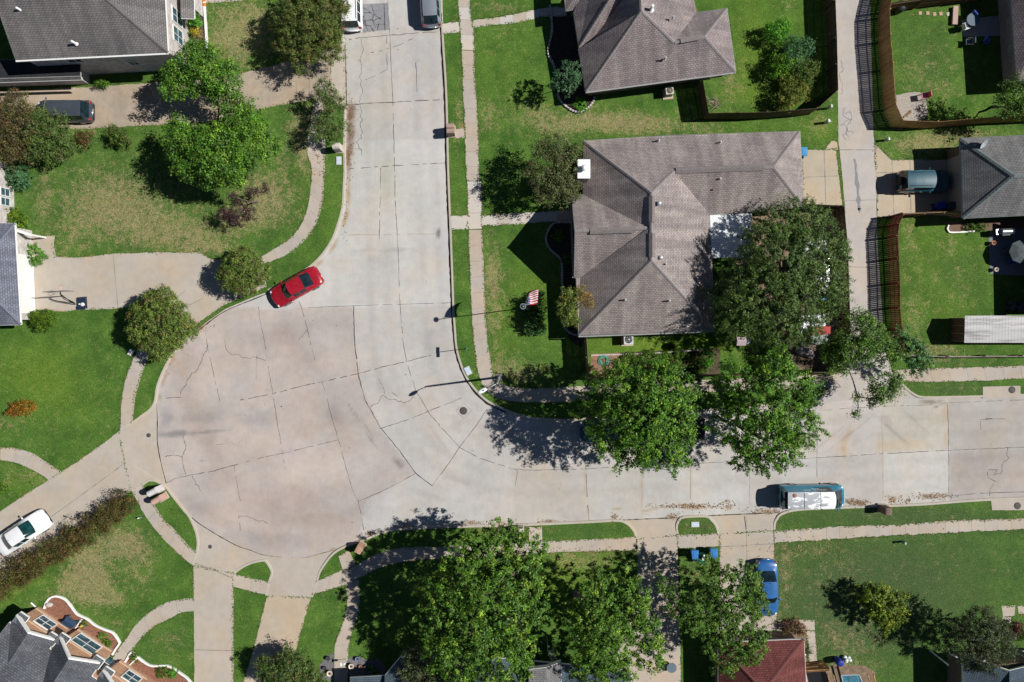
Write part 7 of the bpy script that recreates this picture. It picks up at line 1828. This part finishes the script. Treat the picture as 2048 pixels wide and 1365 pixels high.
# --- brick mailboxes
def mailbox(label, px, py, deg, wd, dp, ht, m, capm, doors=1, round_top=True, group='masonry mailboxes'):
    o = P(px, py, .12)
    t = thing('brick_mailbox', label, 'mailbox', o, R(deg), group)
    b = MB()
    for p, q_ in (((-wd / 2, -dp / 2), (wd / 2, -dp / 2)), ((wd / 2, -dp / 2), (wd / 2, dp / 2)), ((wd / 2, dp / 2), (-wd / 2, dp / 2)), ((-wd / 2, dp / 2), (-wd / 2, -dp / 2))):
        l = math.hypot(q_[0] - p[0], q_[1] - p[1]); b.face([(*p, -.05), (*q_, -.05), (*q_, ht), (*p, ht)], 0, False, [(0, 0), (l, 0), (l, ht), (0, ht)])
    k = doors; n = 8
    for s in range(k):
        y0, y1 = -dp / 2 + dp * s / k, -dp / 2 + dp * (s + 1) / k; rr = (y1 - y0) / 2; hh = rr if round_top else .06
        arc = [((y0 + y1) / 2 - rr * math.cos(math.pi * i / n), ht + hh * math.sin(math.pi * i / n)) for i in range(n + 1)]
        for (ya, za), (yb, zb) in zip(arc[:-1], arc[1:]):
            b.face([(-wd / 2, ya, za), (wd / 2, ya, za), (wd / 2, yb, zb), (-wd / 2, yb, zb)], 0, False, [(0, ya), (wd, ya), (wd, yb), (0, yb)])
        b.face([(wd / 2, y, z) for y, z in arc], 0, False, arc); b.face([(-wd / 2, y, z) for y, z in arc[::-1]], 0, False, arc[::-1])
    b.build('pillar', m, t)
    for s in range(k):
        y = -dp / 2 + dp * (s + .5) / k
        b = MB(); b.box((-wd / 2 - .012, y, ht - .22), (.03, min(.26, dp / k * .7), .26)); b.build('door', M_BLACKM, t)
    b = MB(); b.box((0, 0, .02), (wd + .14, dp + .14, .1)); b.build('footing', capm, t)
    return t
BR_PINK = brick('brick_pink', (.45, .27, .21), (.34, .20, .16), (.50, .44, .40)); BR_PALE = brick('brick_pale', (.62, .60, .62), (.50, .48, .50), (.66, .64, .64)); BR_SALM = brick('brick_salmon', (.56, .32, .24), (.46, .25, .19), (.55, .46, .42)); BR_CREAM = brick('brick_cream', (.62, .57, .50), (.52, .47, .41), (.62, .58, .52))
mailbox('double brick mailbox with two rounded tops at the right kerb of the street', 903, 264, 3, .62, .86, 1.05, BR_PINK, M_DRV, 2)
mailbox('pale stone mailbox by the left kerb near the rusty gutter', 679, 299, 4, .58, .55, 1.15, BR_CREAM, M_DRV)
mailbox('pale grey brick mailbox, upper one of the pair on the cul-de-sac', 319, 978, 28, .75, .5, 1.25, BR_PALE, M_DRV)
mailbox('salmon brick mailbox, lower one of the pair on the cul-de-sac', 327, 994, 30, .75, .5, 1.2, BR_SALM, M_DRV)
mailbox('orange brick mailbox on the corner of the curved lower walk', 723, 1092, 62, .6, .55, 1.15, BR_ORANGE, M_DRV, 1, False)
mailbox('brown brick mailbox on the lower verge to the right of the van', 1763, 1016, -92, .6, .55, 1.25, BR_BROWN, M_DRV, 1, False)
mailbox('cream mailbox pillar beside the concrete slab on the lower verge', 1041, 1056, -90, .55, .45, 1.2, BR_CREAM, M_DRV)

# --- ground lids, manholes, pedestals
def lid(label, px, py, deg, wd, dp, m, h=.07):
    o = P(px, py, .12); t = thing('utility_box', label, 'utility box', o, R(deg), 'utility box lids in the grass')
    b = MB(); b.box((0, 0, h / 2), (wd, dp, h)); b.build('frame', M_DRV, t)
    b = MB(); b.box((0, 0, h + .012), (wd - .08, dp - .08, .03)); b.tube([(-.1, 0, h + .03), (.1, 0, h + .03)], .012, 5); b.build('lid', m, t)
lid('pale lid in the grass below the pale stone mailbox', 678, 322, 0, .46, .72, M_LID)
lid('pale blue lid on the verge near the street light', 936, 742, 25, .52, .74, M_LID)
lid('pale blue lid in the little grass island between the two driveways', 1390, 1049, 2, .70, .46, M_LID)
lid('white lid beside the corner crape myrtle on the left sidewalk', 262, 705, -25, .44, .56, MATS['plate_white'])
def manhole(label, px, py, r, z):
    o = P(px, py, z); t = thing('manhole_cover', label, 'manhole cover', o, 0, 'iron covers in the paving')
    b = MB(); b.lathe((0, 0, .0), [(r * 1.12, 0), (r * 1.12, .008), (r, .012)], 24); b.build('ring', M_GALV if False else mat('iron_ring', (.13, .12, .115), .8, .2, 9), t)
    b = MB(); b.lathe((0, 0, .004), [(r * .97, 0), (r * .97, .012), (r * .8, .013)], 24)
    for k in range(-2, 3): b.box((0, k * r * .3, .020), (r * 1.2, r * .08, .008))
    b.build('cover', M_IRON, t)
manhole('large dark round manhole cover on the street bend by the street light', 927, 822, .30, .004)
manhole('small iron cover at the mouth of the diagonal driveway', 297.5, 871, .16, .10)
manhole('small iron cover at the mouth of the straight lower driveway', 420, 1094, .16, .07)
manhole('round cover in the storm inlet slab at the right edge', 2035, 1012, .27, .142)
manhole('shaded round cover in the upper storm inlet slab on the right', 2024, 780, .27, .142)
def pedestal(label, px, py, h, r=.11, m=None):
    o = P(px, py, .12); t = thing('utility_pedestal', label, 'utility pedestal', o, 0, 'small utility pedestals')
    b = MB(); b.lathe((0, 0, 0), [(r * .8, 0), (r * .8, h), ], 10); b.box((r * 1.4, 0, h * .35), (r * 1.6, r * 1.5, h * .7)); b.build('body', m or M_GALV, t)
    b = MB(); b.lathe((0, 0, h), [(r, -.08), (r, .02), (r * .4, .08)], 10); b.build('cap', MATS['plate_white'], t)
pedestal('white capped pedestal by the alley, upper one near the dark fence corner', 1654, 217, .85)
pedestal('white capped pedestal by the alley, lower one near the middle house', 1649, 246, .8, .13)
pedestal('white capped pedestal right of the alley beside the brown fence', 1769, 281, .7)
pedestal('green topped pedestal on the lower right lawn beneath the sidewalk', 1802, 1083, .7, .1, mat('pedestal_green', (.06, .16, .09), .6, .1, 8))
pedestal('tiny white stake light by the lower left sidewalk', 280, 1035, .35, .06)

# --- air conditioners
def ac(label, px, py, deg, s, m):
    o = P(px, py, .12); t = thing('air_conditioner', label, 'air conditioner', o, R(deg), 'outdoor air conditioners')
    b = MB(); b.box((.0, -.06, .04), (s + .25, s + .25, .1)); b.build('pad', M_DRV, t)
    b = MB(); b.box((0, 0, .5), (s, s, .8)); b.box((0, 0, .92), (s + .03, s + .03, .05))
    for k in range(7): b.box((0, 0, .2 + k * .1), (s + .014, s + .014, .03))
    b.build('casing', m, t)
    b = MB(); b.lathe((0, 0, .946), [(s * .43, 0), (s * .43, .012), (s * .40, .014)], 20); fg = b.build('fan_well', M_BLACKM, t)
    b = MB()
    for r_ in (.12, .21, .30, .39): b.tube([(s * r_ * math.cos(k * .314), s * r_ * math.sin(k * .314), .97) for k in range(21)], .008, 4)
    for k in range(6): b.tube([(0, 0, .972), (s * .41 * math.cos(k * 1.047), s * .41 * math.sin(k * 1.047), .972)], .008, 4)
    b.build('fan_guard', M_GALV, fg)
    b = MB()
    for k in range(4): a = k * 1.571 + .3; b.face([(.05 * math.cos(a), .05 * math.sin(a), .955), (s * .36 * math.cos(a - .25), s * .36 * math.sin(a - .25), .952), (s * .36 * math.cos(a + .25), s * .36 * math.sin(a + .25), .964)])
    b.lathe((0, 0, .95), [(.08, 0), (.08, .03), (.03, .035)], 10); b.build('fan', mat('rusty_fan', (.40, .22, .14), .6, .2, 8) if s < .7 else M_GALV, fg)
ac('cream air conditioner on its pad below the top house wall', 1335, 188, 6, .62, mat('cream_metal', (.55, .50, .42), .5, .08, 6))
ac('grey white air conditioner on its pad behind the middle house', 1254, 679, 2, .76, mat('grey_metal', (.56, .58, .60), .5, .06, 6))
# hose coil
o = P(1207, 721, .14); b = MB(o)
for k, (rr, zz) in enumerate(((.46, .03), (.42, .07), (.36, .04), (.31, .08), (.26, .04))): b.tube([(o.x + (rr + .03 * math.sin(j * 1.3 + k)) * math.cos(j * .314), o.y + rr * math.sin(j * .314), o.z + zz) for j in range(21)], .022, 6)
b.tube([(o.x + .45, o.y, o.z + .03), (o.x + .6, o.y - .2, o.z + .02), (o.x + .5, o.y - .5, o.z + .02)], .022, 6)
tag(b.build('garden_hose', mat('teal_hose', (.08, .36, .28), .5, .15, 10)), 'coiled teal green garden hose on the mulch by the short fence', 'garden hose')

# --- wheeled bins
def bin_(label, px, py, deg, bm, lm, openlid=False, group='wheeled bins'):
    zg = .137
    o = P(px, py, zg); t = thing('wheeled_bin', label, 'bin', o, R(deg), group)
    b = MB()
    wb, wt, h = .24, .31, .98
    prof = [(wb, .08), (wt * .97, h * .88), (wt * 1.06, h * .9), (wt * 1.06, h)]
    n = 20; vs = []
    for r_, z in prof:
        for k in range(n):
            a = (k + .5) * 2 * math.pi / n; ca, sa = math.cos(a), math.sin(a)
            m_ = max(abs(ca), abs(sa)); f = .72 + .28 / m_ * .72
            vs.append((r_ * ca * f * 1.1, r_ * sa * f, z))
    b.add(vs, [(i * n + k, i * n + (k + 1) % n, (i + 1) * n + (k + 1) % n, (i + 1) * n + k) for i in range(3) for k in range(n)], 0, True)
    b.face([vs[k] for k in range(n)][::-1]); b.build('body', bm, t)
    b = MB()
    if not openlid:
        b.box((.02, 0, h + .03), (.72, .62, .06), 0, 0, .92); b.box((0.02, 0, h + .07), (.5, .42, .03), 0, 0, .8)
    else:
        b.box((-.44, 0, h * .72), (.06, .6, .66), 0, 0, .95)
    b.build('lid', lm, t)
    b = MB(); b.tube([(-.38, -.24, h - .04), (-.43, -.24, h), (-.43, .24, h), (-.38, .24, h - .04)], .018, 6); b.build('handle', bm, t)
    for s in (1, -1): b = MB(); b.tube([(-.24, s * .22, .13), (-.24, s * .29, .13)], .13, 12); b.build('wheel', M_TYRE, t)
    if openlid:
        b = MB()
        for k in range(5): b.blob((random.Random(k).uniform(-.16, .16), random.Random(k + 9).uniform(-.14, .14), h - .02), (.14, .13, .1))
        b.build('rubbish_bag', mat('white_bag', (.66, .70, .68), .4, .2, 5), t)
    return t
BINB = mat('bin_blue', (.04, .19, .50), .45, .12, 5); BING = mat('bin_green', (.03, .24, .13), .5, .12, 5); BIND = mat('bin_dark_blue', (.02, .035, .30), .45, .12, 5); BINK = mat('bin_grey', (.06, .08, .09), .5, .12, 5)
bin_('dark blue wheeled bin, left one of three beside the short driveway', 1385, 1103, 95, BINB, BINB)
bin_('green rimmed bin full of white bags, middle of three beside the short driveway', 1401, 1109, 78, BING, BING, True)
bin_('blue wheeled bin, right one of three beside the short driveway', 1422, 1100, 92, BINB, BINB)
bin_('deep blue bin in the shade beside the right house driveway', 1869, 415, 8, BIND, BIND)
bin_('dark grey bin next to the deep blue one by the right house', 1889, 415, 4, BINK, BINK)
bin_('bright blue bin at the garage end of the middle house', 1599, 309, 90, mat('bin_sky', (.04, .26, .52), .45, .1, 5), MATS['bin_sky'])
o = P(1672, 1318, .13); b = MB(o); b.lathe(o, [(.24, 0), (.30, .3), (.30, .65), (.26, .86), (.23, .87)], 16); b.lathe(o + Vector((0, 0, .86)), [(.27, 0), (.27, .04), (.1, .05)], 16)
tag(b.build('barrel', BIND), 'deep blue barrel on the bare ground below the lower right lawn', 'barrel')
o = P(1692, 1316, .13); b = MB(o)
for k in range(5): b.blob(o + Vector((random.Random(k).uniform(-.25, .25), random.Random(k + 5).uniform(-.25, .25), .15 + .06 * k)), (.18, .15, .13))
tag(b.build('plastic_bags', MATS['white_bag'] if 'white_bag' in MATS else M_WHITE), 'small heap of white green plastic next to the deep blue barrel', 'bags')

# --- garden edging
def edging(label, pts, m, r=.09, h=.2, stones=True, step=5):
    line = smooth_line(pts, step); o = P(line[0][0], line[0][1], .12); b = MB(o); rng = random.Random(len(pts))
    if stones:
        d = resample(line, max(3, int(sum(math.hypot(line[i + 1][0] - line[i][0], line[i + 1][1] - line[i][1]) for i in range(len(line) - 1)) / 5.5)))
        for i, p in enumerate(d):
            q = P(p[0], p[1], .12); a = math.atan2(-(d[min(i + 1, len(d) - 1)][1] - d[max(i - 1, 0)][1]), d[min(i + 1, len(d) - 1)][0] - d[max(i - 1, 0)][0])
            b.box(q + Vector((0, 0, h / 2)), (.21 * rng.uniform(.8, 1.1), .17 * rng.uniform(.8, 1.2), h * rng.uniform(.8, 1.1)), a + rng.uniform(-.2, .2), 0, .85)
    else:
        q = [P(x, y, .12) for x, y in line]; sec = []
        for i, p in enumerate(q):
            d = (q[min(i + 1, len(q) - 1)] - q[max(i - 1, 0)]).normalized(); n = Vector((-d.y, d.x, 0)) * r * rng.uniform(.85, 1.1)
            sec.append([p - n - Vector((0, 0, .03)), p - n + Vector((0, 0, h)), p + n + Vector((0, 0, h)), p + n - Vector((0, 0, .03))])
        for A, B in zip(sec[:-1], sec[1:]):
            for k in range(3): b.face([A[k], A[k + 1], B[k + 1], B[k]])
        b.face(sec[0]); b.face(sec[-1][::-1])
    return tag(b.build('garden_edging', m), label, 'garden edging')
M_STONE = mat('pale_stone', (.50, .46, .44), .9, .2, 6)
edging('pale stone ring around the bed of the top house', [(1100, 14), (1104, 60), (1096, 105), (1108, 132), (1116, 175), (1117, 195), (1130, 212), (1152, 225), (1170, 221), (1184, 208), (1189, 197)], M_STONE)
edging('curved stone edging of the shaded front bed of the middle house', [(1140, 445), (1110, 446), (1096, 462), (1092, 482), (1101, 500), (1117, 514), (1124, 530), (1124, 580), (1126, 640), (1134, 662), (1155, 672)], M_STONE)
edging('white wavy edging of the upper mulch bed at the brick house', [(90, 1217), (93, 1207), (100, 1197), (112, 1192), (130, 1197), (142, 1210), (155, 1227), (175, 1237), (192, 1250), (212, 1259), (227, 1265), (237, 1278), (241, 1285), (233, 1297), (226, 1309)], M_WHITE, .08, .16, False)
edging('white wavy edging of the lower mulch bed at the brick house', [(250, 1326), (257, 1315), (264, 1304), (277, 1314), (290, 1324), (305, 1331), (335, 1331), (350, 1338), (362, 1346), (380, 1361), (402, 1400)], M_WHITE, .08, .16, False)
edging('straight white edging across the upper bed at the brick house', [(165, 1238), (158, 1248), (150, 1260)], M_WHITE, .05, .14, False)
edging('straight white edging across the lower bed at the brick house', [(277, 1314), (258, 1332), (240, 1350)], M_WHITE, .05, .14, False)
edging('straight white border beside the white brick house at the top left', [(408, -30), (411, 30), (413, 60), (415, 100)], M_WHITE, .09, .18, False)
edging('white timber edge of the vegetable bed on the right', [(1896, 451), (1897, 465), (1950, 463)], M_WHITE, .06, .16, False)
edging('thin pale edging between the bright grass strip and the bed', [(1182, 711), (1300, 707), (1405, 700)], M_STONE, .05, .1, False)

# --- yards on the right, furniture and clutter
def chair(label, px, py, deg, fm, cm, group='patio chairs'):
    o = P(px, py, .13); t = thing('patio_chair', label, 'chair', o, R(deg), group)
    b = MB(); b.box((0, 0, .42), (.5, .5, .05)); b.build('seat', cm, t)
    b = MB(); b.box((-.26, 0, .68), (.05, .5, .5), 0, 0, .95); b.build('backrest', cm, t)
    for x in (-.22, .22):
        for y in (-.22, .22): b = MB(); b.box((x, y, .2), (.04, .04, .4)); b.build('leg', fm, t)
    for s in (1, -1): b = MB(); b.box((0, s * .27, .62), (.48, .04, .03)); b.box((.2, s * .27, .5), (.03, .03, .24)); b.build('armrest', fm, t)
def table(label, px, py, r, h, m, zb=.13):
    o = P(px, py, zb); t = thing('patio_table', label, 'table', o)
    b = MB(); b.lathe((0, 0, h), [(r, -.03), (r, 0), (r * .97, .01)], 24); b.build('table_top', m, t)
    for k in range(4): a = k * 1.571 + .78; b = MB(); b.tube([(r * .7 * math.cos(a), r * .7 * math.sin(a), 0), (r * .55 * math.cos(a), r * .55 * math.sin(a), h - .03)], .02, 6); b.build('leg', M_BLACKM, t)
CU_B = mat('cushion_blue', (.09, .16, .55), .8, .1, 5); CU_W = mat('chair_white', (.68, .70, .72), .5, .08, 5); CU_G = mat('chair_grey', (.12, .16, .2), .7, .1, 5)
chair('chair with blue cushion nearest the top edge on the shaded upper patio', 1944, 30, 40, M_BLACKM, CU_B)
chair('chair with bright blue cushion by the wall on the shaded upper patio', 1968, 85, -30, M_BLACKM, CU_B)
chair('white chair at the left of the shaded upper patio', 1924, 58, 20, CU_W, CU_W)
table('round dark table on the shaded upper patio at the top right', 1936, 46, .55, .72, CU_G)
chair('dark chair beyond the shaded upper patio', 1932, 88, 180, M_BLACKM, CU_G)
for i, (x, y, lb) in enumerate(((1840, 27, 'leftmost stepping stone in the top right lawn, nearly grown over'), (1855, 27, 'second stepping stone in the top right lawn, tan'), (1868.5, 29, 'third stepping stone in the top right lawn'), (1881, 28, 'fourth stepping stone in the top right lawn, pinkish'), (1896, 29, 'rightmost stepping stone in the top right lawn, pale and square'))):
    o = P(x, y, .12); b = MB(o); b.box(o + Vector((0, 0, .015)), (.3, .3, .05), R(5 * i), 0, .95); b.box(o + Vector((0, 0, .043)), (.26, .26, .012), R(5 * i), 0, .9)
    tag(b.build('stepping_stone', mat('stone_%s' % ('tan', 'pale')[i == 4], ((.46, .34, .25), (.52, .50, .48))[i == 4], .9, .2, 8)), lb, 'stepping stone', 'stepping stones')
b = MB(P(1910, 30, .12)); p, q = P(1906, 15, .2), P(1911, 50, .2); b.box((p + q) / 2, (.36, (p - q).length, .3), R(-3)); b.box((p + q) / 2 + Vector((0, 0, .17)), (.42, (p - q).length + .06, .05), R(-3))
tag(b.build('wall_cap', mat('pink_stone', (.48, .34, .30), .9, .15, 6)), 'low pinkish wall at the sunny edge of the upper patio', 'low wall')
o = P(1793, 20, .12); b = MB(o); b.lathe(o, [(.42, 0), (.48, .4), (.48, .8), (.40, .95), (.1, 1.0)], 18); b.box(o + Vector((.05, .05, .99)), (.16, .36, .03), R(-18), 1)  # black barrel added where only a round shadow falls
tag(b.build('shadow_barrel', [M_BLACKM, MATS['grey_plastic']]), 'added black barrel with a grey plate in place of a cast shadow in the corner of the top right yard', 'barrel')
o = P(1842, 196, .13)
ch_ = thing('toy_chair', 'pink plastic toy chair on the bare gravel patch in the top right yard', 'toy chair', o, R(-170))
PINK = mat('pink_plastic', (.50, .13, .20), .45, .1, 6)
b = MB(); b.box((0, 0, .62), (.55, .5, .08)); b.build('seat', PINK, ch_)
b = MB(); b.box((-.28, 0, .9), (.07, .5, .5), 0, 0, .85); b.build('backrest', PINK, ch_)
for x in (-.22, .22):
    for y in (-.2, .2): b = MB(); b.tube([(x * 1.2, y * 1.2, 0), (x, y, .6)], .03, 6); b.build('leg', M_GALV, ch_)
b = MB(P(1815, 229, .13)); p, q = P(1808, 235, .18), P(1823, 221, .18); b.box((p + q) / 2, ((p - q).length, .12, .05), math.atan2(q.y - p.y, q.x - p.x)); b.box((p + q) / 2 + Vector((.1, -.03, .05)), ((p - q).length * .6, .1, .05), math.atan2(q.y - p.y, q.x - p.x) + .05)
tag(b.build('plank', W_TAN), 'weathered plank lying on the gravel in the fence corner', 'plank')
# grill
o = P(1998, 466, .13); gr = thing('grill', 'stainless steel barbecue grill on the shaded lower patio', 'grill', o, R(3))
b = MB(); b.box((0, 0, .45), (.8, .5, .75)); b.build('cabinet', M_BLACKM, gr)
b = MB(); b.tube([(-.4, 0, .92), (.4, 0, .92)], .26, 14); b.build('hood', mat('steel', (.6, .62, .64), .25, .08, 8, metal=.8), gr)
for s in (1, -1): b = MB(); b.box((s * .6, 0, .84), (.36, .45, .04)); b.build('side_shelf', MATS['steel'], gr)
b = MB(); b.tube([(-.3, -.3, .95), (.3, -.3, .95)], .018, 6); b.build('handle', M_GALV, gr)
def pot(label, px, py, r, h, m, plant=None, group=None):
    o = P(px, py, .13); t = thing('plant_pot', label, 'plant pot', o, 0, group)
    b = MB(); b.lathe((0, 0, 0), [(r * .7, 0), (r * .95, h * .85), (r * 1.08, h * .87), (r * 1.08, h), (r * .9, h), (r * .88, h - .05)], 16); b.build('pot', m, t)
    b = MB(); b.lathe((0, 0, h - .06), [(r * .9, 0), (r * .1, .02)], 16); b.build('soil', M_SOIL, t)
PW = mat('pot_cream', (.62, .56, .46), .7, .1, 6); PD = mat('pot_dark', (.06, .065, .08), .6, .2, 6); PT = mat('pot_terracotta', (.42, .20, .12), .8, .12, 6); PB = mat('pot_blue', (.16, .22, .36), .4, .1, 6)
pot('tan ring shaped pot, upper one at the edge of the shaded lower patio', 1982, 487, .18, .4, PT); pot('pale ring shaped pot, lower one at the edge of the shaded lower patio', 1988, 540, .17, .35, PW)
chair('grey chair in the middle of the shaded lower patio', 2008, 505, 160, M_BLACKM, CU_G); chair('chair with blue cushion on the shaded lower patio', 2018, 524, 100, M_BLACKM, CU_B)
b = MB(P(2050, 503, .13)); q = P(2048, 503, 1.9); b.lathe(q - Vector((0, 0, .1)), [(1.0, -.25), (.5, .0), (.05, .14)], 8, 0, False); b.tube([(q.x, q.y, .13), (q.x, q.y, 1.9)], .03)
tag(b.build('patio_umbrella', mat('umbrella_grey', (.10, .125, .13), .8, .1, 5)), 'grey patio umbrella at the right edge of the lower patio', 'umbrella')
b = MB(P(2012, 612, .13)); q = P(2030, 612, .4)
for k in range(6): b.box(q + Vector((random.Random(k).uniform(-.6, .6), random.Random(k + 3).uniform(-.4, .4), .1 * k - .2)), (.5, .36, .3), k)
tag(b.build('crate_stack', BINK), 'dark stacked boxes in the shade above the shed', 'boxes')
# satellite dish
o = P(1957, 290, 2.95); b = MB(o)
b.tube([o, o + Vector((0, 0, .55))], .03, 8); n_ = Vector((.5, -.55, .55)).normalized(); cdish = o + Vector((0, 0, .6))
e1 = n_.cross(Vector((0, 0, 1))).normalized(); e2 = n_.cross(e1)
rg = []
for r_, dz in ((.03, 0), (.2, .02), (.36, .075), (.46, .13)): rg += [cdish + (e1 * math.cos(k * .393) + e2 * math.sin(k * .393)) * r_ + n_ * dz for k in range(16)]
b.add(rg, [(i * 16 + k, i * 16 + (k + 1) % 16, (i + 1) * 16 + (k + 1) % 16, (i + 1) * 16 + k) for i in range(3) for k in range(16)], 1, True)
b.tube([cdish - e2 * .3 - n_ * .02, cdish + n_ * .5 - e2 * .05], .015, 6)
tag(b.build('satellite_dish', [M_GALV, MATS['grey_plastic']]), 'satellite dish on the roof slope of the right hip roofed house', 'satellite dish')
# pots by the bottom porch
for i, (x, y, r, m, lb) in enumerate(((657, 1315, .17, PD, 'dark pot, upper left of the front walk at the bottom'), (650, 1335, .15, PD, 'dark pot with pale rim left of the front walk'), (661, 1344, .23, PW, 'large cream pot left of the front walk at the bottom'), (634, 1342, .15, PT, 'terracotta pot beside the bushy tree at the bottom'),
                               (716, 1316, .18, PB, 'blue pot right of the front walk at the bottom'), (704, 1330, .22, PW, 'cream round pot right of the front walk at the bottom'), (722, 1332, .14, PT, 'terracotta pot right of the front walk at the bottom'), (733, 1334, .2, PD, 'dark pot beside the terracotta one right of the walk'), (741, 1345, .18, PB, 'blue grey pot nearest the bottom porch roof'))):
    pot(lb, x, y, r, r * 1.7, m, group='pots by the front walk')
o = P(693, 1318, .13); b = MB(o); b.tube([o, o + Vector((0, 0, .9))], .02, 6); b.blob(o + Vector((0, 0, .95)), (.16, .1, .12)); b.face([o + Vector((-.3, .12, 1.02)), o + Vector((.0, .04, .97)), o + Vector((0, -.04, .97)), o + Vector((-.28, -.2, 1.02))])
tag(b.build('bird_ornament', MATS['plate_white']), 'white bird ornament on a stake beside the tan front walk', 'garden ornament')
table('small round dark table in place of a bird bath shadow at the edge of the tan driveway near the bottom', 1341, 1331, .42, .5, CU_G)  # dark disc added in place of a bird bath's cast shadow
# pumpkins
for i, (x, y, r, lb) in enumerate(((402, 6, .22, 'largest orange pumpkin at the corner of the white brick house'), (409, 2, .17, 'darker orange pumpkin nearest the top edge'), (410, 11, .17, 'small orange pumpkin at the lawn edge of the white border'))):
    o = P(x, y, .13); t = thing('pumpkin', lb, 'pumpkin', o, 0, 'pumpkins'); b = MB(); n = 16
    vs = []
    for k in range(9):
        a = (-.5 + k / 8) * math.pi
        for j in range(n): f = 1 - .12 * abs(math.sin(j * math.pi / 2)); vs.append((r * math.cos(a) * f * math.cos(j * 2 * math.pi / n), r * math.cos(a) * f * math.sin(j * 2 * math.pi / n), r * .8 + r * .8 * math.sin(a)))
    b.add(vs, [(i_ * n + j, i_ * n + (j + 1) % n, (i_ + 1) * n + (j + 1) % n, (i_ + 1) * n + j) for i_ in range(8) for j in range(n)], 0, True); b.build('shell', mat('pumpkin_orange', (.60, .20, .015), .5, .15, 6), t)
    b = MB(); b.tube([(0, 0, r * 1.5), (.02, 0, r * 1.9)], .025, 6); b.build('stem', W_TAN, t)
# brick house front: bench box, downpipe, door mat bits
o = P(147, 1239, .14); t = thing('garden_bench', 'dark blue garden bench on the mulch in front of the brick house', 'bench', o, R(-33))
BN = mat('bench_blue', (.04, .07, .13), .5, .15, 6)
b = MB(); b.box((0, 0, .42), (1.0, .42, .05)); b.build('seat', BN, t)
b = MB(); b.box((0, -.22, .7), (1.0, .05, .5)); b.build('backrest', BN, t)
for s in (1, -1): b = MB(); b.box((s * .42, 0, .2), (.06, .4, .42)); b.build('leg', BN, t)
b = MB(P(68, 1212, .13)); b.tube([P(62, 1206, .22), P(74, 1217, .22)], .07, 8); b.tube([P(74, 1217, .22), P(77, 1220, .5)], .07, 8)
tag(b.build('drain_pipe', M_WHITE), 'white drain pipe end on the grass beside the brick house corner', 'drain pipe')
b = MB(P(98, 1208, .13)); b.blob(P(98, 1210, .25), (.35, .22, .2), 0, 8); tag(b.build('boulder', M_STONE), 'pale boulder in the top corner of the brick house bed', 'boulder')
o = P(166, 1250, .14); t = thing('garden_gnome', 'tiny white and yellow garden ornament at the wall of the brick house', 'garden ornament', o)
b = MB(); b.lathe((0, 0, 0), [(.12, 0), (.14, .15), (.08, .3)], 10); b.build('body', MATS['plate_white'], t)
b = MB(); b.lathe((0, 0, .3), [(.1, 0), (.03, .18)], 10); b.build('hat', mat('yellow_hat', (.6, .42, .05), .6, .1, 6), t)
# pergola at the bottom
o = P(1700, 1360, .13); pg = thing('pergola', 'brown slatted pergola with a blue glazed middle at the bottom edge', 'pergola', o)
b = MB(o); 
for i in range(9):
    p, q = P(1655 + i * 11.5, 1349, 2.3), P(1668 + i * 11.5, 1400, 2.3); d = q - p
    if 2 <= i <= 6: continue
    b.box((p + q) / 2, (d.length, .07, .14), math.atan2(d.y, d.x))
b.build('slat', W_BROWN, pg)
b = MB(o); p = [P(1682, 1351, 2.34), P(1718, 1350, 2.34), P(1738, 1400, 2.34), P(1694, 1400, 2.34)]; b.face(p[::-1]); b.build('glazing', glass('pergola_glass', (.06, .18, .24), .1), pg)
b = MB(o); b.tube([p[0], p[1]], .05, 6); b.tube([p[1], p[2]], .05, 6); b.tube([p[3], p[0]], .05, 6); b.build('frame', M_GALV, pg)
for x in (1660, 1740): b = MB(o); q = P(x, 1372, 0); b.box((q.x, q.y, 1.15), (.12, .12, 2.3)); b.build('post', W_BROWN, pg)
b = MB(P(1109, 1312, .13))
p, q = P(1101, 1302, 2.0), P(1112, 1330, 2.9)
for k in range(8): c = p.lerp(q, k / 7); b.box(c, (.42, .05, .05), R(5))
for s in (-.22, .22): b.tube([p + Vector((s, 0, 0)), q + Vector((s, 0, 0))], .03, 6)
b.tube([p + Vector((-.22, 0, 0)), Vector((p.x - .22, p.y + .4, .13))], .03, 6); b.tube([p + Vector((.22, 0, 0)), Vector((p.x + .22, p.y + .4, .13))], .03, 6)
tag(b.build('ladder', M_GALV), 'pale ladder leaning on the grey roof under the bottom trees', 'ladder')
